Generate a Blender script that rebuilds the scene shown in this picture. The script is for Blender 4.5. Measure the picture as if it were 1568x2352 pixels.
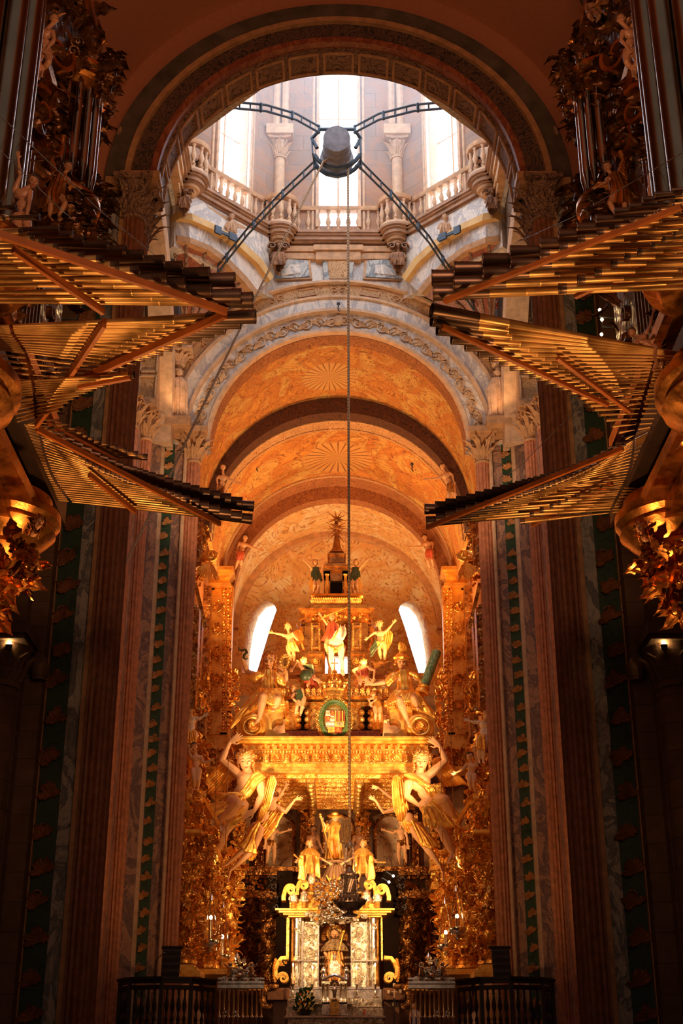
import bpy, bmesh, math, random
from mathutils import Vector as V, Matrix
from math import sin, cos, pi, radians, sqrt, atan2
for o in list(bpy.data.objects): bpy.data.objects.remove(o)
SC = bpy.context.scene; COL = SC.collection
R = random.Random(7)
# ------------------------------------------------------------------ camera
F = 3150.0; TH = radians(24); YAW = .0028; CAM = V((0, 0, 1.6))
FW = V((sin(YAW)*cos(TH), cos(YAW)*cos(TH), sin(TH))); RT = V((cos(YAW), -sin(YAW), 0)); UP = RT.cross(FW)
cd = bpy.data.cameras.new('camera'); cam = bpy.data.objects.new('camera', cd); COL.objects.link(cam)
cd.sensor_fit = 'VERTICAL'; cd.sensor_height = 36; cd.sensor_width = 24; cd.lens = F/2352*36
cd.clip_start = .1; cd.clip_end = 300
cam.matrix_world = Matrix(((RT.x, UP.x, -FW.x, 0), (RT.y, UP.y, -FW.y, 0), (RT.z, UP.z, -FW.z, 1.6), (0, 0, 0, 1)))
SC.camera = cam
SC.view_settings.view_transform = 'Standard'; SC.view_settings.look = 'None'
SC.view_settings.gamma = 1; SC.view_settings.exposure = 0.0
# ------------------------------------------------------------------ world and lights
wd = bpy.data.worlds.new('world'); SC.world = wd; wd.use_nodes = True
wd.node_tree.nodes['Background'].inputs[0].default_value = (.5, .38, .3, 1)
wd.node_tree.nodes['Background'].inputs[1].default_value = .2
def light(kind, name, loc, aim, power, col, size=.5, sizey=None, spot=60, blend=.6):
    l = bpy.data.lights.new(name, kind); l.energy = power; l.color = col
    if kind == 'AREA':
        l.shape = 'RECTANGLE'; l.size = size; l.size_y = sizey or size
    else: l.shadow_soft_size = size
    if kind == 'SPOT': l.spot_size = radians(spot); l.spot_blend = blend
    o = bpy.data.objects.new(name, l); COL.objects.link(o); o.location = loc
    o.rotation_euler = (V(aim)-V(loc)).to_track_quat('-Z', 'Y').to_euler()
    return o
WARM = (1, .50, .17); WARM2 = (1, .62, .30); COOL = (.72, .84, 1)
LIGHTS = [
 # unseen floodlights set behind the chancel piers, aimed at the canopy and altar
 ('SPOT', 'flood_canopy', (-3.9, 39.6, 10.5), (1.2, 45, 13.6), 3400, WARM2, .25, None, 62),
 ('SPOT', 'flood_canopy', (3.9, 39.6, 10.5), (-1.2, 45, 13.6), 3400, WARM2, .25, None, 62),
 ('SPOT', 'flood_altar', (-3.6, 40, 8.6), (.3, 46, 8.0), 2600, WARM2, .2, None, 60),
 ('SPOT', 'flood_altar', (3.6, 40, 8.6), (-.3, 46, 8.0), 2600, WARM2, .2, None, 60),
 ('SPOT', 'flood_side', (3.0, 41, 5.6), (-4.4, 43, 9.0), 1300, WARM, .2, None, 75),
 ('SPOT', 'flood_side', (-3.0, 41, 5.6), (4.4, 43, 9.0), 1300, WARM, .2, None, 75),
 # unseen uplights set below the chancel vault and behind the canopy
 ('AREA', 'cornice_uplight', (-3.7, 44.5, 17.2), (1.0, 44.5, 26), 500, WARM, .4, 7),
 ('AREA', 'cornice_uplight', (3.7, 44.5, 17.2), (-1.0, 44.5, 26), 500, WARM, .4, 7),
 ('AREA', 'apse_uplight', (0, 48.6, 14.0), (0, 52.4, 21), 640, (1, .66, .33), 4, .5),
 ('SPOT', 'arch_fill', (-3.2, 33, 14), (-1.5, 38.5, 24), 1500, (1, .68, .40), .3, None, 80),  # unseen spots hung in the crossing to brighten the chancel arch
 ('SPOT', 'arch_fill', (3.2, 33, 14), (1.5, 38.5, 24), 1500, (1, .68, .40), .3, None, 80),
 # uplights on the organ galleries
 ('SPOT', 'gallery_uplight', (-3.1, 13.0, 6.0), (-3.6, 13.3, 10.6), 420, WARM, .15, None, 110),
 ('SPOT', 'gallery_uplight', (3.1, 13.0, 6.0), (3.6, 13.3, 10.6), 420, WARM, .15, None, 110),
 ('SPOT', 'gallery_uplight', (-3.1, 18.4, 6.5), (-3.9, 17.9, 10.6), 420, WARM, .15, None, 110),
 ('SPOT', 'gallery_uplight', (3.1, 18.4, 6.5), (3.9, 17.9, 10.6), 420, WARM, .15, None, 110),
 ('AREA', 'nave_fill', (1.2, 6, 12), (0, 13, 26), 760, (1, .50, .25), 4, 4),  # unseen area lamp added to brighten the nave vault
 ('SPOT', 'pier_fill', (-1.5, 27.5, 7), (5.0, 38, 13), 800, WARM, .2, None, 80),  # unseen warm spots added to light the far piers
 ('SPOT', 'pier_fill', (1.5, 27.5, 7), (-5.0, 38, 13), 800, WARM, .2, None, 80),
 ('SPOT', 'spandrel_uplight', (-4.9, 36.6, 21.7), (-4.5, 38.2, 23.6), 26, WARM2, .08, None, 120),  # unseen small spots added to warm the spandrels
 ('SPOT', 'spandrel_uplight', (4.9, 36.6, 21.7), (4.5, 38.2, 23.6), 26, WARM2, .08, None, 120),
]
for a in LIGHTS: light(a[0], a[1], a[2], a[3], a[4], a[5], a[6], a[7], *(a[8:] if len(a) > 8 else ()))
# ------------------------------------------------------------------ photo measuring helpers (pixel -> place at a known depth, side or height)
def ray(px, py): return FW*F+RT*(px-784)+UP*(1176-py)
def P(px, py, Y):
    d = ray(px, py); return CAM+d*(Y/d.y)
def PX(px, py, X):
    d = ray(px, py); return CAM+d*(X/d.x)
def PZ(px, py, Z):
    d = ray(px, py); return CAM+d*((Z-1.6)/d.z)
def M(py, Y): return (P(785, py, Y)-P(784, py, Y)).length
AX = 775
def mir(px, s): return px if s < 0 else 2*AX-px
# ------------------------------------------------------------------ objects
def obj(name, mesh, mat=None, parent=None):
    o = bpy.data.objects.new(name, mesh); COL.objects.link(o)
    if mat is not None and not mesh.materials: mesh.materials.append(mat)
    if parent is not None:
        o.parent = parent
        if parent.get('_w') is not None: o.location = -V(parent['_w'])
    return o
def thing(name, label, cat, loc=(0, 0, 0), group=None):
    o = bpy.data.objects.new(name, None); COL.objects.link(o); o.location = loc; o.empty_display_size = .1
    o['label'] = label; o['category'] = cat; o['_w'] = tuple(loc)
    if group: o['group'] = group
    return o
def tag(o, label, cat, group=None):
    o['label'] = label; o['category'] = cat
    if group: o['group'] = group
    return o
def struct(name, mb, mat):
    o = mb.build(name, mat); o['kind'] = 'structure'; return o
# ------------------------------------------------------------------ mesh builder
def frame(d, hint=V((0, 0, 1))):
    d = d.normalized()
    if abs(d.dot(hint)) > .98: hint = V((1, 0, 0))
    x = hint.cross(d).normalized(); return x, d.cross(x), d
class MB:
    def __init__(s): s.v = []; s.f = []; s.mi = []; s.k = 0
    def add(s, vs, fs):
        n = len(s.v); s.v += [tuple(a) for a in vs]; s.f += [tuple(n+i for i in f) for f in fs]; s.mi += [s.k]*len(fs)
    def box(s, a, b):
        x0, x1 = sorted((a[0], b[0])); y0, y1 = sorted((a[1], b[1])); z0, z1 = sorted((a[2], b[2]))
        s.add([(x0,y0,z0),(x1,y0,z0),(x1,y1,z0),(x0,y1,z0),(x0,y0,z1),(x1,y0,z1),(x1,y1,z1),(x0,y1,z1)],
              [(0,3,2,1),(4,5,6,7),(0,1,5,4),(1,2,6,5),(2,3,7,6),(3,0,4,7)])
    def obox(s, c, ax, ay, az):       # half axes
        c = V(c); ax = V(ax); ay = V(ay); az = V(az)
        s.add([c-ax-ay-az, c+ax-ay-az, c+ax+ay-az, c-ax+ay-az, c-ax-ay+az, c+ax-ay+az, c+ax+ay+az, c-ax+ay+az],
              [(0,3,2,1),(4,5,6,7),(0,1,5,4),(1,2,6,5),(2,3,7,6),(3,0,4,7)])
    def bar(s, a, b, w, h, hint=V((0, 0, 1))):
        a = V(a); b = V(b); x, y, d = frame(b-a, hint); s.obox((a+b)/2, x*w/2, y*h/2, (b-a)/2)
    def tube(s, pts, rs, n=8, cap=True, ell=1.0):
        pts = [V(p) for p in pts]
        if not hasattr(rs, '__len__'): rs = [rs]*len(pts)
        vs = []; fs = []; px = None
        for i, p in enumerate(pts):
            d = (pts[min(i+1, len(pts)-1)]-pts[max(i-1, 0)])
            if d.length < 1e-9: d = V((0, 0, 1))
            d.normalize()
            if px is None: x, y, _ = frame(d)
            else:
                x = px-d*px.dot(d); x = x.normalized() if x.length > 1e-6 else frame(d)[0]; y = d.cross(x)
            px = x
            for k in range(n):
                a = 2*pi*k/n; vs.append(p+x*cos(a)*rs[i]+y*sin(a)*rs[i]*ell)
        for i in range(len(pts)-1):
            for k in range(n): fs.append((i*n+k, i*n+(k+1)%n, (i+1)*n+(k+1)%n, (i+1)*n+k))
        if cap: fs.append(tuple(range(n))[::-1]); fs.append(tuple((len(pts)-1)*n+k for k in range(n)))
        s.add(vs, fs)
    def ball(s, c, r, M3=None, nu=8, nv=6):
        c = V(c); r = (r, r, r) if not hasattr(r, '__len__') else r; vs = []; fs = []
        vs.append(V((0, 0, r[2])))
        for j in range(1, nv):
            b = pi*j/nv
            for i in range(nu):
                a = 2*pi*i/nu; vs.append(V((r[0]*sin(b)*cos(a), r[1]*sin(b)*sin(a), r[2]*cos(b))))
        vs.append(V((0, 0, -r[2])))
        for i in range(nu): fs.append((0, 1+i, 1+(i+1) % nu))
        for j in range(nv-2):
            for i in range(nu):
                a = 1+j*nu+i; b = 1+j*nu+(i+1) % nu; fs.append((a, a+nu, b+nu, b))
        L = len(vs)-1; o = 1+(nv-2)*nu
        for i in range(nu): fs.append((o+(i+1) % nu, o+i, L))
        s.add([c+(M3 @ p if M3 else p) for p in vs], fs)
    def caps(s, a, b, ra, rb, n=8):   # tapered capsule
        a = V(a); b = V(b); d = b-a
        if d.length < 1e-6: return s.ball(a, max(ra, rb))
        d = d.normalized(); pts = []; rs = []
        for t in (-1, -.7, -.3): pts.append(a+d*ra*t); rs.append(ra*max(.02, sqrt(max(0, 1-t*t))))
        pts.append(a+d*.001); rs.append(ra); pts.append(b-d*.001); rs.append(rb)
        for t in (.3, .7, 1): pts.append(b+d*rb*t); rs.append(rb*max(.02, sqrt(max(0, 1-t*t))))
        s.tube(pts, rs, n)
    def chain(s, pts, rs, n=8):
        for i in range(len(pts)-1): s.caps(pts[i], pts[i+1], rs[i], rs[i+1], n)
    def lathe(s, prof, c=(0, 0, 0), n=16, axis=None, sx=1, sy=1, a0=0, a1=2*pi, cap=True):
        c = V(c); x, y, d = (V((1, 0, 0)), V((0, 1, 0)), V((0, 0, 1))) if axis is None else frame(V(axis))
        full = abs(a1-a0-2*pi) < 1e-6; m = n if full else n+1; vs = []; fs = []
        for r, z in prof:
            for k in range(m):
                a = a0+(a1-a0)*k/n; vs.append(c+x*r*cos(a)*sx+y*r*sin(a)*sy+d*z)
        for i in range(len(prof)-1):
            for k in range(n):
                k2 = (k+1) % m; fs.append((i*m+k, i*m+k2, (i+1)*m+k2, (i+1)*m+k))
        if cap and full:
            if prof[0][0] > 1e-4: fs.append(tuple(range(m))[::-1])
            if prof[-1][0] > 1e-4: fs.append(tuple((len(prof)-1)*m+k for k in range(m)))
        s.add(vs, fs)
    def loft(s, rings, cap=True):
        n = len(rings[0]); fs = []
        for i in range(len(rings)-1):
            for k in range(n): fs.append((i*n+k, i*n+(k+1) % n, (i+1)*n+(k+1) % n, (i+1)*n+k))
        if cap: fs.append(tuple(range(n))[::-1]); fs.append(tuple((len(rings)-1)*n+k for k in range(n)))
        s.add([p for r in rings for p in r], fs)
    def grid(s, g, both=False):
        nu = len(g); nv = len(g[0])
        s.add([p for r in g for p in r], [(i*nv+j, (i+1)*nv+j, (i+1)*nv+j+1, i*nv+j+1) for i in range(nu-1) for j in range(nv-1)])
    def prism(s, poly, off):          # poly: list of points, extruded by vector off
        n = len(poly); poly = [V(p) for p in poly]; off = V(off)
        s.add(poly+[p+off for p in poly], [tuple(range(n)), tuple(range(2*n-1, n-1, -1))]+[(i, n+i, n+(i+1) % n, (i+1) % n) for i in range(n)])
    def arch(s, prof, cz, a0=0, a1=pi, n=48, cx=0, ax='x', sq=1.0):  # prof: closed (radius, Y) section swept over the arch
        vs = []; fs = []; m = len(prof)
        for i in range(n+1):
            a = a0+(a1-a0)*i/n
            for r, y in prof:
                p = (cx+r*cos(a), y, cz+r*sin(a)*sq)
                vs.append(p if ax == 'x' else (p[1], p[0], p[2]))
        for i in range(n):
            for k in range(m): fs.append((i*m+k, i*m+(k+1) % m, (i+1)*m+(k+1) % m, (i+1)*m+k))
        fs.append(tuple(range(m))); fs.append(tuple(n*m+k for k in range(m))[::-1]); s.add(vs, fs)
    def volute(s, c, r, turns, depth, th, ux=V((1, 0, 0)), uz=V((0, 0, 1)), a0=0, sg=1, n=None, tail=()):
        # spiral band standing out along ux x uz; tail: points (u,v) leading into the spiral
        c = V(c); un = ux.cross(uz).normalized(); n = n or int(14*turns)+2; path = [V((u, v)) for u, v in tail]
        for i in range(n+1):
            t = i/n; rr = r*(1-.86*t); a = a0+sg*2*pi*turns*t; path.append(V((rr*cos(a), rr*sin(a))))
        vs = []; fs = []; L = len(path)
        for i, p in enumerate(path):
            d = (path[min(i+1, L-1)]-path[max(i-1, 0)]).normalized(); nn = V((-d.y, d.x)); w = th*(1-.6*max(0, i-len(tail))/n)
            for q, e in ((1, -1), (1, 1), (-1, 1), (-1, -1)):
                u = p+nn*w*q*.5; vs.append(c+ux*u.x+uz*u.y+un*depth*e*.5)
        for i in range(L-1):
            for k in range(4): fs.append((i*4+k, i*4+(k+1) % 4, (i+1)*4+(k+1) % 4, (i+1)*4+k))
        fs.append((0, 1, 2, 3)); fs.append(tuple((L-1)*4+k for k in (3, 2, 1, 0))); s.add(vs, fs)
    def leaf(s, base, d, nrm, L, w, curl=.6):
        base = V(base); d = V(d).normalized(); nrm = V(nrm); nrm = (nrm-d*nrm.dot(d)).normalized(); x = d.cross(nrm); g = []
        for i in range(7):
            t = i/6; wd_ = w*(sin(pi*min(1, t*.9+.12))**.7)*(1+.22*cos(i*pi)); cc = curl*t*t
            c = base+d*L*(t-.35*cc*t)+nrm*(L*.9*cc*t+L*.12*sin(pi*t))
            g.append([c-x*wd_*.5-nrm*w*.05, c-x*wd_*.24+nrm*w*.12, c-nrm*w*.02, c+x*wd_*.24+nrm*w*.12, c+x*wd_*.5-nrm*w*.05])
        s.grid(g)
    def build(s, name, mat=None, parent=None, smooth=None, mats=None):
        me = bpy.data.meshes.new(name); me.from_pydata(s.v, [], s.f)
        for m in (mats or ([mat] if mat is not None else [])): me.materials.append(m)
        if mats: me.polygons.foreach_set('material_index', s.mi)
        if smooth is not False:
            me.polygons.foreach_set('use_smooth', [True]*len(me.polygons)); me.set_sharp_from_angle(angle=radians(smooth or 38))
        me.update(); return obj(name, me, None, parent)
    def remesh(s, name, voxel, mat, parent=None, sm=2):
        me = bpy.data.meshes.new('tmp'); me.from_pydata(s.v, [], s.f)
        o = bpy.data.objects.new('tmp', me); COL.objects.link(o)
        md = o.modifiers.new('r', 'REMESH'); md.mode = 'VOXEL'; md.voxel_size = voxel; md.use_smooth_shade = True
        if sm: m2 = o.modifiers.new('s', 'SMOOTH'); m2.factor = .5; m2.iterations = sm
        dg = bpy.context.evaluated_depsgraph_get(); nm = bpy.data.meshes.new_from_object(o.evaluated_get(dg))
        bpy.data.objects.remove(o); bpy.data.meshes.remove(me); nm.name = name; nm.materials.clear(); nm.materials.append(mat)
        nm.polygons.foreach_set('use_smooth', [True]*len(nm.polygons)); return obj(name, nm, None, parent)
# ------------------------------------------------------------------ materials
class N:
    def __init__(s, name):
        s.m = bpy.data.materials.new(name); s.m.use_nodes = True; s.t = s.m.node_tree; s.b = s.t.nodes['Principled BSDF']
        s.co = s.t.nodes.new('ShaderNodeTexCoord').outputs['Object']
    def n(s, kind, ins=None, **kw):
        a = s.t.nodes.new('ShaderNode'+kind)
        for k, v in kw.items(): setattr(a, k, v)
        for k, v in (ins or {}).items():
            if hasattr(v, 'is_output') : s.t.links.new(v, a.inputs[k])
            else: a.inputs[k].default_value = v
        return a
    def noise(s, scale, detail=4, dist=0, co=None, rough=.55, col=False):
        a = s.n('TexNoise', {'Vector': co or s.co, 'Scale': scale, 'Detail': detail, 'Distortion': dist, 'Roughness': rough}); return a.outputs['Color' if col else 'Fac']
    def map(s, sc, co=None): return s.n('Mapping', {'Vector': co or s.co, 'Scale': sc}).outputs[0]
    def ramp(s, f, stops, interp='LINEAR'):
        a = s.n('ValToRGB', {'Fac': f}); r = a.color_ramp; r.interpolation = interp
        while len(r.elements) < len(stops): r.elements.new(.5)
        for e, (p, c) in zip(r.elements, stops): e.position = p; e.color = (*c, 1) if hasattr(c, '__len__') else (c, c, c, 1)
        return a.outputs[0]
    def mix(s, f, a, b, bt='MIX'):
        q = s.n('Mix', data_type='RGBA', blend_type=bt)
        for k, v in ((0, f), (6, a), (7, b)):
            if hasattr(v, 'is_output'): s.t.links.new(v, q.inputs[k])
            else: q.inputs[k].default_value = (*v, 1) if hasattr(v, '__len__') else v
        return q.outputs[2]
    def math(s, op, a, b=0, c=None):
        q = s.n('Math', operation=op)
        for k, v in enumerate((a, b) if c is None else (a, b, c)):
            if hasattr(v, 'is_output'): s.t.links.new(v, q.inputs[k])
            else: q.inputs[k].default_value = v
        return q.outputs[0]
    def col(s, c):
        if hasattr(c, 'is_output'): s.t.links.new(c, s.b.inputs['Base Color'])
        else: s.b.inputs['Base Color'].default_value = (*c, 1)
    def set(s, rough=.5, metal=0, spec=None):
        for k, v in (('Roughness', rough), ('Metallic', metal)):
            if hasattr(v, 'is_output'): s.t.links.new(v, s.b.inputs[k])
            else: s.b.inputs[k].default_value = v
        if spec is not None: s.b.inputs['Specular IOR Level'].default_value = spec
    def bump(s, h, st=.5, d=.02):
        a = s.n('Bump', {'Height': h, 'Strength': st, 'Distance': d}); s.t.links.new(a.outputs[0], s.b.inputs['Normal'])
    def lines(s, scale, co=None, dist=1.5, w=.03, detail=2):   # drawn contour lines of a warped field
        f = s.noise(scale, detail, dist, co); g = s.math('MULTIPLY', f, 6); g = s.math('FRACT', g); g = s.math('ABSOLUTE', s.math('SUBTRACT', g, .5))
        return s.ramp(g, [(0, 0), (w, 0), (w*2.2, 1)])
def gold(name, c1, c2, rough, bs=9, st=.5, d=.02, metal=1, carve=None):
    a = N(name); f = a.noise(bs*.35, 3); a.col(a.ramp(f, [(.35, c2), (.6, c1)])); a.set(a.ramp(a.noise(bs*.7, 3), [(.3, rough*.7), (.7, rough*1.4)]), metal)
    h = a.noise(bs, 5, .5)
    if carve:
        v = a.n('TexVoronoi', {'Vector': a.mix(.25, a.co, a.noise(carve*.6, 2, col=True)), 'Scale': carve}, feature='SMOOTH_F1').outputs[0]
        h = a.math('ADD', a.math('MULTIPLY', v, 2.2), a.math('MULTIPLY', h, .6))
    a.bump(h, st, d); return a.m
def plain(name, c, rough=.5, metal=0, bs=20, st=.15, d=.01, var=.25):
    a = N(name); a.col(a.ramp(a.noise(bs*.3, 4), [(.3, tuple(x*(1-var) for x in c)), (.7, tuple(min(1, x*(1+var)) for x in c))])); a.set(rough, metal); a.bump(a.noise(bs, 4), st, d); return a.m
def emit(name, c, st):
    a = N(name); a.col((.05, .05, .05)); a.b.inputs['Emission Color'].default_value = (*c, 1); a.b.inputs['Emission Strength'].default_value = st; return a.m
GOLD = gold('gilding', (1, .59, .13), (.82, .38, .06), .34, 9, .12, .015, .72)
GOLDC = gold('carved_gilding', (1, .56, .13), (.6, .24, .04), .3, 12, .55, .03, .8, 8)
GOLDF = gold('fine_carved_gilding', (1, .62, .17), (.75, .36, .07), .3, 20, .5, .02, .75, 16)
GOLDD = gold('dark_gilding', (.5, .22, .05), (.16, .055, .015), .3, 12, .7, .04, .85, 8)  # carved gilding in a darker, browner tone
ORGW = gold('dark_gilt_organ_wood', (.20, .075, .022), (.05, .018, .007), .3, 10, .6, .03, .55, 7)
ORGG = gold('organ_moulding_gilding', (.75, .3, .07), (.3, .1, .02), .28, 6, .3, .02, .9)
FLESH = plain('painted_flesh', (.72, .38, .17), .42, 0, 12, .1, .01, .12)
FLESHD = plain('dark_painted_flesh', (.42, .19, .10), .35, 0, 12, .1, .01, .15)
HAIRG = gold('gilded_hair', (.9, .5, .15), (.5, .2, .05), .35, 30, .7, .02, .8)
HAIRD = plain('dark_painted_hair', (.07, .03, .015), .5, 0, 30, .5, .02)
STONEC = plain('carved_sandstone', (.62, .36, .2), .7, 0, 14, .5, .03, .3)
STONEG = gold('gilded_stone', (.34, .15, .06), (.13, .05, .02), .45, 14, .6, .03, .25)
TIN = plain('organ_pipe_tin', (.5, .41, .33), .2, 1, 6, .05, .01, .15)
BRASS = gold('trumpet_metal', (.80, .47, .19), (.52, .28, .1), .42, 3, .12, .01, .9)
BRASS_SHADE = plain('shaded_trumpet_metal', (.2, .12, .09), .38, .9, 5, .1, .01, .3)  # trumpet metal darkened to paint the unlit pipe ends
RAIL = plain('orange_varnished_rail', (.48, .13, .025), .4, 0, 8, .1, .01)
IRON = plain('painted_iron', (.055, .07, .09), .5, .5, 12, .15, .01)
SILVER = gold('embossed_silver', (.95, .86, .68), (.66, .54, .38), .26, 18, .45, .015, .7, 22)
SILVERP = gold('polished_silver', (.9, .85, .76), (.7, .62, .5), .18, 12, .15, .01)
CENSER = gold('tarnished_silver', (.5, .38, .34), (.26, .18, .16), .3, 16, .3, .01, .75)
DWOOD = plain('dark_carved_wood', (.028, .013, .007), .45, .1, 12, .3, .01)
BRWOOD = plain('brown_pedestal_wood', (.30, .15, .06), .5, 0, 6, .2, .01)
VOID = plain('unlit_interior', (.012, .008, .006), .9)
GREENM = None
def rope_mat():
    a = N('twisted_rope'); w = a.n('TexWave', {'Vector': a.co, 'Scale': 6.5, 'Distortion': 0}, bands_direction='DIAGONAL').outputs[1]
    a.col(a.ramp(w, [(.2, (.3, .17, .09)), (.7, (.68, .48, .3))])); a.set(.85); a.bump(w, .6, .02); return a.m
ROPE = rope_mat()
def marble(name, c1, c2, c3, sc=1.3, rough=.38, st=.05, sz=(1, 1, .6)):
    a = N(name); co = a.map(sz); f = a.noise(sc, 8, 2.6, co, .62); c = a.ramp(f, [(.3, c1), (.47, c2), (.53, c3), (.7, c2)])
    l = a.lines(sc*.9, co, 3.2, .05, 4); c = a.mix(l, a.mix(.5, c, c3), c); a.col(c); a.set(rough); a.bump(f, st, .02); return a.m
MGREY = marble('grey_veined_marble', (.32, .34, .33), (.52, .46, .38), (.13, .14, .15))
MPALE = marble('pale_veined_marble', (.72, .57, .44), (.78, .65, .52), (.44, .37, .33), 1.1)
MROSE = marble('rose_marble', (.42, .20, .12), (.50, .27, .17), (.17, .10, .09), 1.4)
MRED = marble('red_panel_marble', (.35, .09, .04), (.42, .14, .06), (.22, .05, .03), 2)
PINK = plain('red_granite', (.46, .16, .07), .5, 0, 24, .3, .006, .3)
CREAM = plain('cream_limestone', (.62, .38, .22), .6, 0, 16, .2, .01, .2)
TAN = plain('tan_plaster_moulding', (.52, .27, .12), .6, 0, 16, .2, .01, .25)
def ashlar():
    a = N('granite_ashlar'); x = a.n('SeparateXYZ', {'Vector': a.co}); q = a.n('CombineXYZ', {'X': a.math('ADD', x.outputs[0], x.outputs[1]), 'Y': x.outputs[2], 'Z': 0.0}).outputs[0]
    b = a.n('TexBrick', {'Vector': q, 'Scale': 1.0, 'Mortar Size': .012, 'Brick Width': 1.1, 'Row Height': .52, 'Color1': (.23, .13, .07, 1), 'Color2': (.17, .095, .05, 1), 'Mortar': (.07, .04, .025, 1)})
    a.col(a.mix(.5, b.outputs[0], a.ramp(a.noise(3, 5), [(.3, (.10, .06, .035)), (.7, (.24, .14, .075))]))); a.set(.85)
    a.bump(a.math('ADD', a.math('MULTIPLY', b.outputs[1], -1.2), a.noise(18, 5)), .5, .03); return a.m
ASH = ashlar()
def lantern_stone():
    a = N('lantern_masonry'); x = a.n('SeparateXYZ', {'Vector': a.co}); q = a.n('CombineXYZ', {'X': a.math('ADD', x.outputs[0], a.math('MULTIPLY', x.outputs[1], .7)), 'Y': x.outputs[2], 'Z': 0.0}).outputs[0]
    b = a.n('TexBrick', {'Vector': q, 'Scale': 1.0, 'Mortar Size': .01, 'Brick Width': 1.0, 'Row Height': .62, 'Color1': (.36, .22, .15, 1), 'Color2': (.28, .18, .13, 1), 'Mortar': (.16, .1, .07, 1)})
    c = a.mix(a.ramp(a.noise(1.2, 6, 1.5), [(.42, 0), (.6, .8)]), b.outputs[0], (.42, .2, .1)); l = a.lines(1.6, None, 2.5, .045, 3)
    c = a.mix(l, a.mix(.55, c, (.34, .14, .08)), c); a.col(c); a.set(.8); a.bump(a.math('ADD', a.noise(12, 5), a.math('MULTIPLY', b.outputs[1], -1)), .4, .02); return a.m
LSTONE = lantern_stone()
def fresco(name, c1, c2, c3, cl, sc=.85, sz=(1, 1, 1)):
    a = N(name); co = a.map(sz); f = a.noise(sc*.7, 5, 1.6, co); g = a.noise(sc*1.5, 4, 2.2, co)
    c = a.ramp(f, [(.36, c1), (.48, c2), (.60, c3), (.75, c1)]); c = a.mix(a.ramp(g, [(.5, 0), (.6, .55)]), c, c2)
    m = a.ramp(a.noise(sc*.6, 2, 1), [(.4, 0), (.5, 1)])
    l = a.lines(sc*.9, co, 2.8, .05, 3); l2 = a.lines(sc*2.2, co, 2.0, .05, 2); c = a.mix(l, cl, c); c = a.mix(a.math('MAXIMUM', l2, m), a.mix(.5, cl, c3), c)
    a.col(a.mix(.25, c, a.noise(9, 6, col=True), 'OVERLAY')); a.set(.75); a.bump(a.noise(10, 5), .15, .02); return a.m
FRES = fresco('vault_fresco', (.62, .30, .07), (.50, .20, .06), (.60, .40, .18), (.24, .08, .02))
FRES2 = fresco('apse_fresco', (.80, .54, .24), (.70, .36, .11), (.76, .60, .34), (.46, .2, .06), .65)
def scroll(name, cb, cl, sc=2.2, w=.09, rough=.7, dist=2.2):   # band painted with running scrollwork
    a = N(name); l = a.lines(sc, None, dist, w, 1); g = a.noise(sc*.5, 3)
    c = a.mix(l, cl, a.ramp(g, [(.3, tuple(x*.75 for x in cb)), (.7, cb)])); a.col(c); a.set(rough); a.bump(l, .5, .03); return a.m
SCRD = scroll('dark_painted_scroll_band', (.16, .085, .055), (.045, .03, .025), 1.9)
SCRT = scroll('painted_scroll_panels', (.36, .2, .12), (.12, .055, .035), 1.9)
SCRR = scroll('red_scroll_coffers', (.46, .17, .05), (.24, .07, .02), 2.4)
SCRB = scroll('brown_scroll_band', (.12, .036, .012), (.04, .013, .006), 2.4)
SCRL = scroll('light_scroll_band', (.66, .38, .17), (.36, .15, .05), 3.0, .07)
GARCH = plain('dark_grey_archivolt', (.11, .085, .06), .6, 0, 8, .2, .02, .4)
PLAST = plain('terracotta_plaster', (.50, .20, .10), .85, 0, 30, .12, .01, .06)
def garland():
    a = N('green_garland_painting'); x = a.n('SeparateXYZ', {'Vector': a.co}); z = a.math('MULTIPLY', x.outputs[2], 2*pi/.78)
    w = a.math('MULTIPLY', a.math('SINE', z), .5); n = a.noise(4.2, 4, 1.8); m = a.ramp(a.math('ADD', a.math('MULTIPLY', w, .55), n), [(.55, 0), (.59, 1)])
    l = a.lines(4, None, 1.4, .09, 1); og = a.mix(l, (.16, .05, .015), (.52, .24, .08))
    gr = a.ramp(a.noise(2.2, 5, 2.5), [(.3, (.012, .03, .02)), (.5, (.035, .075, .03)), (.7, (.02, .05, .045))])
    a.col(gr); a.set(.5); a.bump(n, .1, .02); return a.m
GARL = garland()
OAK = plain('shadowed_oak', (.016, .008, .005), .95, 0, 12, .3, .01); OAK.node_tree.nodes['Principled BSDF'].inputs['Specular IOR Level'].default_value = .08  # oak painted near black, its shade put into the colour
KNOT = plain('brown_knotted_rope', (.26, .15, .08), .85, 0, 60, .8, .02)
PINK_SHADE = plain('shaded_red_granite', (.27, .10, .045), .5, 0, 24, .3, .006, .3)  # red granite darkened to paint the shade on the near pier
GLEAF_SHADE = plain('shaded_orange_acanthus', (.27, .1, .03), .55, 0, 14, .3, .01, .35)  # same acanthus with the near pier's shade put into its colour
GLEAF = plain('painted_orange_acanthus', (.48, .2, .06), .55, 0, 14, .3, .01, .35)
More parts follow.
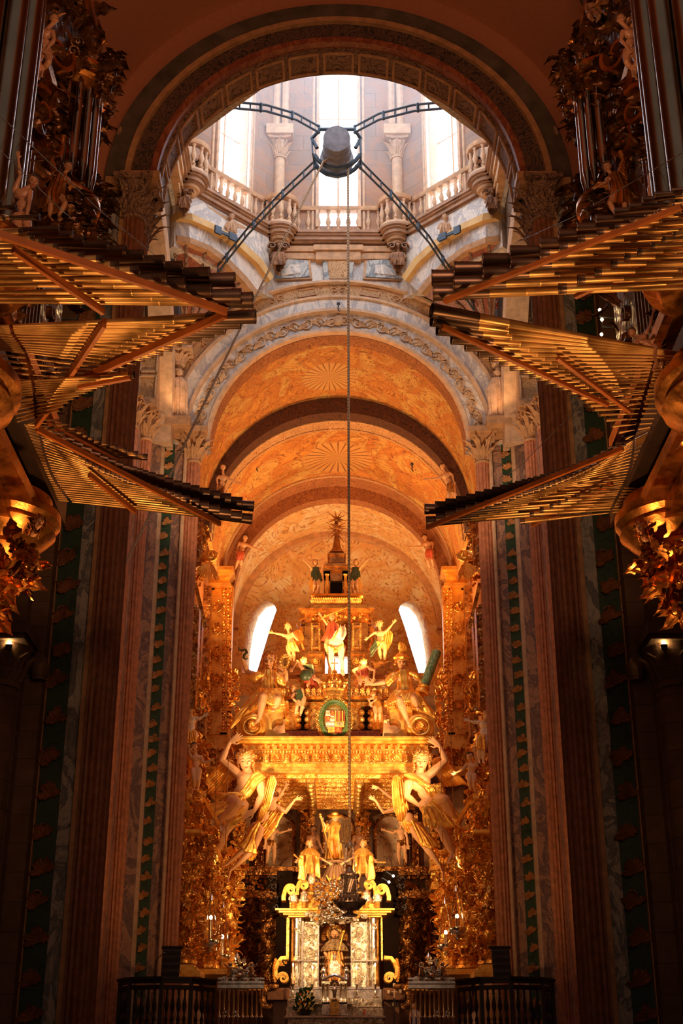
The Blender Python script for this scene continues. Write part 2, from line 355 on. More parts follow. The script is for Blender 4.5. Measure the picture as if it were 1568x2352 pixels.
# ------------------------------------------------------------------ the building
def arch_wall(mb, Y0, Y1, Ri, zs, xm, zt, n=56, cx=0, ax='x'):
    ang = sorted(set([pi*i/n for i in range(n+1)]+[atan2(zt-zs, xm), pi-atan2(zt-zs, xm)])); vs = []; fs = []
    for a in ang:
        c, s_ = cos(a), sin(a); k = min(xm/abs(c) if abs(c) > 1e-6 else 1e9, (zt-zs)/s_ if s_ > 1e-6 else 1e9)
        for r, y in ((Ri, Y0), (k, Y0), (k, Y1), (Ri, Y1)):
            p = (cx+r*c, y, zs+r*s_); vs.append(p if ax == 'x' else (p[1], p[0], p[2]))
    for i in range(len(ang)-1):
        for k in range(4): fs.append((i*4+k, i*4+(k+1) % 4, (i+1)*4+(k+1) % 4, (i+1)*4+k))
    mb.add(vs, fs)
def S1(name, fn, mat):
    mb = MB(); fn(mb); return struct(name, mb, mat)
# floors
S1('floor', lambda b: b.box((-14, -3, -.3), (14, 34.5, 0)), ASH)
def _st(b):
    for i in range(11): b.box((-6.2, 34.5+i*.35, 0), (6.2, 40, .3*(i+1)))
    b.box((-6.2, 38.3, 0), (6.2, 54, 3.3))
S1('floor_presbytery', _st, MGREY)
# nave shell
for s, nm in ((-1, 'left'), (1, 'right')):
    S1('wall_nave_'+nm, lambda b: b.box((s*6.9, 3, 0), (s*7.4, 25.7, 21.6)), ASH)
    S1('trim_nave_'+nm, lambda b: b.box((s*5.7, 8, 21.25), (s*6.95, 25.7, 21.6)), GARCH)
    S1('wall_pier_'+nm, lambda b: (b.box((s*5.98, 24.9, 0), (s*6.9, 25.75, 21.25)), b.box((s*5.64, 25.25, 0), (s*6.0, 25.75, 21.25))), ASH)
    def _cp(b):
        x = s*6.42; b.lathe([(.42, 0), (.42, 9.0), (.46, 9.02), (.46, 9.1), (.43, 9.15), (.5, 9.5), (.62, 9.85), (.62, 9.9)], (x, 24.9, 0), 20)
        b.obox((x, 24.8, 10.02), (.66, 0, 0), (0, .66, 0), (0, 0, .12))
        b.obox((x, 24.8, 9.86), (.6, 0, 0), (0, .6, 0), (0, 0, .05))
        for k in range(7): b.leaf((x+.43*cos(pi+pi*k/6), 24.9+.43*sin(pi+pi*k/6), 9.15), (0, 0, 1), (cos(pi+pi*k/6), sin(pi+pi*k/6), 0), .6, .28, .5)
        b.box((s*5.58, 25.12, 9.6), (s*6.02, 25.3, 9.72)); b.lathe([(.13, 0), (.16, .1), (.2, .22), (.2, .3)], (s*5.7, 25.2, 9.3), 12)
    S1('trim_stone_capital_'+nm, _cp, ASH)
S1('ceiling_nave_vault', lambda b: b.arch([(5.7, 8), (6.0, 8), (6.0, 25.7), (5.7, 25.7)], 21.6, n=64), PLAST)
# first crossing arch
def _w1(b): arch_wall(b, 25.7, 26.65, 4.2, 21.2, 7.4, 29)
S1('wall_crossing_front', _w1, PLAST)
def _ar(name, r0, r1, Y0, cz, mat, dy=.1, Yb=None): return S1(name, lambda b: b.arch([(r0, Y0-dy), (r1, Y0-dy), (r1, (Yb or Y0+.05)), (r0, (Yb or Y0+.05))], cz, n=72), mat)
_ar('trim_arch_grey_outer', 4.9, 5.35, 25.7, 21.2, GARCH, .16); _ar('trim_arch_fillet', 4.76, 4.9, 25.7, 21.2, TAN, .22)
_ar('trim_arch_scroll', 4.33, 4.76, 25.7, 21.2, SCRD, .1); _ar('trim_arch_inner', 4.17, 4.33, 25.7, 21.2, MRED, .15)
_ar('trim_arch_soffit', 4.13, 4.2, 25.8, 21.2, SCRT, 0, 26.65)
def _sf(b):
    for i in range(15):
        a = pi*(i+.5)/15; 
        for da in (-.085, .085):
            c = V((cos(a+da), 0, sin(a+da))); b.obox(c*4.12+V((0, 26.22, 21.2)), (-.03*sin(a), 0, .03*cos(a)), (0, .34, 0), c*.03)
        for y in (25.9, 26.55):
            c = V((cos(a), 0, sin(a))); b.obox(c*4.12+V((0, y, 21.2)), (-.36*sin(a), 0, .36*cos(a)), (0, .03, 0), c*.03)
S1('trim_soffit_frames', _sf, TAN)
def acanthus_run(b, x, y, zt, w, s):     # painted and moulded leaf tufts climbing the green strip
    rr = random.Random(int(w*100)+2); z = 2.0; i = 0
    while z < zt:
        c = V((x+w*.2*(-1)**i, y, z))
        for k in range(7):
            a = radians(20+rr.uniform(-15, 15)+k*32)*(1 if i % 2 else 1); d = V((cos(a), 0, sin(a)*.9+.2)); b.leaf(c-V((0, 0, w*.3)), d, V((0, -1, 0)), w*rr.uniform(1.0, 1.6), w*rr.uniform(.5, .8), .35)
        b.volute(c+V((0, -.01, w*.5)), w*.45, 1.3, .03, w*.16, V((1, 0, 0)), V((0, 0, 1)), rr.uniform(0, 6), (-1)**i); z += w*3.2*rr.uniform(.85, 1.15); i += 1
def flute(b, x, y, z0, z1, r, n=16, seg=6):
    ring = []
    for k in range(n*seg):
        a = 2*pi*k/(n*seg); t = (k % seg)/seg; rr = r*(1-.13*sin(pi*t)); ring.append((cos(a)*rr, sin(a)*rr))
    b.loft([[V((x+u, y+v, z)) for u, v in ring] for z in (z0, z1)])
def capital(b, x, y, z, r, h, ab=1.75, leaves=8):
    b.lathe([(r*1.12, -h*.06), (r*1.18, 0), (r*1.0, h*.04), (r*.98, h*.3), (r*1.08, h*.6), (r*1.35, h*.86)], (x, y, z), 20)
    for row, (z0, L, o) in enumerate(((.05, .5, 0), (.12, .78, .5))):
        for k in range(leaves):
            a = 2*pi*(k+o)/leaves; d = V((cos(a), sin(a), 0)); b.leaf(V((x, y, z+h*z0))+d*r*1.0, (0, 0, 1), d, h*L, r*.8, .75)
    for k in range(4):
        a = pi/4+pi/2*k; d = V((cos(a), sin(a), 0)); b.volute(V((x, y, z+h*.78))+d*r*1.45, r*.32, 1.4, r*.3, r*.12, d, V((0, 0, 1)), pi/2, -1)
        b.leaf(V((x, y, z+h*.45))+d*r*1.05, (0, 0, 1), d, h*.42, r*.5, .9)
    for k in range(4):
        d = V((cos(pi/2*k), sin(pi/2*k), 0)); b.ball(V((x, y, z+h*.9))+d*r*1.4, r*.2)
    q = r*ab; b.prism([(x+q*u, y+q*v, z+h*.88) for u, v in ((-1, -1), (-.4, -.86), (.4, -.86), (1, -1), (.86, -.4), (.86, .4), (1, 1), (.4, .86), (-.4, .86), (-1, 1), (-.86, .4), (-.86, -.4))], (0, 0, h*.12))
for s, nm in ((-1, 'left'), (1, 'right')):
    S1('wall_crossing_pier_'+nm, lambda b: b.box((s*4.5, 25.75, 0), (s*7.4, 26.65, 21.2)), ASH)
    S1('trim_garland_panel_'+nm, lambda b: b.box((s*5.2, 25.68, 0), (s*5.64, 25.8, 20.9)), GARL)
    S1('trim_garland_leaves_'+nm, lambda b: acanthus_run(b, s*5.42, 25.66, 20.6, .21, s), GLEAF_SHADE)
    S1('trim_marble_panel_'+nm, lambda b: b.box((s*4.91, 25.66, 0), (s*5.2, 25.8, 20.9)), MGREY)
    S1('trim_pier_fillet_'+nm, lambda b: (b.box((s*4.82, 25.5, 0), (s*4.92, 25.8, 20.9)), b.box((s*5.62, 25.6, 0), (s*5.67, 25.8, 20.9))), TAN)
    def _imp(b):
        for x0, x1, y0, z0 in ((4.05, 4.95, 25.3, 21.05), (4.85, 5.3, 25.45, 21.0), (5.2, 5.9, 25.55, 20.9)):
            b.box((s*x0, y0, z0+.12), (s*x1, 25.9, z0+.3)); b.box((s*(x0+.05), y0+.07, z0), (s*(x1-.03), 25.9, z0+.13))
    S1('trim_impost_'+nm, _imp, TAN)
    # clustered shafts of the near crossing pier: one shaft, one object
    for x, y, r in ((4.63, 25.62, .26), (4.57, 26.15, .2), (4.62, 26.6, .2)):
        o = S1('trim_fluted_shaft_'+nm, lambda b: flute(b, s*x, y, 0, 20.2, r), PINK_SHADE)
        S1('trim_shaft_capital_'+nm, lambda b: capital(b, s*x, y, 20.2, r*.98, 1.05), SCRT)
# transept side arches and crossing walls
for s, nm in ((-1, 'left'), (1, 'right')):
    S1('wall_transept_'+nm, lambda b: (arch_wall(b, s*5.2, s*5.8, 5.1, 20.6, 6.0, 28.3, 40, 32.4, 'y'), b.box((s*6.1, 26.6, 0), (s*6.6, 36.9, 20.6))), ASH)
    S1('trim_transept_arch_'+nm, lambda b: (b.arch([(5.02, s*5.12), (5.35, s*5.08), (5.35, s*5.3), (5.02, s*5.82)], 20.6, n=48, cx=32.4, ax='y'), b.arch([(5.45, s*5.1), (5.6, s*5.1), (5.6, s*5.3), (5.45, s*5.3)], 20.6, n=48, cx=32.4, ax='y')), CREAM)
# chancel arch wall
def _w2(b): arch_wall(b, 38.2, 38.9, 4.02, 20.9, 7, 28.4)
S1('wall_chancel_arch', _w2, MPALE)
_ar('trim_chancel_arch_scrolls', 5.38, 5.85, 38.2, 20.9, SCRL, .1); _ar('trim_chancel_arch_marble', 4.85, 5.3, 38.2, 20.9, MPALE, .12)
_ar('trim_chancel_arch_carved_ground', 4.1, 4.76, 38.2, 20.9, MPALE, .06)
for r0, r1, dy in ((5.85, 5.93, .26), (5.3, 5.38, .2), (4.76, 4.86, .24), (4.0, 4.12, .18), (5.93, 5.99, .16)):
    _ar('trim_chancel_arch_fillet', r0, r1, 38.2, 20.9, CREAM, dy)
_ar('trim_chancel_soffit', 3.98, 4.03, 38.25, 20.9, SCRR, 0, 38.9)
def _acanth(b):     # carved vine scrolls running round the white arch band
    n = 34
    for i in range(n):
        a = pi*(i+.5)/n; c = V((cos(a), 0, sin(a))); t = V((-sin(a), 0, cos(a))); p = c*4.44+V((0, 38.12, 20.9)); sg = 1 if i % 2 else -1
        if a > pi/2: t = -t
        b.volute(p, .2, 1.5, .07, .045, t, c, pi, sg, tail=((-.42, -.16*sg), (-.3, -.05*sg)))
        for k in range(3): b.leaf(p+t*(.1-.14*k)+c*.14*sg*(1-k), (t*(-1 if k == 1 else 1)+c*sg*(k-1)*.7), V((0, -1, 0)), .22, .12, .5)
        b.ball(p, .05)
    b.ball(V((0, 38.1, 25.36)), (.18, .1, .2))
S1('trim_arch_vine_carving', _acanth, gold('carved_cream_stone', (.66, .42, .24), (.45, .24, .12), .6, 14, .3, .02, 0))
def _rf(b):       # small rosettes and framed cartouches of the outer band
    for i in range(17):
        a = pi*(i+.5)/17; c = V((cos(a), 0, sin(a))); t = V((-sin(a), 0, cos(a))); p = c*5.61+V((0, 38.08, 20.9))
        if i % 2: 
            for u in (-.3, .3): b.obox(p+t*u, t*.02, (0, .02, 0), c*.14)
            for v in (-.13, .13): b.obox(p+c*v, t*.3, (0, .02, 0), c*.018)
        else:
            for k in range(2): b.volute(p+t*(.14-.28*k), .12, 1.3, .05, .03, t*(1-2*k), c, 0, 1)
S1('trim_arch_cartouches', _rf, TAN)
def _hd(b):
    p = P(777, 706, 38.0); b.tube([p+V((0, .1, .14)), p+V((0, -.1, .14)), p+V((0, -.1, -.1))], .02, 6); b.ball(p+V((0, -.1, .14)), .06)
hk = [(777, 700, 37.95), (590, 1074, 44.5), (946, 1074, 44.5)]
# pier of the chancel arch, band by band
for s, nm in ((-1, 'left'), (1, 'right')):
    Z0, Z1 = 0, 21.0
    S1('wall_chancel_pier_'+nm, lambda b: b.box((s*4.35, 38.35, 0), (s*6.2, 38.95, 20.9)), ASH)
    def _strips(b):
        for x0, x1, y in ((4.66, 4.76, 38.02), (5.36, 5.46, 38.0), (4.70, 4.73, 37.98)): b.box((s*x0, y, Z0), (s*x1, 38.4, Z1))
    S1('trim_chancel_pier_fillets_'+nm, _strips, CREAM)
    S1('trim_chancel_pier_marble_'+nm, lambda b: (b.box((s*4.74, 38.2, 0), (s*5.08, 38.4, Z1)), b.box((s*5.46, 37.9, 0), (s*5.9, 38.4, Z1))), MROSE)
    S1('trim_chancel_pier_garland_'+nm, lambda b: b.box((s*5.07, 38.16, 0), (s*5.37, 38.3, Z1)), GARL)
    S1('trim_chancel_garland_leaves_'+nm, lambda b: acanthus_run(b, s*5.22, 38.13, 20.7, .15, s), GLEAF)
    for x, y, z1, r in ((4.47, 38.18, 20.25, .22), (5.78, 36.75, 20.3, .2), (6.1, 35.9, 20.3, .22)):
        S1('trim_chancel_fluted_column_'+nm, lambda b: (flute(b, s*x, y, 0, z1, r, 14), b.lathe([(r*1.25, 3.0), (r*1.25, 3.6), (r*1.05, 3.75)], (s*x, y, 0), 20)), PINK)
        S1('trim_chancel_column_capital_'+nm, lambda b: capital(b, s*x, y, z1, r*.95, 1.0), TAN)
    S1('wall_chancel_outer_pier_'+nm, lambda b: b.box((s*5.9, 36.1, 0), (s*6.6, 38.4, 21.3)), MROSE)
    def _imp2(b):
        for x0, x1, y0 in ((4.1, 4.85, 37.75), (4.75, 5.45, 37.95), (5.35, 6.2, 37.6)):
            b.box((s*x0, y0, 21.0), (s*x1, 38.4, 21.12)); b.box((s*(x0-.05), y0-.08, 21.12), (s*(x1+.05), 38.4, 21.3))
        b.box((s*5.45, 36.35, 21.3), (s*6.6, 38.3, 21.5))
    S1('trim_chancel_impost_'+nm, _imp2, TAN)
    S1('trim_side_panel_'+nm, lambda b: b.box((s*5.5, 36.6, 21.5), (s*6.2, 38.2, 25.6)), SCRL)
    def _fr(b):
        for k in range(4):
            z = 21.6+k*.95
            b.box((s*5.55, 36.54, z), (s*6.05, 36.6, z+.05)); b.box((s*5.55, 36.54, z+.8), (s*6.05, 36.6, z+.85))
            for x in (5.53, 6.02): b.box((s*x, 36.54, z), (s*(x+.04), 36.6, z+.85))
    S1('trim_side_panel_frames_'+nm, _fr, CREAM)
    S1('wall_chancel_'+nm, lambda b: b.box((s*4.75, 38.9, 0), (s*5.3, 53, 20.6)), SCRR)
# chancel vault in three bays
def burst(m_src, yc, rad):   # the same fresco with painted rays round a centre on the crown
    a = N('vault_fresco_rays'); 
    co = a.co; f = a.noise(.6, 5, 1.6); g = a.noise(1.3, 4, 2.2)
    c = a.ramp(f, [(.36, (.66, .30, .055)), (.48, (.50, .17, .03)), (.60, (.62, .37, .10)), (.75, (.66, .30, .055))])
    x = a.n('SeparateXYZ', {'Vector': co}); y = a.math('SUBTRACT', x.outputs[1], yc); xx = a.math('ADD', x.outputs[0], .3 if yc < 42 else 0)
    ang = a.math('MULTIPLY', a.math('ARCTAN2', y, xx), 26/(2*pi)); ln = a.ramp(a.math('ABSOLUTE', a.math('SUBTRACT', a.math('FRACT', ang), .5)), [(0, 0), (.09, 0), (.14, 1)])
    r = a.math('SQRT', a.math('ADD', a.math('MULTIPLY', xx, xx), a.math('MULTIPLY', y, y))); mk = a.ramp(a.math('DIVIDE', r, rad), [(.85, 1), (1, 0)])
    l = a.lines(.8, None, 2.8, .05, 3); m = a.ramp(a.noise(.6, 2, 1), [(.4, 0), (.5, 1)]); l2 = a.math('MAXIMUM', a.lines(1.9, None, 2.0, .05, 2), m)
    c = a.mix(l2, (.46, .19, .05), c); c = a.mix(l, (.30, .10, .02), c); c2 = a.mix(ln, (.26, .1, .03), (.62, .33, .1)); c = a.mix(mk, c, c2)
    a.col(a.mix(.25, c, a.noise(9, 6, col=True), 'OVERLAY')); a.set(.75); a.bump(a.noise(10, 5), .15, .02); return a.m
S1('ceiling_chancel_first_bay', lambda b: b.arch([(4.52, 38.85), (4.8, 38.85), (4.8, 42.5), (4.52, 42.5)], 20.35, n=64), burst(0, 40.9, 1.0))
_ar('trim_chancel_vault_rib', 4.33, 5.1, 42.5, 19.95, SCRB, .12, 42.95)
S1('ceiling_chancel_second_bay', lambda b: b.arch([(4.37, 42.9), (4.7, 42.9), (4.7, 48.6), (4.37, 48.6)], 19.95, n=64), burst(0, 46.0, 1.35))
_ar('trim_vault_light_band', 4.34, 4.4, 42.96, 19.95, SCRL, 0, 43.7); _ar('trim_vault_red_band', 4.34, 4.4, 47.6, 19.95, SCRR, 0, 48.5)
def _cof(b):
    for i in range(24):
        a = pi*(i+.5)/24; c = V((cos(a), 0, sin(a)))
        b.obox(c*4.33+V((0, 43.33, 19.95)), (-.03*sin(a), 0, .03*cos(a)), (0, .34, 0), c*.02)
    b.arch([(4.3, 42.96), (4.36, 42.96), (4.36, 43.06), (4.3, 43.06)], 19.95, n=60); b.arch([(4.3, 43.6), (4.36, 43.6), (4.36, 43.7), (4.3, 43.7)], 19.95, n=60)
    b.arch([(4.3, 47.5), (4.36, 47.5), (4.36, 47.6), (4.3, 47.6)], 19.95, n=60)
    for i in range(20):
        a = pi*(i+.5)/20; c = V((cos(a), 0, sin(a))); b.obox(c*4.2+V((0, 49.3, 19.75)), (-.03*sin(a), 0, .03*cos(a)), (0, .25, 0), c*.02)
S1('trim_vault_coffers', _cof, SCRL)
_ar('trim_apse_vault_rib', 3.92, 4.5, 48.6, 19.85, SCRR, .1, 49.0)
S1('ceiling_chancel_third_bay', lambda b: b.arch([(4.22, 48.9), (4.5, 48.9), (4.5, 52.9), (4.22, 52.9)], 19.75, n=64), FRES2)
_ar('trim_apse_arch_moulding', 4.0, 4.24, 52.4, 19.75, TAN, .25, 52.6)
def _shell(b):
    p = P(748, 905, 41); 
    for k in range(9):
        a = radians(200+k*17.5); b.tube([p, p+V((cos(a)*.5, sin(a)*.5, .0))], [.01, .03], 5)
# end wall with two splayed windows
ewm = MB(); ewm.box((-4.9, 52.5, 3.3), (4.9, 53.7, 24.4)); ew = struct('wall_apse', ewm, FRES2)
WO = [(916, 1400), (922, 1386), (938, 1378), (956, 1383), (974, 1404), (986, 1440), (994, 1490), (998, 1545), (962, 1545), (945, 1490), (930, 1440)]
for s, nm in ((-1, 1), (1, 2)):
    fr = [P(mir(x, s), y, 52.45) for x, y in WO]; bk = [V((p.x+s*.42, 53.8, p.z+.1)) for p in fr]; cu = MB(); cu.loft([fr, bk]); co = cu.build('cut')
    bm_ = bmesh.new(); bm_.from_mesh(co.data); bmesh.ops.recalc_face_normals(bm_, faces=bm_.faces); bm_.to_mesh(co.data); bm_.free()
    md = ew.modifiers.new('b', 'BOOLEAN'); md.object = co; md.solver = 'EXACT'
    me = bpy.data.meshes.new_from_object(ew.evaluated_get(bpy.context.evaluated_depsgraph_get())); ew.modifiers.clear(); ew.data = me; bpy.data.objects.remove(co)
    g_ = [f.lerp(k_, .62) for f, k_ in zip(fr, bk)]; gc = sum(g_, V((0, 0, 0)))/len(g_); w = MB(); w.prism([gc+(p-gc)*1.12 for p in g_], (0, .05, 0)); struct('window_%d' % nm, w, emit('daylit_apse_window', (.85, .92, 1), 2.4))
# ------------------------------------------------------------------ lantern
LC = V((0, 33.2, 0)); LA = 4.95; LSEG = LA*math.tan(pi/8)
def octp(a, u, z, k):   # point at apothem a, offset u along face k (k=2 faces the camera from the back)
    t = pi/4*k; return LC+V((cos(t)*a-sin(t)*u, sin(t)*a+cos(t)*u, z))
GLASS = emit('overexposed_daylight_glazing', (.70, .83, 1), 13)
for k in range(8):
    t = pi/4*k; n = V((cos(t), sin(t), 0)); u = V((-sin(t), cos(t), 0)); ww = .66
    def _f(b):
        for u0, u1, z0, z1 in ((-LSEG-.12, -ww, 28.3, 44), (ww, LSEG+.12, 28.3, 44), (-ww, ww, 28.3, 29.1), (-ww, ww, 42.6, 44)):
            c = LC+n*(LA+.35)+u*(u0+u1)/2+V((0, 0, (z0+z1)/2)); b.obox(c, u*(u1-u0)/2, n*.35, V((0, 0, (z1-z0)/2)))
    S1('wall_lantern', _f, LSTONE)
    def _m(b):
        for q in (-ww-.05, ww+.05): b.obox(octp(LA-.03, q, 35.8, k), u*.05, n*.08, V((0, 0, 6.8)))
        for q in (-ww-.2, ww+.2): b.tube([octp(LA-.02, q, 28.8, k), octp(LA-.02, q, 42.8, k)], .05, 8)
    S1('trim_lantern_window', _m, CREAM)
    w = MB(); w.obox(octp(LA+.62, 0, 35.85, k), u*ww, n*.02, V((0, 0, 6.8))); g = struct('window_%d' % (k+3), w, GLASS)
    def _b(b):
        b.obox(octp(LA+.5, 0, 35.85, k), u*.035, n*.03, V((0, 0, 6.8)))
        for z in range(30, 42, 2): b.obox(octp(LA+.5, 0, z, k), u*ww, n*.02, V((0, 0, .025)))
    S1('trim_window_bars', _b, CREAM)
    cpt = LC+V((cos(t+pi/8), sin(t+pi/8), 0))*(LA/cos(pi/8)-.1)
    def _sh(b):
        for z0, z1 in ((28.6, 31.8),): b.lathe([(.3, z0), (.3, z0+.2), (.2, z0+.3), (.18, z1), (.22, z1+.02)], (cpt.x, cpt.y, 0), 14)
        capital(b, cpt.x, cpt.y, 31.8, .2, .75, 1.9, 6)
        b.obox(cpt+V((0, 0, 32.75)), V((.46, 0, 0)), V((0, .46, 0)), V((0, 0, .2)))
        for o in (-.16, .16):
            q = V((-sin(t+pi/8), cos(t+pi/8), 0))*o; b.tube([cpt+q+V((0, 0, z)) for z in (32.9, 36, 40, 44)], .13, 8)
    S1('trim_lantern_shaft', _sh, CREAM)
S1('ceiling_lantern', lambda b: b.lathe([(0, 44), (6.2, 44), (6.2, 44.3), (0, 44.3)], LC, 8, cap=False), LSTONE)
# ledge that carries the balcony: follows the octagon with round bays at the corners
def bpath(a, rb, k0, k1, bays=True):
    pts = []
    cr = a/cos(pi/8)
    for k in range(k0, k1+1):
        t = pi/4*k+pi/8; c = LC+V((cos(t), sin(t), 0))*(cr+.08); h = rb
        for j in range(9):
            w = t-pi/8+pi-.42*0+(-pi/2*.0)
            q = t+pi+radians(-100+25*j)*-1
            pts.append(c+V((cos(q), sin(q), 0))*h)
    return pts
BA = 4.6; BR = .5
def sweep_inward(b, path, prof, z):    # prof: (inward offset, dz)
    L = len(path); rings = []
    for i, p in enumerate(path):
        d = (path[min(i+1, L-1)]-path[max(i-1, 0)]).normalized(); nn = V((-d.y, d.x, 0)); nn = nn if nn.dot(LC-p+V((0, 0, p.z-LC.z))) > 0 else -nn
        rings.append([V((p.x, p.y, z))+nn*o+V((0, 0, dz)) for o, dz in prof])
    b.loft(rings)
full = bpath(BA, BR, -1, 4)
# slab, fascia and mouldings
BAL_PROF = ((.06, 28.57, 28.66), (.0, 28.5, 28.57), (-.07, 28.36, 28.5), (-.16, 28.3, 28.36))
def _cor(b):
    for k in range(8):
        t = pi/4*k; n = V((cos(t), sin(t), 0)); u = V((-sin(t), cos(t), 0)); hw = BA*math.tan(pi/8)
        for o, z0, z1 in BAL_PROF: ai = BA-o; b.obox(LC+n*(ai+5.4)/2+V((0, 0, (z0+z1)/2)), u*(hw+.02), n*(5.4-ai)/2, V((0, 0, (z1-z0)/2)))
        c = LC+V((cos(t+pi/8), sin(t+pi/8), 0))*(BA/cos(pi/8)+.08)
        b.lathe([(0, 28.3), (BR-.1, 28.3), (BR-.1, 28.36), (BR-.02, 28.36), (BR-.02, 28.5), (BR+.05, 28.5), (BR+.05, 28.57), (BR+.12, 28.57), (BR+.12, 28.66), (0, 28.66)], c, 28)
S1('trim_balcony_cornice', _cor, plain('brown_gallery_moulding', (.36, .18, .09), .55, 0, 12, .2, .01, .25))
def _ws(b):
    for k in range(8):
        t = pi/4*k; n = V((cos(t), sin(t), 0)); u = V((-sin(t), cos(t), 0))
        b.obox(LC+n*(LA-.02)+V((0, 0, 28.1)), u*(LSEG+.03), n*.12, V((0, 0, .1))); b.obox(LC+n*(LA+.02)+V((0, 0, 27.85)), u*LSEG, n*.1, V((0, 0, .12)))
        if k % 2 == 0: b.obox(LC+n*(LA-.12)+V((0, 0, 28.08)), u*.82, n*.12, V((0, 0, .1))); b.obox(LC+n*(LA-.05)+V((0, 0, 27.8)), u*.74, n*.12, V((0, 0, .16)))
S1('trim_lantern_string_course', _ws, TAN)
S1('wall_below_lantern', lambda b: [b.obox(LC+V((cos(pi/4*k)*(LA+.3), sin(pi/4*k)*(LA+.3), 27.3 if k % 2 else 28.1)), V((-sin(pi/4*k), cos(pi/4*k), 0))*(LSEG+.12), V((cos(pi/4*k), sin(pi/4*k), 0))*.28, V((0, 0, 1.1 if k % 2 else .35))) for k in range(8)] and None, MPALE)
def baluster_prof(h): return [(.075, 0), (.075, .06*h), (.05, .09*h), (.085, .16*h), (.04, .25*h), (.035, .33*h), (.075, .42*h), (.095, .52*h), (.06, .68*h), (.035, .78*h), (.055, .84*h), (.035, .88*h), (.06, .94*h), (.075, h)]
bmb = MB(); bmb.lathe(baluster_prof(.92), (0, 0, 0), 10); BALM = bmb.build('baluster', CREAM); BALMESH = BALM.data; bpy.data.objects.remove(BALM)
BNAME = {(0, 1): 'at the right edge of the opening', (1, 2): 'right of the middle, under the right bright window', (2, 3): 'straight ahead in the middle', (3, 4): 'left of the middle, under the left bright window'}
def balustrade(pts, label, n):
    c = sum(pts, V((0, 0, 0)))/len(pts); t = thing('balustrade', label, 'balustrade', (c.x, c.y, 28.65), 'stone balustrades of the lantern gallery')
    b = MB(); sweep_inward(b, pts, [(-.13, 0), (.1, 0), (.08, .12), (-.11, .12)], 28.65); b.build('plinth', CREAM, t)
    b = MB(); sweep_inward(b, pts, [(-.12, 1.02), (.1, 1.02), (.13, 1.1), (.13, 1.17), (-.15, 1.17), (-.15, 1.1)], 28.65); b.build('rail', TAN, t)
    L = [0]
    for i in range(len(pts)-1): L.append(L[-1]+(pts[i+1]-pts[i]).length)
    for j in range(n):
        q = L[-1]*(j+.5)/n; i = max(k for k in range(len(pts)) if L[k] <= q+1e-9); i = min(i, len(pts)-2); f = (q-L[i])/(L[i+1]-L[i]); p = pts[i].lerp(pts[i+1], f)
        o = bpy.data.objects.new('baluster', BALMESH); COL.objects.link(o); o.parent = t; o.location = (p.x-c.x, p.y-c.y, .11)
bays = [full[i*9:(i+1)*9] for i in range(6)]
S1('trim_bay_corbels', lambda b: [b.lathe([(0, 27.98), (.14, 28.0), (.22, 28.08), (.24, 28.16), (.32, 28.2), (.36, 28.31), (0, 28.31)], LC+V((cos(pi/4*k+pi/8), sin(pi/4*k+pi/8), 0))*(BA/cos(pi/8)+.08), 24) for k in range(8)] and None, TAN)
SN = ['on the near right side, mostly behind the arch', 'at the far right, past the outer carved angel', 'below the bright right window', 'across the middle, below the tall central window', 'below the bright left window', 'at the far left, past the outer carved angel']
for i in range(1, 6):
    balustrade([bays[i-1][-1], bays[i][0]], 'straight pink stone balustrade of turned balusters '+SN[i], 10 if i != 3 else 9)
BN = ['', 'at the outer right corner', 'right of the central window', 'left of the central window', 'at the outer left corner']
for i in range(1, 5):
    balustrade(bays[i], 'rounded bay of the stone balustrade bulging out '+BN[i], 6)
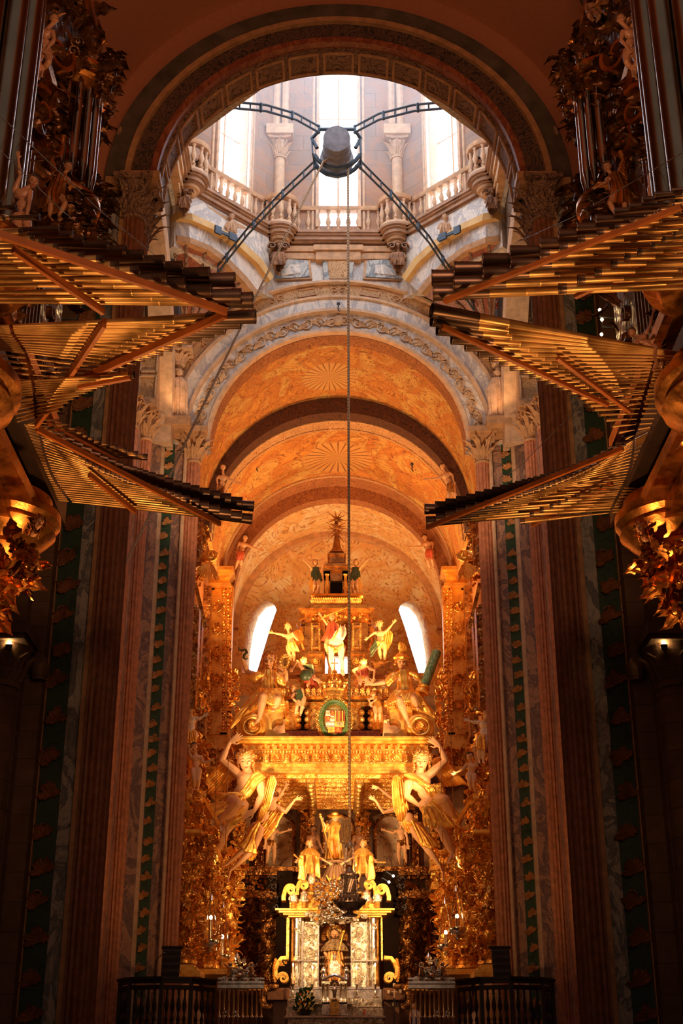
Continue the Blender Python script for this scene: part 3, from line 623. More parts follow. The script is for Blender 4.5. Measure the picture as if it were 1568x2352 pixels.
# the diagonal squinches: arch ring, shell and reddish infill
for s, nm in ((-1, 'left'), (1, 'right')):
    pts_o = [(398, 492), (430, 497), (480, 520), (540, 556), (590, 600), (618, 642)]; pts_i = [(400, 545), (430, 550), (475, 568), (520, 600), (560, 640), (585, 672)]
    def yy(px): return 35.2+2.7*min(1, max(0, (px-430)/208))
    O = [P(mir(x, s), y, yy(x)) for x, y in pts_o]; I = [P(mir(x, s), y, yy(x)+.05) for x, y in pts_i]; nn = V((s*.5, .5, 0)); n2 = V((s, 1, 0)).normalized()
    def ringm(b, A, B, f): b.grid([[a-n2*f, c-n2*f*.3] for a, c in zip(A, B)])
    b = MB(); mid = [o.lerp(i, .35) for o, i in zip(O, I)]; mid2 = [o.lerp(i, .5) for o, i in zip(O, I)]
    b.loft([[o-n2*.22, m_-n2*.28, m_+n2*.2, o+n2*.2] for o, m_ in zip(O, mid)]); struct('trim_squinch_arch_'+nm, b, gold('ochre_cove', (.72, .42, .14), (.6, .3, .08), .6, 8, .2, .02, 0))
    b = MB(); b.loft([[m_-n2*.1, i-n2*.1, i+n2*.3, m_+n2*.3] for m_, i in zip(mid, I)]); struct('trim_squinch_marble_'+nm, b, MPALE)
    I2 = [i.lerp(o, -.22) for o, i in zip(O, I)]; b = MB(); b.loft([[m_-n2*.15, i-n2*.12, i+n2*.3, m_+n2*.3] for m_, i in zip(I, I2)]); struct('trim_squinch_fillet_'+nm, b, TAN)
    apex = V((s*4.9, 38.1, 24.4)); b = MB(); b.grid([[i+n2*.1, i.lerp(apex, .5)+V((0, 0, .25)), apex] for i in I2]); struct('wall_squinch_shell_'+nm, b, MRED)
    b = MB()
    for i in I2[:-1]: b.tube([i+n2*.05, i.lerp(apex, .5)+V((0, -.05, .2)), apex+V((0, -.05, 0))], [.05, .05, .03], 6)
    struct('trim_squinch_ribs_'+nm, b, SCRT)
    # pale infill between squinch arch and balcony
    T = [V((o.x+n2.x*.05, o.y+n2.y*.05, 28.4)) for o in O]; b = MB(); b.loft([[o+n2*.02, o+n2*.3, t_+n2*.3, t_+n2*.02] for o, t_ in zip(O, T)]); struct('wall_squinch_infill_'+nm, b, MPALE)
    # iron clamp on the squinch
    c = P(mir(507, s), 548, 36.1); t = thing('iron_bracket', 'flat black iron anchor plate bolted to the %s ochre arch under the lantern' % nm, 'bracket', c, None)
    b = MB(); d = (P(mir(530, s), 560, 36.4)-P(mir(485, s), 540, 35.8)).normalized(); b.obox(c-n2*.3, d*.45, n2*.03, V((0, 0, .05))); b.build('strap', IRON, t)
    b = MB(); b.obox(c-n2*.32-d*.4, d*.13, n2*.03, V((0, 0, .14))); b.obox(c-n2*.32+d*.22, d*.16, n2*.03, V((0, 0, .13))); b.build('plate', IRON, t)
# wall panels above the chancel arch
def panel(px, ph, name, mat_o, mat_i, dy=0):
    pass
def poly_px(pts, Y): return [P(x, y, Y) for x, y in pts]
b = MB(); b.prism(poly_px([(737, 573), (816, 573), (806, 652), (746, 652)], 38.06), (0, .12, 0)); struct('trim_keystone_panel', b, MGREY)
b = MB(); b.prism(poly_px([(750, 585), (800, 585), (796, 640), (756, 640)], 38.03), (0, .05, 0)); struct('trim_keystone_panel_inner', b, SCRL)
for s, nm in ((-1, 'left'), (1, 'right')):
    for e, (pl, mt) in enumerate((([(658, 590), (712, 593), (717, 640), (610, 645), (620, 635)], TAN), ([(660, 595), (707, 598), (711, 635), (625, 641), (632, 630)], MGREY), ([(665, 607), (688, 608), (690, 627), (645, 632)], MPALE))):
        b = MB(); b.prism(poly_px([(mir(x, s), y) for x, y in pl], 38.12-.03*e), (0, .1, 0)); struct('trim_spandrel_panel_%s' % nm, b, mt)
# ------------------------------------------------------------------ carved figures
def head_mb(b, c, r, g, u, big=False):      # c centre, r half head height, g gaze, u up
    g = g.normalized(); x = g.cross(u).normalized(); u = x.cross(g).normalized(); Mx = Matrix((x, g, u)).transposed()
    def q(a, f, h): return c+x*a*r+g*f*r+u*h*r
    b.ball(q(0, -.12, .22), (.74*r, .86*r, .76*r), Mx, 14, 10); b.ball(q(0, .12, -.3), (.52*r, .58*r, .62*r), Mx, 12, 9)
    b.ball(q(0, .42, -.78), (.2*r, .2*r, .17*r), Mx)                     # chin
    b.caps(q(0, .70, .16), q(0, .92, -.2), .08*r, .13*r); b.ball(q(0, .84, -.24), (.17*r, .12*r, .08*r), Mx)
    for s in (-1, 1):
        b.caps(q(.14*s, .68, .2), q(.46*s, .52, .18), .09*r, .07*r); b.ball(q(.32*s, .45, -.2), (.24*r, .24*r, .22*r), Mx)
        b.ball(q(.72*s, -.05, -.05), (.08*r, .16*r, .24*r), Mx); b.ball(q(.28*s, .56, .02), (.13*r, .1*r, .07*r), Mx)
    b.ball(q(0, .66, -.47), (.22*r, .12*r, .055*r), Mx); b.ball(q(0, .63, -.57), (.17*r, .11*r, .06*r), Mx)
    return q, Mx
def hand_mb(b, w, d, r, side, spread=.5, curl=.35, nrm=V((0, -1, 0))):
    # w wrist, d pointing direction, r half head height; palm, four unequal fingers in two bends, thumb off the side
    d = d.normalized(); nrm = (nrm-d*nrm.dot(d)).normalized(); x = d.cross(nrm)*side; L = r*.8
    for k in range(4):
        o = (k-1.5)*.16*r; b.caps(w+x*o*.45+d*r*.1, w+x*o+d*L, .15*r, .12*r, 6)
    for k, fl in enumerate((.62, .74, .68, .5)):
        o = (k-1.5)*.17*r; fd = (d+x*(k-1.5)*.22*spread).normalized(); a = w+x*o+d*L; m = a+fd*r*fl*.55; e = m+(fd-nrm*-curl).normalized()*r*fl*.5 if False else m+(fd+nrm*curl).normalized()*r*fl*.5
        b.caps(a, m, .095*r, .085*r, 6); b.caps(m, e, .085*r, .065*r, 6)
    t0 = w-x*.22*r+d*r*.25; t1 = t0+(d*.6-x*.8).normalized()*r*.38; t2 = t1+(d*.9-x*.35+nrm*.2).normalized()*r*.34
    b.caps(t0, t1, .12*r, .1*r, 6); b.caps(t1, t2, .1*r, .075*r, 6)
def rings_loft(cs, rx, ry, nf, amp, n=96, seed=0, twist=0, ph=None, side=V((1, 0, 0))):
    rr = random.Random(seed); ph = ph or [rr.random()*6.28 for _ in range(4)]; out = []; L = len(cs)
    for i, c in enumerate(cs):
        t = i/(L-1); d = (cs[min(i+1, L-1)]-cs[max(i-1, 0)]).normalized(); y = d.cross(side).normalized(); x = y.cross(d); r = []
        for k in range(n):
            a = 2*pi*k/n; w = 1+1.5*amp*((t+.06)**.5)*(.62*(1-1.9*abs(sin(nf*.5*a+ph[0]+twist*t*.6+.25*sin(3*a+4*t))))+.38*sin((nf*1.7//1)*a+ph[1]-1.5*t)); r.append(c+x*cos(a)*rx[i]*w+y*sin(a)*ry[i]*w)
        out.append(r)
    return out
def strands(b, A, B, n, r0, r1, sag=0, jit=.3, seed=0, bulge=V((0, -1, 0)), seg=6):
    # cloth folds between two curves A (upper edge) and B (lower edge)
    rr = random.Random(seed)
    def at(L, t):
        t = min(.9999, max(0, t))*(len(L)-1); i = int(t); return L[i].lerp(L[i+1], t-i)
    for k in range(n):
        t = (k+.5)/n; a = at(A, t); e = at(B, t+rr.uniform(-.5, .5)/n); L = (e-a).length; pts = []; rs = []; o = bulge*r0*rr.uniform(-.3, 1.2); q = V((rr.uniform(-1, 1), 0, rr.uniform(-1, 1)))*L*.05*jit*2
        for j in range(seg):
            f = j/(seg-1); pts.append(a.lerp(e, f)+o*sin(pi*f)*.8+q*sin(2*pi*f)+V((0, 0, -sag*sin(pi*f)))); rs.append((r0+(r1-r0)*f)*(1.1-.25*rr.random()))
        b.chain(pts, rs, 6)
def wing_mb(b, root, tips, lead, w, r0=.03, rows=2, nrm=V((0, -1, 0))):
    # feathers running from the leading edge (lead: points) to the tips (points)
    n = len(tips)*3
    def at(L, t):
        t = min(.9999, max(0, t))*(len(L)-1); i = int(t); return L[i].lerp(L[i+1], t-i)
    for row in range(rows):
        for k in range(n):
            t = k/(n-1); a = at(lead, t); e = at(tips, t); e = a+(e-a)*(1-.34*row); d = e-a; L = d.length
            if L < 1e-4: continue
            d.normalize(); nn = (nrm-d*nrm.dot(d)).normalized(); x = d.cross(nn); a = a+nn*(.02+.035*row+.012*(k % 2)); g = []
            for j in range(6):
                f = j/5; ww = w*(.75+.25*f)*(1 if j < 4 else (.85 if j == 4 else .35)); c = a+d*L*f; g.append([c-x*ww*.5, c-x*ww*.18+nn*w*.16, c+nn*w*.3, c+x*ww*.18+nn*w*.16, c+x*ww*.5])
            b.grid(g)
    b.chain(lead, [r0*(1.3-.5*i/len(lead)) for i in range(len(lead))], 8); b.ball(lead[0], r0*1.5)
def hair_mb(b, q, Mx, r, n=60, seed=3, long=0, crown=False):
    rr = random.Random(seed)
    for i in range(n):
        a = rr.uniform(0, 2*pi); h = rr.uniform(-.45 if long else -.1, 1.0); w = sqrt(max(0, 1-h*h)); f = w*sin(a); xx = w*cos(a)
        if f > .35 and h < .62: continue
        p = q(xx*.78, f*.86-.12, h*.82+.22); rb = r*rr.uniform(.13, .21)
        b.ball(p, rb, None, 7, 5)
        if i % 3 == 0: b.tube([p+V((rb*1.5*cos(t_), -rb*.4, rb*1.5*sin(t_))) for t_ in [rr.uniform(0, 6)+u*.9 for u in range(5)]], rb*.35, 5)
    for s in (-1, 1):
        for k in range(int(long*5)):
            b.ball(q(.74*s+rr.uniform(-.08, .08), -.1, -.25-k*.2), r*rr.uniform(.13, .19), None, 7, 5)
LIPM = plain('painted_lips', (.5, .12, .07), .4); BROWM = plain('painted_eyebrow', (.35, .16, .07), .5)
def T(p, Y, dflt=0):   # (px, py[, depth offset]) -> world
    return P(p[0], p[1], Y+(p[2] if len(p) > 2 else dflt))
def figure(name, label, Y, sp, cat='statue', s=-1, group=None, skin=None, hair=None, cloth=None, vox=.1, mirror=True):
    """sp: hd, r (px), ch, pv, arms [(elbow, wrist, hand dir px)], legs [(knee, ankle, toe)], robe, wings, gaze ..."""
    skin = skin or FLESH; hair = hair or HAIRG; cloth = cloth or GOLD
    m = (lambda p: (mir(p[0], s), *p[1:])) if mirror else (lambda p: p)
    hd = T(m(sp['hd']), Y); k = M(sp['hd'][1], Y); r = sp['r']*k; ch = T(m(sp['ch']), Y); pv = T(m(sp['pv']), Y)
    base = V((pv.x, pv.y, min(pv.z, *[T(m(l[1]), Y).z for l in sp['legs']]) if sp.get('legs') else pv.z-r*2))
    t = thing(name, label, cat, base, group); b = MB(); sg = (1 if s > 0 else -1) if mirror else -1
    upv = (ch-pv).normalized(); tilt = sp.get('tilt', 0)*(-sg if mirror else 1); g = V(sp.get('gaze', (0, -1, -.35))); g = V((g.x*(-sg if mirror else 1), g.y, g.z))
    ud = V((tilt, 0, 1)).normalized(); q, Mx = head_mb(b, hd, r, g, ud)
    b.caps(q(0, -.15, -.5), ch+upv*r*.55, .36*r, .42*r)
    xs = V((0, 1, 0)).cross(upv).normalized(); xs = xs if xs.x > 0 else -xs; xs = (xs+V((0, sp.get('turn', 0)*(-sg if mirror else 1), 0))).normalized(); fy = V((0, -1, 0))
    wS = sp.get('sw', 1.15)*r; wH = sp.get('hw', .62)*r
    S = {-1: ch-xs*wS+upv*r*.35, 1: ch+xs*wS+upv*r*.35}; Hp = {-1: pv-xs*wH-upv*r*.1, 1: pv+xs*wH-upv*r*.1}
    b.caps(S[-1]-xs*0, S[1], .42*r, .42*r); By = xs.cross(upv); Mb = Matrix((xs, By, upv)).transposed()
    b.ball(ch, (1.12*r, .72*r, .95*r), Mb, 14, 10); b.ball(ch.lerp(pv, .5), (.82*r, .58*r, .9*r), Mb, 12, 9); b.ball(pv, (.95*r, .68*r, .72*r), Mb, 12, 9)
    for e in (-1, 1): b.ball(ch+xs*.48*r*e+fy*.5*r+upv*.05*r, (.42*r, .22*r, .33*r), Mb)
    b.ball(ch.lerp(pv, .72)+fy*.42*r, (.45*r, .2*r, .4*r), Mb)
    W = {}
    for e, arm in zip((-1, 1), sp['arms']):
        if arm is None: continue
        if mirror and s > 0: e = -e
        E_ = T(m(arm[0]), Y, -.05); Hn = T(m(arm[1]), Y, -.1)
        b.chain([S[e], S[e].lerp(E_, .35), E_], [.46*r, .46*r, .31*r]); b.chain([E_, E_.lerp(Hn, .3), Hn], [.32*r, .35*r, .19*r])
        hdv = T(m(arm[2]), Y, -.1)-Hn if len(arm) > 2 else Hn-E_
        hand_mb(b, Hn, hdv, r*.92, e, sp.get('spread', .6), sp.get('curl', .25)); W[e] = Hn
    if not sp.get('nolegs'):
        for e, leg in zip((-1, 1), sp['legs']):
            if mirror and s > 0: e = -e
            Kn = T(m(leg[0]), Y, -.12); An = T(m(leg[1]), Y)
            b.chain([Hp[e], Hp[e].lerp(Kn, .35), Kn], [.72*r, .76*r, .47*r]); b.ball(Kn+fy*.1*r, .42*r); b.chain([Kn, Kn.lerp(An, .32)+V((0, .08*r, 0)), An], [.46*r, .54*r, .26*r])
            Toe = T(m(leg[2]), Y, -.15) if len(leg) > 2 else An+V((0, -.7*r, -.35*r)); fd = (Toe-An)
            if fd.length < .6*r: fd = fd.normalized()*.8*r
            b.ball(An-fd.normalized()*.15*r, .24*r); b.chain([An, An+fd*.6, An+fd], [.24*r, .23*r, .17*r])
            x2 = fd.cross(V((0, 0, 1))).normalized()
            for j in range(5): b.caps(An+fd*.9+x2*(j-2)*.09*r, An+fd*(1.18-.03*abs(j-1))+x2*(j-2)*.11*r, .09*r, .07*r, 6)
    body = b.remesh('body', max(r*vox, .008), skin, t, 5)
    hb = MB()
    if sp.get('hairn', 46): hair_mb(hb, q, Mx, r, sp.get('hairn', 46), int(hd.x*10) % 97, sp.get('long', 1)); hb.build('hair', hair, t)
    if sp['r'] >= 9 and skin is not STONEC:
        for e in (-1, 1):
            eb = MB(); eb.ball(q(.29*e, .66, .03), (.12*r, .05*r, .055*r), Mx); eb.build('eye', HAIRD, body)
            if sp['r'] > 13: eb = MB(); eb.tube([q(.12*e, .77, .24), q(.3*e, .74, .31), q(.48*e, .58, .24)], .028*r, 5); eb.build('eyebrow', BROWM, body)
        eb = MB(); eb.ball(q(0, .74, -.49), (.19*r, .06*r, .045*r), Mx); eb.ball(q(0, .70, -.57), (.15*r, .06*r, .04*r), Mx); eb.build('lips', LIPM, body)
    if sp.get('beard'):
        bb = MB()
        for i in range(26): a = radians(R.uniform(-80, 80)); bb.ball(q(.42*sin(a), .28+.3*cos(a), -.62-R.uniform(0, .45)), r*R.uniform(.1, .16), None, 6, 4)
        bb.build('beard', hair, t)
    for ti, rb in enumerate(sp.get('robe', ())):   # each: list of (px,py,rx_px,ry_px[,dy]), folds, amplitude
        cs = [T(m((a[0], a[1], a[4] if len(a) > 4 else 0)), Y) for a in rb[0]]
        bb = MB(); bb.loft(rings_loft(cs, [a[2]*k for a in rb[0]], [a[3]*k for a in rb[0]], rb[1], rb[2], 96, ti+int(hd.z*7), 2)); bb.build(rb[4] if len(rb) > 4 else 'robe', rb[3] if len(rb) > 3 and rb[3] else cloth, t)
    for ti, dr in enumerate(sp.get('drape', ())):  # each: A pts, B pts, n, r0 px, r1 px
        bb = MB(); A = [T(m(p), Y, -.25) for p in dr[0]]; B = [T(m(p), Y, -.2) for p in dr[1]]
        strands(bb, A, B, dr[2], dr[3]*k, dr[4]*k, 0, .4, ti+int(hd.z*5)); bb.remesh('drapery', max(r*vox*1.1, .012), dr[5] if len(dr) > 5 else cloth, t, 1)
    for wg in sp.get('wings', ()):
        bb = MB(); ld = [T(m(p), Y, .25) for p in wg[0]]; tp = [T(m(p), Y, .25) for p in wg[1]]; wing_mb(bb, ld[0], tp, ld, wg[2]*k, wg[2]*k*.5); bb.build('wing', cloth if len(wg) < 4 else wg[3], t)
    return t, dict(q=q, Mx=Mx, r=r, k=k, W=W, hd=hd, ch=ch, pv=pv, m=m, Y=Y)
def std(px, py, r, pose='stand', w=1, drop=1):
    """a standing body scaled from a head at (px, py) of half height r (pixels)"""
    def o(x, y): return (px+x*r*w, py+y*r)
    d = dict(hd=(px, py), r=r, ch=o(0, 2.5), pv=o(.1, 5.2), arms=[(o(-2.2, 4.0), o(-2.0, 6.0)), (o(2.2, 4.0), o(2.3, 5.8))], legs=[(o(-.7, 8.2), o(-.6, 11.4), o(-.9, 12.1)), (o(.9, 8.2), o(.9, 11.4), o(1.3, 12.1))])
    return d
# ------------------------------------------------------------------ organs
def at(L, t):
    t = min(.99999, max(0, t))*(len(L)-1); i = int(t); f = t-i; return tuple(a+(b-a)*f for a, b in zip(L[i], L[i+1]))
PIPEG = {}
def pipe(parent, a, b, dark, s):
    d = b-a; L = d.length; r = .02+.0215*L; ax = d.normalized(); w = parent
    if L < .08: return
    mb = MB(); cut = .55 if dark else (.80 if L > 2.2 else .95); mb.k = 0  # darker tip section painted for light falling off along the pipe
    def rr(t): return r*(.22+.78*t**1.25)
    mb.tube([a-ax*.35, a-ax*.05], [.014, .016], 6)
    mb.lathe([(rr(t)*q, t*L) for t, q in ((0, 1), (.15, 1), (.30, 1), (.302, 1.06), (.312, 1.06), (.314, 1), (.5, 1), (.66, 1), (.662, 1.05), (.67, 1.05), (.672, 1), (cut, 1))], a, 14, ax, cap=False)
    mb.k = 1; mb.lathe([(rr(cut)*1.07, cut*L-.005), (rr(cut)*1.08, cut*L+.01), (rr(1)*1.06, L-.012), (rr(1)*1.12, L-.006), (rr(1)*1.12, L), (rr(1)*.98, L), (rr(.9)*.9, L*.9), (rr(.7)*.8, L*.72), (0, L*.7)], a, 14, ax, cap=False)
    mb.build('trumpet_pipe', None, w, 38, [BRASS, BRASS_SHADE])
def fan(name, label, mouths, roots, n, z, rails, dark=False, cat='organ pipes', t=None):
    s = -1 if mouths[0][0] < AX else 1
    if t is None: c = PZ(*at(roots, .5), z); t = thing(name, label, cat, c, 'fans of horizontal trumpet pipes')
    for i in range(n):
        u = i/(n-1); mo = PZ(*at(mouths, u), z); ro = PZ(*at(roots, u), z); pipe(t, ro, mo, dark, s)
    for (p0, p1, wd) in rails:
        b = MB(); b.bar(PZ(*p0, z-.16), PZ(*p1, z-.16), .05, wd); b.build('rail', RAIL, t)
    return t
# left
A1 = [(-30, 490), (11, 501), (50, 532), (78, 547), (99, 555), (134, 566), (157, 578), (194, 587), (238, 595), (272, 610), (320, 622), (383, 639), (425, 652), (486, 668), (554, 680), (581, 689)]
t = fan('trumpet_fan', 'upper left fan of horizontal trumpet pipes, mouths stepping down to the right', A1, [(-60, p[1]+4) for p in A1], 16, 10.6,
    [((-10, 535), (520, 716), .09), ((30, 572), (237, 716), .09)])
A2 = [(5, 466), (38, 476), (92, 499), (136, 526), (168, 538), (191, 551), (247, 562), (290, 574), (329, 585), (377, 599), (419, 614), (482, 629), (540, 643)]
fan('', '', A2, [(-60, p[1]+3) for p in A2], 13, 10.84, [], True, t=t)
B1 = [(587, 727), (517, 754), (462, 771), (417, 786), (375, 807), (335, 822), (290, 839), (245, 857), (205, 872), (165, 895), (135, 915), (112, 938), (95, 962)]
t = fan('trumpet_fan', 'middle left fan of trumpet pipes shrinking downwards, tied by wide orange rails', B1, [(30, 748), (34, 765), (50, 790), (65, 811), (76, 861), (82, 918), (84, 966)], 25, 10.6,
    [((518, 722), (150, 888), .10), ((240, 742), (140, 892), .13), ((150, 888), (84, 975), .12)])
fan('', '', [(308, 861), (282, 871), (253, 879), (230, 887), (205, 897), (180, 908), (158, 922), (140, 940)], [(80, 874), (84, 905), (86, 955)], 13, 10.36, [((180, 890), (300, 868), .05)], t=t)
C1 = [(578, 1192), (536, 1180), (490, 1165), (450, 1152), (415, 1140), (388, 1131), (352, 1119), (327, 1110), (305, 1106), (282, 1098), (264, 1090), (243, 1083), (215, 1069), (188, 1052), (160, 1030), (130, 1003), (110, 980)]
RC = [(165, 1152), (150, 1132), (134, 1110), (122, 1088), (113, 1065), (104, 1038), (96, 1010), (88, 978)]
t = fan('trumpet_fan', 'lower left fan of trumpet pipes lengthening downwards in front of the fluted chancel columns', C1, RC, 29, 10.6, [((84, 985), (505, 1203), .08), ((205, 1090), (310, 1175), .08)])
C2 = [(582, 1163), (535, 1146), (491, 1134), (450, 1123), (416, 1113), (380, 1100), (344, 1090), (322, 1082), (295, 1075), (265, 1062), (235, 1048), (200, 1028), (165, 1008), (125, 982)]
fan('', '', C2, [(150, 1128), (125, 1080), (104, 1030), (92, 985)], 24, 10.84, [], True, t=t)
fan('', '', [(339, 1050), (315, 1043), (288, 1033), (267, 1027), (245, 1021), (224, 1013), (207, 1006), (194, 999), (180, 989), (160, 978), (140, 966)], [(120, 1040), (105, 1005), (95, 965)], 12, 11.08, [((110, 975), (268, 1058), .05)], t=t)
# right
A2 = [(991, 638), (1043, 618), (1108, 597), (1171, 578), (1240, 558), (1282, 539), (1324, 523), (1368, 504), (1410, 486), (1445, 475), (1474, 459), (1503, 448), (1545, 438)]
A1 = [(994, 673), (1041, 651), (1108, 629), (1172, 607), (1240, 585), (1284, 570), (1326, 553), (1371, 537), (1412, 523), (1447, 512), (1480, 499), (1511, 485), (1544, 471)]
t = fan('trumpet_fan', 'upper right fan of horizontal trumpet pipes with dark mouths climbing to the right', A1, [(1640, p[1]-14) for p in A1], 13, 10.6, [((1565, 475), (1020, 692), .06), ((1568, 565), (1320, 682), .05)])
fan('', '', A2, [(1640, p[1]-12) for p in A2], 13, 10.84, [], True, t=t)
fan('', '', [(1282, 663), (1326, 642), (1366, 624), (1404, 605), (1435, 590), (1464, 578), (1495, 564), (1520, 550), (1545, 539)], [(1640, 646), (1640, 590), (1640, 530)], 9, 10.36, [], t=t)
B1 = [(991, 713), (991, 746), (1043, 781), (1093, 806), (1134, 824), (1171, 841), (1208, 857), (1236, 868), (1268, 882), (1290, 892), (1326, 913), (1345, 927), (1362, 942), (1385, 962), (1410, 985), (1436, 1008)]
t = fan('trumpet_fan', 'middle right fan of trumpet pipes shrinking downwards in two ranks', B1, [(1500, 800), (1499, 812), (1495, 840), (1488, 870), (1478, 905), (1465, 950), (1455, 1000)], 25, 10.6, [((1015, 750), (1395, 930), .06), ((1280, 822), (1445, 945), .05)])
fan('', '', [(1251, 812), (1270, 837), (1294, 855), (1315, 867), (1335, 878), (1352, 888), (1368, 903), (1390, 922), (1410, 940)], [(1505, 818), (1490, 860), (1470, 925)], 11, 10.84, [], t=t)
C1 = [(979, 1198), (1019, 1184), (1062, 1173), (1100, 1161), (1138, 1151), (1168, 1142), (1197, 1132), (1220, 1126), (1245, 1118), (1270, 1109), (1295, 1100), (1320, 1090), (1350, 1077), (1380, 1060), (1410, 1040), (1438, 1020)]
C2 = [(975, 1169), (1018, 1157), (1062, 1146), (1100, 1136), (1134, 1126), (1168, 1117), (1195, 1109), (1220, 1103), (1245, 1095), (1266, 1089), (1288, 1082), (1310, 1074), (1340, 1061), (1370, 1046), (1400, 1028), (1432, 1005)]
RC = [(1398, 1171), (1412, 1145), (1425, 1120), (1437, 1097), (1446, 1065), (1452, 1030), (1454, 1012)]
t = fan('trumpet_fan', 'lower right fan of trumpet pipes, dark mouths above bright ones, long at the bottom', C1, RC, 28, 10.6, [((1430, 1030), (980, 1212), .07), ((1405, 1110), (1222, 1206), .06)])
fan('', '', C2, RC, 28, 10.84, [], True, t=t)
fan('', '', [(1195, 1198), (1216, 1180), (1239, 1171), (1262, 1161), (1280, 1154), (1297, 1148), (1325, 1138), (1352, 1128), (1379, 1117)], [(1398, 1178), (1410, 1150), (1425, 1120)], 9, 10.36, [], t=t)
# organ cases
def carve(b, fn, n, size, seed, nrm=V((0, 0, 0))):   # fn(u, v) -> (point, normal); leaves, scrolls and bosses packed over a surface
    rr = random.Random(seed)
    for i in range(n):
        p, nn = fn(rr.random(), rr.random()); x, y, _ = frame(nn); a = rr.uniform(0, 6.28); d = x*cos(a)+y*sin(a); z = size*rr.uniform(.6, 1.3); k = rr.random()
        if k < .55: b.leaf(p, (d+nn*.25), nn, z*1.5, z*.7, rr.uniform(.3, .9))
        elif k < .78: b.volute(p+nn*z*.2, z*.5, 1.3, z*.3, z*.14, d, nn.cross(d), a, rr.choice((-1, 1)))
        else: b.ball(p+nn*z*.15, z*.28, None, 7, 5)
def plume(b, base, top, w, n, seed):     # tapering carved finial of leaves
    rr = random.Random(seed); d = top-base; L = d.length; x, y, dd = frame(d); b.tube([base, base+d*.5, top], [w*.3, w*.25, w*.05], 8)
    for i in range(n):
        t = i/n; a = rr.uniform(0, 6.28); q = x*cos(a)+y*sin(a); b.leaf(base+d*t+q*w*.15, dd*.8+q*.6, q, L*.10+w*.26, w*.55*(1-.5*t), 1.3)
        if i % 2 == 0: b.ball(base+d*t+q*w*.38*(1-.5*t), w*.15, None, 7, 5)
        if i % 5 == 0: b.volute(base+d*t+q*w*.3*(1-.5*t), w*.26, 1.3, w*.16, w*.08, dd, q, i, 1)
for s, nm in ((-1, 'left'), (1, 'right')):
    t = thing('organ_case', 'towering dark gilded organ case with vertical pipes on the %s side of the nave' % nm, 'organ', (s*5.2, 16.5, 9.2))
    b = MB(); b.box((s*4.85, 11, 10.9), (s*5.65, 20.6, 22.4)); b.box((s*4.75, 11, 10.3), (s*6.85, 20.9, 10.95)); b.box((s*5.0, 11, 9.9), (s*6.85, 20.5, 10.3)); b.build('case_body', ORGW, t)
    b = MB(); b.box((s*4.42, 11.2, 10.45), (s*4.75, 20.4, 10.95)); b.build('wind_chest', DWOOD, t)
    # pipe towers: big one near, flat of tall pipes, small far one
    def vp(x, y, z0, z1, r):
        b = MB(); b.lathe([(.02, z0), (r, z0+.35), (r, z0+.36), (r, z1-.1), (r*1.04, z1-.08), (r*1.04, z1), (r*.9, z1), (r*.88, z1-.3)], (x, y, 0), 14, cap=False); b.tube([V((x, y-r*.9, z0+.42)), V((x, y-r, z0+.6))], r*.3, 5); b.build('vertical_pipe', TIN, t)
    for k in range(7):
        a = radians(-78+26*k); vp(s*(4.95-.75*cos(a)), 14.3+.95*sin(a), 11.6+.12*abs(3-k), 16.3+.25*(3-abs(3-k)), .17)
    for k in range(5): vp(s*4.72, 16.15+.2*k, 13.0, 15.5-.1*k, .085)
    for k in range(8):
        a = radians(-84+24*k); vp(s*(4.75-.48*cos(a)), 19.3+.52*sin(a), 16.2, 18.3, .075)
    for k in range(5): vp(s*4.72, 17.5+.2*k, 12.2, 14.0, .075)
    for k in range(4): vp(s*4.6, 14.6+.32*k, 6.9, 10.2, .12)   # lower pipes seen under the fans
    # tower crowns and cornices
    b = MB()
    for x, y, z, r in ((4.95, 14.3, 11.2, 1.2), (4.95, 14.3, 16.9, 1.2), (4.8, 19.3, 15.7, .7), (4.8, 19.3, 18.35, .75)):
        b.lathe([(r*.8, -.2), (r*.86, -.05), (r*.98, 0), (r*.95, .1), (r*1.04, .18), (r*1.04, .26), (r*.9, .3), (0, .3)], (s*x, y, z), 28)
    for z in (12.0, 16.9, 20.6, 22.2): b.box((s*4.6, 11, z), (s*5.0, 20.8, z+.22)); b.box((s*4.68, 11, z-.12), (s*5.0, 20.7, z))
    b.build('cornice', ORGG, t)
    b = MB(); carve(b, lambda u, v: (V((s*4.8, 11.5+9*u, 11.3+10.8*v)), V((-s, 0, 0))), 420, .3, 5); b.build('foliage_carving', ORGW, t)
    b = MB(); carve(b, lambda u, v: (V((s*(4.95-1.2*cos(radians(-80+160*u))), 14.3+1.25*sin(radians(-80+160*u)), 16.6+1.3*v)), V((-s*cos(radians(-80+160*u)), sin(radians(-80+160*u)), -.4)).normalized()), 120, .26, 6)
    carve(b, lambda u, v: (V((s*(4.8-.72*cos(radians(-80+160*u))), 19.3+.75*sin(radians(-80+160*u)), 18.1+.9*v)), V((-s*cos(radians(-80+160*u)), sin(radians(-80+160*u)), -.4)).normalized()), 90, .2, 7); b.build('crown_carving', ORGW, t)
    for (x0, y0, x1, y1, Y, w, n) in ((225, 235, 262, 125, 20.7, .5, 40), (190, 95, 215, 60, 20.4, .6, 34), (150, 60, 165, -30, 19.5, .7, 30), (215, 330, 226, 230, 20.3, .45, 30), (100, 340, 120, 210, 18, .6, 34), (215, 560, 225, 420, 20.5, .6, 40), (180, 560, 140, 440, 18, .7, 40)):
        b = MB(); plume(b, P(mir(x0, s), y0, Y), P(mir(x1, s), y1, Y), w, n, int(x0)); b.build('leaf_finial', ORGW, t)
    # open curved pediments of the towers
    b = MB()
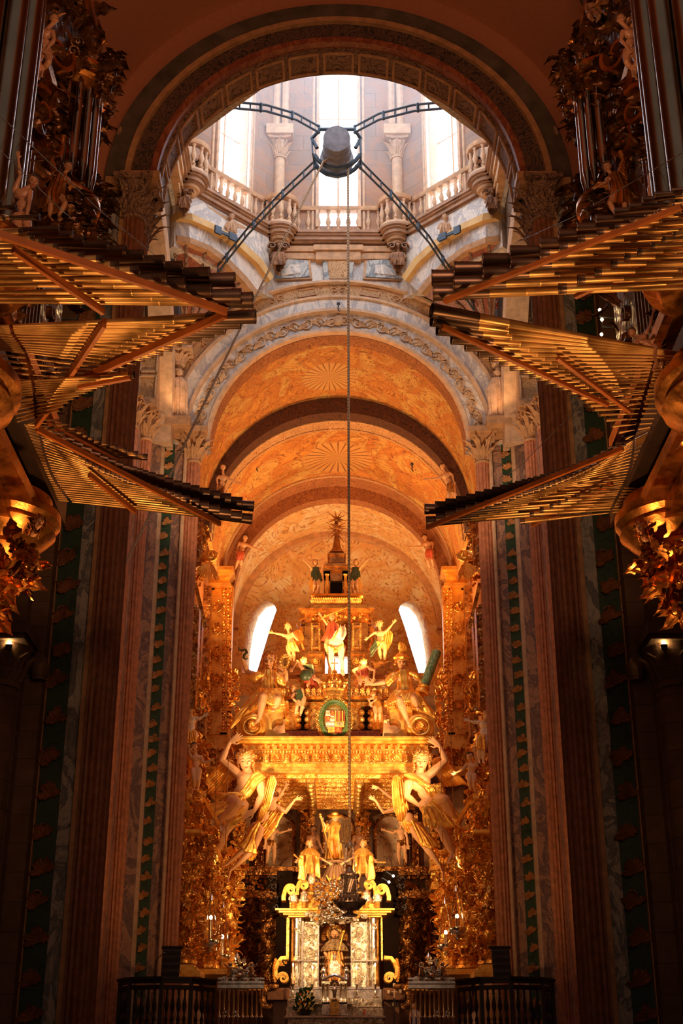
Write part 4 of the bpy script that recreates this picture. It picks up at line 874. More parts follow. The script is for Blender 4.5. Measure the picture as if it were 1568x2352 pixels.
    for (cx, cy, Y, r, a0, sg) in ((90, 250, 17.2, .42, 1.2, 1), (130, 120, 17.8, .38, .5, -1), (215, 60, 20.5, .3, 2.0, 1), (175, 395, 19.4, .42, 1.0, 1), (205, 490, 20.2, .28, 0, -1), (120, 330, 18, .3, 2.5, 1)):
        b.volute(P(mir(cx, s), cy, Y), r, 1.2, .16, .09, V((-s*.5, .86, 0)), V((0, 0, 1)), a0, sg)
    b.build('scrolled_pediments', ORGG, t)
    # underside: bowl-shaped consoles with gilded rims and pendant carving
    for (x, y, z, R_, nmz) in ((5.2, 19.1, 9.75, .92, 'far'), (5.35, 15.2, 9.9, 1.25, 'near')):
        b = MB(); b.lathe([(0, -.75), (R_*.35, -.68), (R_*.55, -.45), (R_*.72, -.35), (R_*.7, -.28), (R_*.9, -.1), (R_*1.0, .0), (R_*.97, .08), (R_*1.06, .16), (R_*1.06, .3), (R_*.9, .36), (R_*.9, .55), (0, .56)], (s*x, y, z), 36); b.build('console_bowl', ORGG, t)
        b = MB(); carve(b, lambda u, v: (V((s*x, y, z-.3-1.0*v))+V((cos(6.28*u), sin(6.28*u), 0))*R_*(.75-.6*v), V((cos(6.28*u), sin(6.28*u), -.5)).normalized()), 170, .24, 9); b.build('pendant_carving', ORGG, t)
    b = MB(); b.box((s*4.5, 15.9, 9.95), (s*4.95, 18.6, 10.15)); b.obox((s*4.9, 17.0, 9.8), (.12, 0, 0), (0, 1.6, 0), (0, 0, .12)); b.build('gallery_beam', ORGG, t)
# small bare lamps glowing behind the right organ and candles of light at the left
LAMP = emit('warm_lamp_bulb', (1, .62, .25), 60)
for i, (x, y, Y) in enumerate(((1377, 712, 21.5), (1382, 734, 21.5), (1381, 768, 21.5), (1386, 811, 21.5), (177, 716, 21.5))):
    p = P(x, y, Y); t = thing('bulb_lamp', ['small bare glowing bulb behind the right pipes, topmost of four', 'small bare glowing bulb behind the right pipes, second from top', 'small bare glowing bulb behind the right pipes, third from top', 'small bare glowing bulb just over the lower right pipes', 'single small glowing bulb between the left pipe fans'][i], 'lamp', p)
    b = MB(); b.ball(p, .03); b.build('bulb', LAMP, t); b = MB(); sd = -1 if x < AX else 1; b.tube([p+V((0, .02, -.03)), p+V((0, .05, -.12)), p+V((sd*(6.95-abs(p.x)), .3, -.14))], .012, 6); b.build('bracket', IRON, t)
for x, y, s in ((21, 1478, -1), (1524, 1478, 1)):
    p = P(x, y, 24.35); t = thing('uplight', 'small uplight glowing on the stone capital at the %s edge' % ('left' if s < 0 else 'right'), 'lamp', p)
    b = MB(); b.ball(p, .045); b.build('bulb', LAMP, t); b = MB(); b.lathe([(.05, -.12), (.07, -.03), (.05, -.02)], p, 10); b.build('housing', IRON, t)
    light('POINT', 'uplight_glow', p+V((0, -.12, .1)), p, 26 if s > 0 else 9, (1, .5, .16), .03)
# cables that steady the pipes
for i, (a, c, lb) in enumerate((((0, 265, 13), (355, 585, 25.5), 'thin cable running down from the upper left edge to the grey arch pier'), ((0, 345, 13), (245, 560, 20), 'thin cable slanting behind the upper left pipes'), ((1568, 350, 13), (1180, 560, 25.4), 'thin cable descending leftwards from the right edge to the arch pier'), ((1340, 925, 18), (1130, 1120, 37), 'thin cable between the right pipes and the chancel pier'))):
    b = MB(); b.tube([P(*a), P(*a).lerp(P(*c), .5)+V((0, 0, -.1)), P(*c)], .007, 5); o = b.build('cable', plain('cable_steel_%d' % i, (.12, .09, .08), .6)); tag(o, lb, 'cable')
# carved figures on the organs
def D(**k): return k
OF = [
 ('cherub', 'naked winged cherub with dark curls clinging high on the %s organ case', -1, 15.5, D(hd=(124, 45), r=14, ch=(104, 78), pv=(102, 118), arms=[((82, 70), (88, 98)), ((124, 92), (108, 112))], legs=[((88, 140), (92, 172), (88, 182)), ((112, 142), (98, 160), (96, 175))], gaze=(.5, -1, -.4), long=0)),
 ('trumpeter_angel', 'naked angel leaning back to blow a raised trumpet on the %s organ case', -1, 19.6, D(hd=(206, 168), r=8, ch=(192, 182), pv=(180, 204), arms=[((202, 150), (214, 128)), ((198, 160), (210, 140))], legs=[((172, 222), (160, 236), (156, 240)), ((200, 216), (212, 240), (216, 254))], gaze=(.6, -1, .5), long=0)),
 ('seated_angel', 'winged angel in dark drapery seated on the foliage of the %s organ case', -1, 17.6, D(hd=(156, 384), r=13, ch=(140, 412), pv=(126, 446), arms=[((122, 430), (140, 446)), ((158, 418), (178, 428))], legs=[((116, 470), (114, 498), (120, 505)), ((150, 466), (134, 496), (142, 503))], gaze=(.6, -1, -.5), long=0,
    robe=[([(140, 402, 16, 14), (132, 425, 18, 15), (125, 450, 24, 20), (125, 478, 30, 22)], 9, .16)], wings=[([(130, 402), (120, 370), (128, 350)], [(110, 425), (112, 395), (120, 360)], 9)])),
 ('giant_figure', 'bare shouldered man with raised arm holding up the %s organ tower', -1, 14.2, D(hd=(76, 418), r=16, ch=(50, 446), pv=(48, 496), arms=[((46, 405), (42, 366)), ((66, 470), (60, 500))], legs=[((40, 540), (44, 590)), ((66, 540), (62, 590))], gaze=(.5, -1, -.5), long=0)),
 ('hanging_cherub', 'small cherub with trumpet hanging off the far edge of the %s organ case', -1, 20.4, D(hd=(232, 318), r=7, ch=(225, 300), pv=(220, 284), arms=[((236, 305), (242, 296)), ((222, 312), (226, 322))], legs=[((222, 270), (215, 262)), ((232, 274), (238, 262))], gaze=(0, -1, -.8), hairn=24)),
]
for nm_, lb, s0, Y, sp in OF:
    for s, sd in ((-1, 'left'), (1, 'right')):
        if s > 0 and nm_ == 'giant_figure': continue
        cl = ORGW; ft, inf = figure(nm_, lb % sd, Y, sp, s=s, skin=FLESHD, hair=HAIRD, cloth=ORGG, vox=.11)
        if nm_ in ('trumpeter_angel', 'hanging_cherub'):
            a = T(inf['m']((212, 140) if nm_[0] == 't' else (236, 282)), Y); c = T(inf['m']((238, 94) if nm_[0] == 't' else (274, 300)), Y); b = MB(); d = (c-a); b.tube([a-d*.4, a, a+d*.8, c-d*.03, c], [.012, .018, .022, .06, .085], 10); b.build('trumpet', ORGG, ft)
RF = [('reclining_cherub', 'chubby cherub sprawling at the very top of the right organ case', 18.5, D(hd=(1375, 6), r=11, ch=(1360, 14), pv=(1362, 30), arms=[((1345, 20), (1352, 36)), ((1378, 24), (1386, 30))], legs=[((1352, 34), (1362, 48)), ((1376, 36), (1370, 50))], long=0)),
      ('cherub_legs_figure', 'cherub turning away low on the right organ, bare legs by the tall pipes', 15, D(hd=(1503, 388), r=10, ch=(1502, 408), pv=(1500, 428), arms=[((1490, 415), (1492, 430)), ((1514, 415), (1516, 430))], legs=[((1492, 446), (1492, 470)), ((1514, 446), (1518, 470))], long=0)),
      ('kneeling_angel', 'gilded dark haired angel leaning out behind the right pipe fans', 15.5, D(hd=(1450, 765), r=12, ch=(1474, 778), pv=(1496, 800), arms=[((1464, 800), (1452, 808)), ((1492, 750), (1500, 715))], legs=[((1510, 830), (1500, 850)), ((1520, 830), (1520, 850))], gaze=(-.8, -1, -.3), long=0))]
for nm_, lb, Y, sp in RF: figure(nm_, lb, Y, sp, mirror=False, skin=FLESHD, hair=HAIRD, cloth=ORGG, vox=.11)
for x, y, Y, s in ((88, 1200, 17.8, -1), (1470, 1212, 17.8, 1)):     # carved heads under the consoles
    c = P(x, y, Y); r = 17*M(y, Y); t = thing('carved_angel_head', 'carved angel head with flowing gilded hair under the %s organ console' % ('left' if s < 0 else 'right'), 'sculpture', c+V((0, 0, -r)))
    b = MB(); q, Mx = head_mb(b, c, r, V((-s*.7, -1, -.7)), V((0, .1, 1))); b.caps(q(0, -.2, -.5), q(0, -.5, -1.6), .4*r, .6*r); b.remesh('head', r*.08, FLESHD if s < 0 else FLESHD, t, 3)
    b = MB(); hair_mb(b, q, Mx, r, 70, 5, 2); b.build('hair', ORGG, t)
    b = MB()
    for k in range(26): b.leaf(q(R.uniform(-1.2, 1.2), -.6, R.uniform(-1.6, .6)), V((R.uniform(-1, 1), -.3, R.uniform(-1, .3))), V((0, -1, 0)), r*1.6, r*.6, .8)
    b.build('leaf_collar', ORGG, t)
# ------------------------------------------------------------------ canopy, tower and shrine
MARB_GREEN = marble('dark_green_marble', (.03, .09, .04), (.06, .16, .07), (.25, .3, .15), 5)
WHITEF = plain('ivory_painted_skin', (.86, .66, .45), .45, 0, 14, .15, .01, .12)
HORSE = plain('white_horse_paint', (.9, .78, .58), .4, 0, 12, .4, .02, .1)
REDP = plain('red_painted_cloth', (.55, .10, .04), .4, 0, 14, .3, .01)
GREENP = plain('dark_green_painted_cloth', (.05, .07, .03), .4, .2, 14, .3, .01)
YELB = gold('chequered_gilding', (1, .68, .2), (.85, .5, .12), .38, 8, .1, .01, .85)
def bx(b, x0, y0, x1, y1, Y, d):       # box whose front face fills the measured rectangle at depth Y
    a = P(x0, y0, Y); c = P(x1, y1, Y); b.box((a.x, Y, a.z), (c.x, Y+d, c.z))
def dentils(b, x0, x1, y0, y1, Y, n, d=.08, duty=.55):
    for i in range(n):
        a = x0+(x1-x0)*i/n; bx(b, a, y0, a+(x1-x0)/n*duty, y1, Y-d, d+.02)
def rosette(b, c, r, n=8):
    for k in range(n):
        a = 2*pi*k/n; d = V((cos(a), 0, sin(a))); b.leaf(c+d*r*.15, d, V((0, -1, 0)), r*.9, r*.5, .5)
    b.ball(c+V((0, -r*.15, 0)), r*.25, None, 8, 6); b.tube([c+V((cos(a)*r*1.05, 0, sin(a)*r*1.05)) for a in [2*pi*k/16 for k in range(17)]], r*.08, 5)
t = thing('altar_canopy', 'vast gilded canopy beam with rosette frieze and coffered underside carried above the altar', 'canopy', P(768, 1775, 44))
X0, X1 = P(538, 1700, 44).x, P(996, 1700, 44).x
b = MB()
def lay(b, y0, y1, out, d=5.2, ins=0): a = P(768, y0, 44).z; c = P(768, y1, 44).z; b.box((X0+ins-out, 44-out, c), (X1-ins+out, 44+d, a))
for y0, y1, o in ((1697, 1701, .34), (1701, 1707, .28), (1707, 1711, .18), (1711, 1722, .02), (1722, 1725, .12), (1725, 1731, .04), (1731, 1751, -.08), (1751, 1754, .06), (1754, 1763, -.02), (1763, 1772, .02), (1772, 1777, .1)): lay(b, y0, y1, o, 5.2, .3)
b.build('entablature', GOLD, t)
b = MB(); dentils(b, 560, 990, 1712, 1721, 44.0, 26, .2); b.build('modillions', GOLD, t)
b = MB(); dentils(b, 565, 985, 1724, 1730, 43.95, 60, .08); dentils(b, 565, 985, 1752, 1754, 43.95, 110, .06, .6); b.build('egg_and_dart', GOLDF, t)
b = MB()
for i in range(9):
    px = 588+46*i; rosette(b, P(px, 1741, 43.97), .125)
    if i < 8: bx(b, px+17, 1732, px+29, 1751, 43.93, .1); [b.leaf(P(px+23, 1750-5*k, 43.92), V((0, 0, 1)), V((0, -1, 0)), .12, .12, .8) for k in range(3)]
b.build('frieze_rosettes', GOLDC, t)
# coffered underside
zs = P(768, 1777, 44).z
b = MB(); b.box((X0+.4, 44.1, zs+.25), (X1-.4, 49.4, zs+.45)); b.build('soffit', GOLDC, t)
b = MB()
for i in range(9):
    y = 44.2+.6*i; b.box((X0+.4, y, zs-.02), (X1-.4, y+.14, zs+.25)); b.box((X0+.4, y+.03, zs-.1), (X1-.4, y+.09, zs))
    for k in range(54): b.ball(V((X0+.5+k*.108, y+.2, zs+.05)), .035, None, 6, 4)
for px in (712, 826, 600, 938):
    x = P(px, 1790, 44).x; b.box((x-.16, 44.1, zs-.12), (x+.16, 49.4, zs+.2))
    for i in range(9): b.ball((x, 44.4+.6*i, zs-.16), (.16, .2, .1)); b.lathe([(.0, -.24), (.07, -.2), (.1, -.1), (.17, 0)], (x, 44.7+.6*i, zs-.1), 10)
b.build('coffer_ribs', GOLDF, t)
b = MB()
for i in range(8):
    for px in (572, 650, 769, 880, 965):
        x = P(px, 1790, 44).x; c = V((x, 44.65+.6*i, zs+.12)); 
        for k in range(6): d = V((cos(k*1.05), sin(k*1.05), 0)); b.leaf(c, d, V((0, 0, -1)), .3, .13, .6)
        b.ball(c, .08, None, 7, 5)
b.build('coffer_carving', GOLDC, t)
# side scrolls with their solid flanks
for s, nm in ((-1, 'left'), (1, 'right')):
    m = lambda x: mir(x, s)+(-6 if s > 0 else 0)
    q = thing('volute_console', 'huge gilded scroll console on the %s shoulder of the canopy' % nm, 'scroll ornament', P(m(610), 1697, 44.4), 'scroll consoles on the canopy')
    b = MB(); Y = 44.3
    arc = [(640+17*cos(radians(a)), 1668-17*sin(radians(a))) for a in range(70, 300, 15)]
    pl = [(606, 1697), (598, 1665), (597, 1630), (650, 1630), (648, 1646)]+arc+[(650, 1683), (662, 1683), (662, 1697)]
    b.prism([P(m(x), y, Y) for x, y in pl], (0, .8, 0)); b.build('flank', YELB, q)
    b = MB(); bx(b, m(592), 1609, m(662), 1613, Y-.3, 1.4); bx(b, m(596), 1613, m(660), 1618, Y-.22, 1.3); bx(b, m(599), 1622, m(655), 1630, Y-.12, 1.2); dentils(b, m(599), m(658), 1618, 1623, Y-.12, 14, .06); b.build('cornice', GOLDF, q)
    b = MB(); vc = P(m(580), 1672, Y-.1); rv = 26*M(1672, Y); ux = V((-s, 0, 0))*-1
    b.tube([vc+V((cos(a)*rv, -.1, sin(a)*rv)) for a in [2*pi*i/36 for i in range(37)]], .085, 8); b.tube([vc+V((cos(a)*rv*.78, -.2, sin(a)*rv*.78)) for a in [2*pi*i/36 for i in range(37)]], .05, 8); b.lathe([(0, 0), (rv, 0), (rv, -.5), (0, -.5)], vc, 36, V((0, -1, 0)))
    arcp = [vc+V((s*rv*cos(a), 0, rv*sin(a))) for a in [radians(75-15*k*1.0) for k in range(0, 20)]]
    b2 = [P(m(598), 1618, Y-.1), P(m(582), 1622, Y-.1), P(m(566), 1632, Y-.1), P(m(555), 1648, Y-.1)]+[vc+V((s*rv*cos(radians(a)), 0, rv*sin(radians(a)))) for a in (20, 0, -25, -50, -75, -100, -130)]
    vs = b2; 
    for w, dd in ((.15, .95), (.07, 1.05)):
        rings = []
        for i, p in enumerate(vs):
            d = (vs[min(i+1, len(vs)-1)]-vs[max(i-1, 0)]).normalized(); nn = V((-d.z, 0, d.x))*w
            rings.append([p+nn-V((0, dd/2-.4, 0)), p-nn-V((0, dd/2-.4, 0)), p-nn+V((0, dd/2+.4, 0)), p+nn+V((0, dd/2+.4, 0))])
        b.loft(rings)
    for i in range(16):
        a = radians(140-16*i*.9); p = vc+V((s*cos(a)*rv*.9, -.12, sin(a)*rv*.9)); b.leaf(p, V((-s*sin(a), 0, cos(a))), V((0, -1, 0)), .13, .09, .5)
    b.build('scroll', GOLD, q)
    b = MB(); b.lathe([(0, .12), (rv*.35, .1), (rv*.4, .02), (rv*.52, 0), (rv*.58, .1), (rv*.62, .1), (rv*.62, -.4), (0, -.4)], vc+V((0, -.15, 0)), 26, V((0, -1, 0))); rosette(b, vc+V((0, -.3, 0)), rv*.34, 9); b.build('scroll_eye', GOLDC, q)
# attic block with arms
q = thing('attic_storey', 'gilded openwork storey with two dark openings standing on the canopy behind the coat of arms', 'altarpiece section', P(768, 1697, 45))
b = MB(); bx(b, 640, 1597, 902, 1600, 44.7, 3); bx(b, 648, 1600, 895, 1606, 44.85, 3); bx(b, 655, 1612, 885, 1622, 44.95, 2.6); bx(b, 650, 1584, 893, 1590, 44.9, 2.4); bx(b, 655, 1560, 888, 1584, 45.3, 2)
for x0, x1 in ((655, 682), (708, 735), (803, 828), (853, 880)): bx(b, x0, 1620, x1, 1676, 45.0, .5)
b.build('frame', GOLDC, q)
b = MB(); bx(b, 655, 1620, 880, 1676, 45.5, 1.6); b.build('dark_interior', VOID, q)
b = MB(); dentils(b, 645, 900, 1592, 1598, 44.75, 40, .08)
for x in (685, 706, 830, 851):
    for y in (1636, 1652, 1668): b.lathe([(0, .1), (.05, .09), (.1, .04), (.11, -.05)], P(x, y, 44.95), 10, V((0, -1, 0)))
for i in range(18): b.leaf(P(650+14*i, 1596, 44.7), V((0, 0, 1)), V((0, -1, 0)), .28, .16, .7)
b.build('rim_carving', GOLDF, q)
b = MB(); bx(b, 655, 1678, 752, 1697, 44.8, 1); bx(b, 786, 1678, 874, 1697, 44.8, 1); b.build('marble_plinth', MRED, q)
# coat of arms
c = P(768, 1655, 44.2); k = M(1655, 44.2)
q = thing('coat_of_arms', 'oval quartered royal coat of arms in a green laurel wreath under a large gilded crown', 'coat of arms', P(768, 1712, 44.2))
b = MB(); b.lathe([(0, .1), (30*k, .08), (36*k, .02), (37*k, -.1), (0, -.1)], c, 36, V((0, -1, 0)), sy=1.32, sx=1); b.build('oval_ground', YELB, q)
b = MB()
for i in range(44):
    a = 2*pi*i/44; p = c+V((cos(a)*31*k, -.12, sin(a)*41*k)); d = V((-sin(a), 0, cos(a)*1.3)); 
    for e in (-1, 1): b.leaf(p, d+V((cos(a)*e*.8, 0, sin(a)*e*.8)), V((0, -1, 0)), .16, .07, .3)
GREENL = plain('green_painted_laurel', (.09, .16, .04), .45, 0, 20, .2, .01); b.build('laurel_wreath', GREENL, q)
b = MB()
for i in range(30):
    a = 2*pi*i/30+.1; p = c+V((cos(a)*38*k, -.06, sin(a)*50*k)); b.tube([p+V((cos(w)*.065, 0, sin(w)*.065)) for w in [2*pi*j/10 for j in range(11)]], .02, 5); b.ball(p, .035, None, 6, 4)
b.build('chain_of_rings', GOLDF, q)
QW = [('white_quarter', (.85, .75, .6)), ('red_quarter', (.6, .1, .04)), ('gold_quarter', (.85, .5, .1)), ('grey_quarter', (.35, .35, .32))]; QM = [plain(n_, c_, .4) for n_, c_ in QW]
def shp(px0, y0, px1, y1, mi, e=0): b = MB(); bx(b, px0, y0, px1, y1, 44.03-e, .05); b.build('quarter', QM[mi], q)
shp(748, 1632, 758, 1644, 0); shp(758, 1632, 768, 1644, 1); shp(748, 1644, 758, 1656, 1); shp(758, 1644, 768, 1656, 0)
for i in range(6): shp(769+4*i, 1632, 771.4+4*i, 1656, 1 if i % 2 else 2)
shp(748, 1657, 768, 1661, 3); shp(748, 1661, 768, 1665, 0); shp(748, 1665, 768, 1669, 3); shp(769, 1657, 790, 1669, 2)
for i in range(5): shp(774+3*i, 1659, 775.4+3*i, 1667, 3, .02)
shp(753, 1670, 768, 1684, 2); shp(769, 1670, 784, 1684, 1)
b = MB()
for x, y in ((753, 1638), (763, 1650), (763, 1638), (753, 1650), (776, 1676), (760, 1677)): rosette(b, P(x, y, 43.98), .05, 5)
b.build('charges', GOLDF, q)
b = MB(); kc = P(768, 1606, 44.3); b.lathe([(27*k, 0), (28*k, .1), (26*k, .12), (26*k, .25), (30*k, .3), (29*k, .33), (22*k, .33)], kc, 26, sy=.7)
for i in range(10):
    a = 2*pi*i/10; d = V((cos(a), sin(a)*.7, 0)); p = kc+d*28*k+V((0, 0, .32)); b.leaf(p, V((0, 0, 1)), d, .3, .2, .5); b.ball(p+V((0, 0, .2)), .05)
    b.tube([p, kc+d*27*k+V((0, 0, .62)), kc+d*14*k+V((0, 0, .85)), kc+V((0, 0, .78))], .035, 6)
b.ball(kc+V((0, 0, .92)), .1); b.tube([kc+V((0, 0, 1.0)), kc+V((0, 0, 1.4))], .025, 6); b.tube([kc+V((-.12, 0, 1.25)), kc+V((.12, 0, 1.25))], .025, 6); b.build('crown', GOLDC, q)
# tower
GOLDT = gold('shaded_tower_gilding', (.72, .34, .08), (.36, .14, .03), .3, 9, .3, .02, .75)  # tower gold darkened in colour because less light reaches it
q = thing('altar_tower', 'tall gilded tower of several storeys rising from the canopy centre', 'altarpiece section', P(772, 1560, 45.9))
Y = 45.9
b = MB()
for x0, y0, x1, y1, yy, d in ((685, 1393, 860, 1397, Y-.5, 2.6), (689, 1397, 856, 1402, Y-.4, 2.4), (694, 1402, 851, 1406, Y-.25, 2.2), (700, 1410, 746, 1552, Y, 1.4), (798, 1410, 846, 1552, Y, 1.4), (700, 1406, 846, 1424, Y-.1, 1.6), (692, 1548, 852, 1556, Y-.4, 2.2), (680, 1556, 862, 1566, Y-.5, 2.4), (712, 1430, 738, 1496, Y-.12, .3), (806, 1430, 832, 1496, Y-.12, .3), (706, 1496, 742, 1502, Y-.25, .5), (802, 1496, 838, 1502, Y-.25, .5), (708, 1502, 740, 1545, Y-.15, .4), (804, 1502, 836, 1545, Y-.15, .4)): bx(b, x0, y0, x1, y1, yy, d)
b.build('main_storey', GOLDT, q)
b = MB(); bx(b, 744, 1424, 800, 1508, Y+.9, .3); b.build('niche_back', GOLDD, q)
b = MB()
for x in (716, 734, 810, 828): 
    for i in range(14): b.ball(P(x, 1433+4.6*i, Y-.14), .035, None, 6, 4)
for x in (725, 819):
    p = P(x, 1463, Y-.14)
    for e in (-1, 1): b.box((p.x-.02+.11*e, p.y-.03, p.z-.4), (p.x+.02+.11*e, p.y, p.z+.4)); b.box((p.x-.12, p.y-.03, p.z+.4*e-.02), (p.x+.12, p.y, p.z+.4*e+.02))
    rosette(b, P(x, 1520, Y-.18), .13, 7)
dentils(b, 692, 853, 1402, 1405, Y-.28, 44, .05)
carve(b, lambda u, v: (P(705+138*u, 1412+12*v, Y-.12), V((0, -1, 0))), 50, .1, 21)
b.build('carving', GOLDF, q)
b = MB()
for s in (-1, 1):
    m = lambda x: 772+(x-772)*-s
    b.volute(P(m(697), 1432, Y+.2), .23, 1.5, .3, .08, V((s, 0, 0)), V((0, 0, 1)), 0, -1); b.volute(P(m(695), 1452, Y+.2), .14, 1.2, .3, .06, V((-s, 0, 0)), V((0, 0, 1)), 0, -1)
    b.tube([P(m(690), 1440, Y+.1), P(m(692), 1470, Y+.1), P(m(700), 1495, Y+.1)], [.08, .12, .09], 8)
b.build('side_scrolls', GOLDT, q)
b = MB()
for s in (-1, 1):
    m = lambda x: 772+(x-772)*-s
    for x0, y0, x1, y1 in ((645, 1518, 692, 1522), (649, 1522, 688, 1528), (646, 1535, 691, 1540), (651, 1528, 686, 1535), (640, 1540, 694, 1550)): bx(b, m(x0), y0, m(x1), y1, Y-.35, .9)
    for i in range(3):
        for e in range(5): bx(b, m(650+8*e), 1524+9*i, m(654+8*e), 1526+9*i, Y-.42, .1)
b.build('angel_pedestals', GOLDT, q)
b = MB(); c2 = P(774, 1379, Y); w = 59*M(1379, Y)
b.loft([[c2+V((x, cos(a)*.5, sin(a)*.2*(1 if sin(a) > 0 else .7))) for a in [2*pi*k/16 for k in range(16)]] for x in (-w, -w*.97, w*.97, w)]); b.build('gadrooned_chest', GOLD, q)
b = MB()
for i in range(22): b.leaf(P(717+5.2*i, 1386, Y-.5), V((0, -.1, 1)), V((0, -1, 0)), .26, .12, .4)
for x0, y0, x1, y1, yy, d in ((709, 1388, 842, 1393, Y-.5, 1.6), (745, 1296, 799, 1300, Y-.35, 1.1), (742, 1300, 802, 1308, Y-.25, .9), (750, 1293, 794, 1296, Y-.2, .7), (752, 1270, 794, 1274, Y-.2, .8), (757, 1274, 790, 1292, Y-.1, .6), (744, 1310, 758, 1366, Y-.1, .6), (786, 1310, 800, 1366, Y-.1, .6), (744, 1310, 800, 1334, Y-.1, .6)): bx(b, x0, y0, x1, y1, yy, d)
b.build('upper_storey', GOLDT, q)
b = MB()
for x in (751, 793): b.lathe([(.07, -.45), (.09, -.4), (.05, -.3), (.1, -.1), (.06, .1), (.05, .35), (.09, .42)], P(x, 1345, Y-.2), 10)
b.build('colonnettes', GOLD, q)
b = MB(); bx(b, 757, 1333, 787, 1366, Y+.1, .3); b.build('dark_niche', VOID, q)
sp = P(773, 1270, Y); b = MB()
b.lathe([(18*M(1270, Y), 0), (17*M(1270, Y), .06), (.17, .15), (.12, .4), (.06, .8), (.04, 1.1), (.0, 1.4)], sp, 4+4); b.build('spire', gold('bronze_spire', (.45, .2, .06), (.25, .1, .03), .4, 9, .2, .01, .7), q)
b = MB(); sc = P(773, 1212, Y-.02); 
for dz, n_, rr_ in ((.33, 10, .42), (0, 12, .44), (-.22, 8, .4)):
    for i in range(n_):
        a = 2*pi*i/n_+.2+dz; d = V((cos(a), sin(i*2.1)*.5, sin(a))).normalized(); b.tube([sc+V((0, 0, dz)), sc+V((0, 0, dz))+d*rr_*(1 if i % 2 else .75)], [.04, .006], 5); b.ball(sc+V((0, 0, dz))+d*rr_*(1 if i % 2 else .75), .018, None, 6, 4)
b.ball(sc+V((0, 0, .33)), .09); b.ball(sc, .1); b.build('star', bpy.data.materials['bronze_spire'], q)
w = MB(); bx(w, 746, 1508, 797, 1546, Y+1.25, .05); struct('window_12', w, emit('daylight_behind_horse', (.85, .92, 1), 5))
# ---------------- figures on and around the canopy
def STRAP(*a): return a
E = []
fl, fi = figure('bearing_angel', 'large flesh painted angel at left holding the canopy up with one raised arm', 43.3, D(hd=(563, 1748), r=24, ch=(568, 1797), pv=(543, 1842), sw=1.25, tilt=-.12, turn=-.25, gaze=(.15, -1, -.35), long=1.6, hairn=80,
    arms=[((509, 1746), (527, 1706), (550, 1690)), ((601, 1827), (584, 1862), (560, 1873))], legs=[((545, 1845, -.5), (500, 1893, -.1), (508, 1908, -.2)), ((514, 1912, -.1), (496, 1962, .1), (509, 1988, 0))],
    drape=[([(590, 1772), (608, 1786)], [(548, 1822), (562, 1836)], 8, 4.5, 4), ([(562, 1826), (540, 1822), (520, 1822)], [(480, 1822), (488, 1834), (500, 1842)], 9, 4, 3), ([(556, 1830), (548, 1842), (535, 1850)], [(476, 1850), (468, 1872), (472, 1888)], 12, 4.5, 3), ([(560, 1852), (556, 1872), (552, 1885)], [(528, 1868), (515, 1892), (520, 1906)], 9, 4, 3.5)],
    wings=[([(540, 1768), (532, 1750), (520, 1748)], [(512, 1828), (478, 1826), (462, 1808), (470, 1796), (490, 1772)], 9), ([(612, 1800), (618, 1784), (628, 1784), (633, 1796)], [(592, 1880), (596, 1890), (602, 1884), (614, 1862)], 7)]), mirror=False, vox=.05, cat='angel statue')
fr, fi = figure('bearing_angel', 'large flesh painted angel at right with gold sash holding the canopy up', 43.3, D(hd=(969, 1748), r=23, ch=(965, 1797), pv=(988, 1842), sw=1.25, tilt=.08, turn=.25, gaze=(-.12, -1, -.35), long=1.6, hairn=80,
    arms=[((934, 1828), (960, 1849), (982, 1854)), ((1023, 1747), (1010, 1714), (994, 1702))], legs=[((1016, 1908, -.1), (1040, 1962, .1), (1030, 1980, 0)), ((1022, 1836, -.5), (1046, 1888, -.1), (1057, 1897, -.2))],
    drape=[([(930, 1780), (945, 1778)], [(985, 1812), (1010, 1822)], 7, 5, 5), ([(975, 1808), (1015, 1802)], [(985, 1826), (1022, 1820)], 6, 5, 4), ([(985, 1848), (1000, 1830), (1012, 1822)], [(1020, 1900), (1052, 1896), (1062, 1880)], 11, 5, 4), ([(968, 1856), (985, 1852), (1000, 1856)], [(975, 1895), (1005, 1900), (1028, 1900)], 11, 4.5, 4)],
    wings=[([(902, 1800), (905, 1786), (914, 1782), (924, 1792)], [(905, 1862), (914, 1886), (924, 1890), (938, 1862)], 7), ([(996, 1768), (1000, 1745), (1012, 1742)], [(1028, 1808), (1048, 1806), (1062, 1802), (1074, 1804), (1056, 1786)], 9)]), mirror=False, vox=.05, cat='angel statue')
figure('reaching_angel', 'second left angel behind the first, both arms stretched in under the canopy', 44.4, D(hd=(641, 1820), r=13, ch=(622, 1850), pv=(592, 1900), gaze=(.8, -.2, .5), long=.4, sw=1.1,
    arms=[((640, 1832), (652, 1812)), ((655, 1866), (678, 1836), (700, 1832))], legs=[((572, 1940), (520, 1986), (507, 1994)), ((584, 1950), (528, 2000), (523, 2022))], spread=1.2,
    drape=[([(600, 1880), (590, 1900), (580, 1912)], [(548, 1938), (565, 1955), (590, 1960)], 14, 4, 3)],
    wings=[([(640, 1845), (648, 1868), (640, 1880)], [(600, 1898), (604, 1926), (612, 1928), (630, 1905)], 8), ([(592, 1888), (580, 1895), (568, 1905)], [(556, 1950), (568, 1976), (580, 1978), (592, 1962)], 6)]), mirror=False, vox=.07, cat='angel statue')
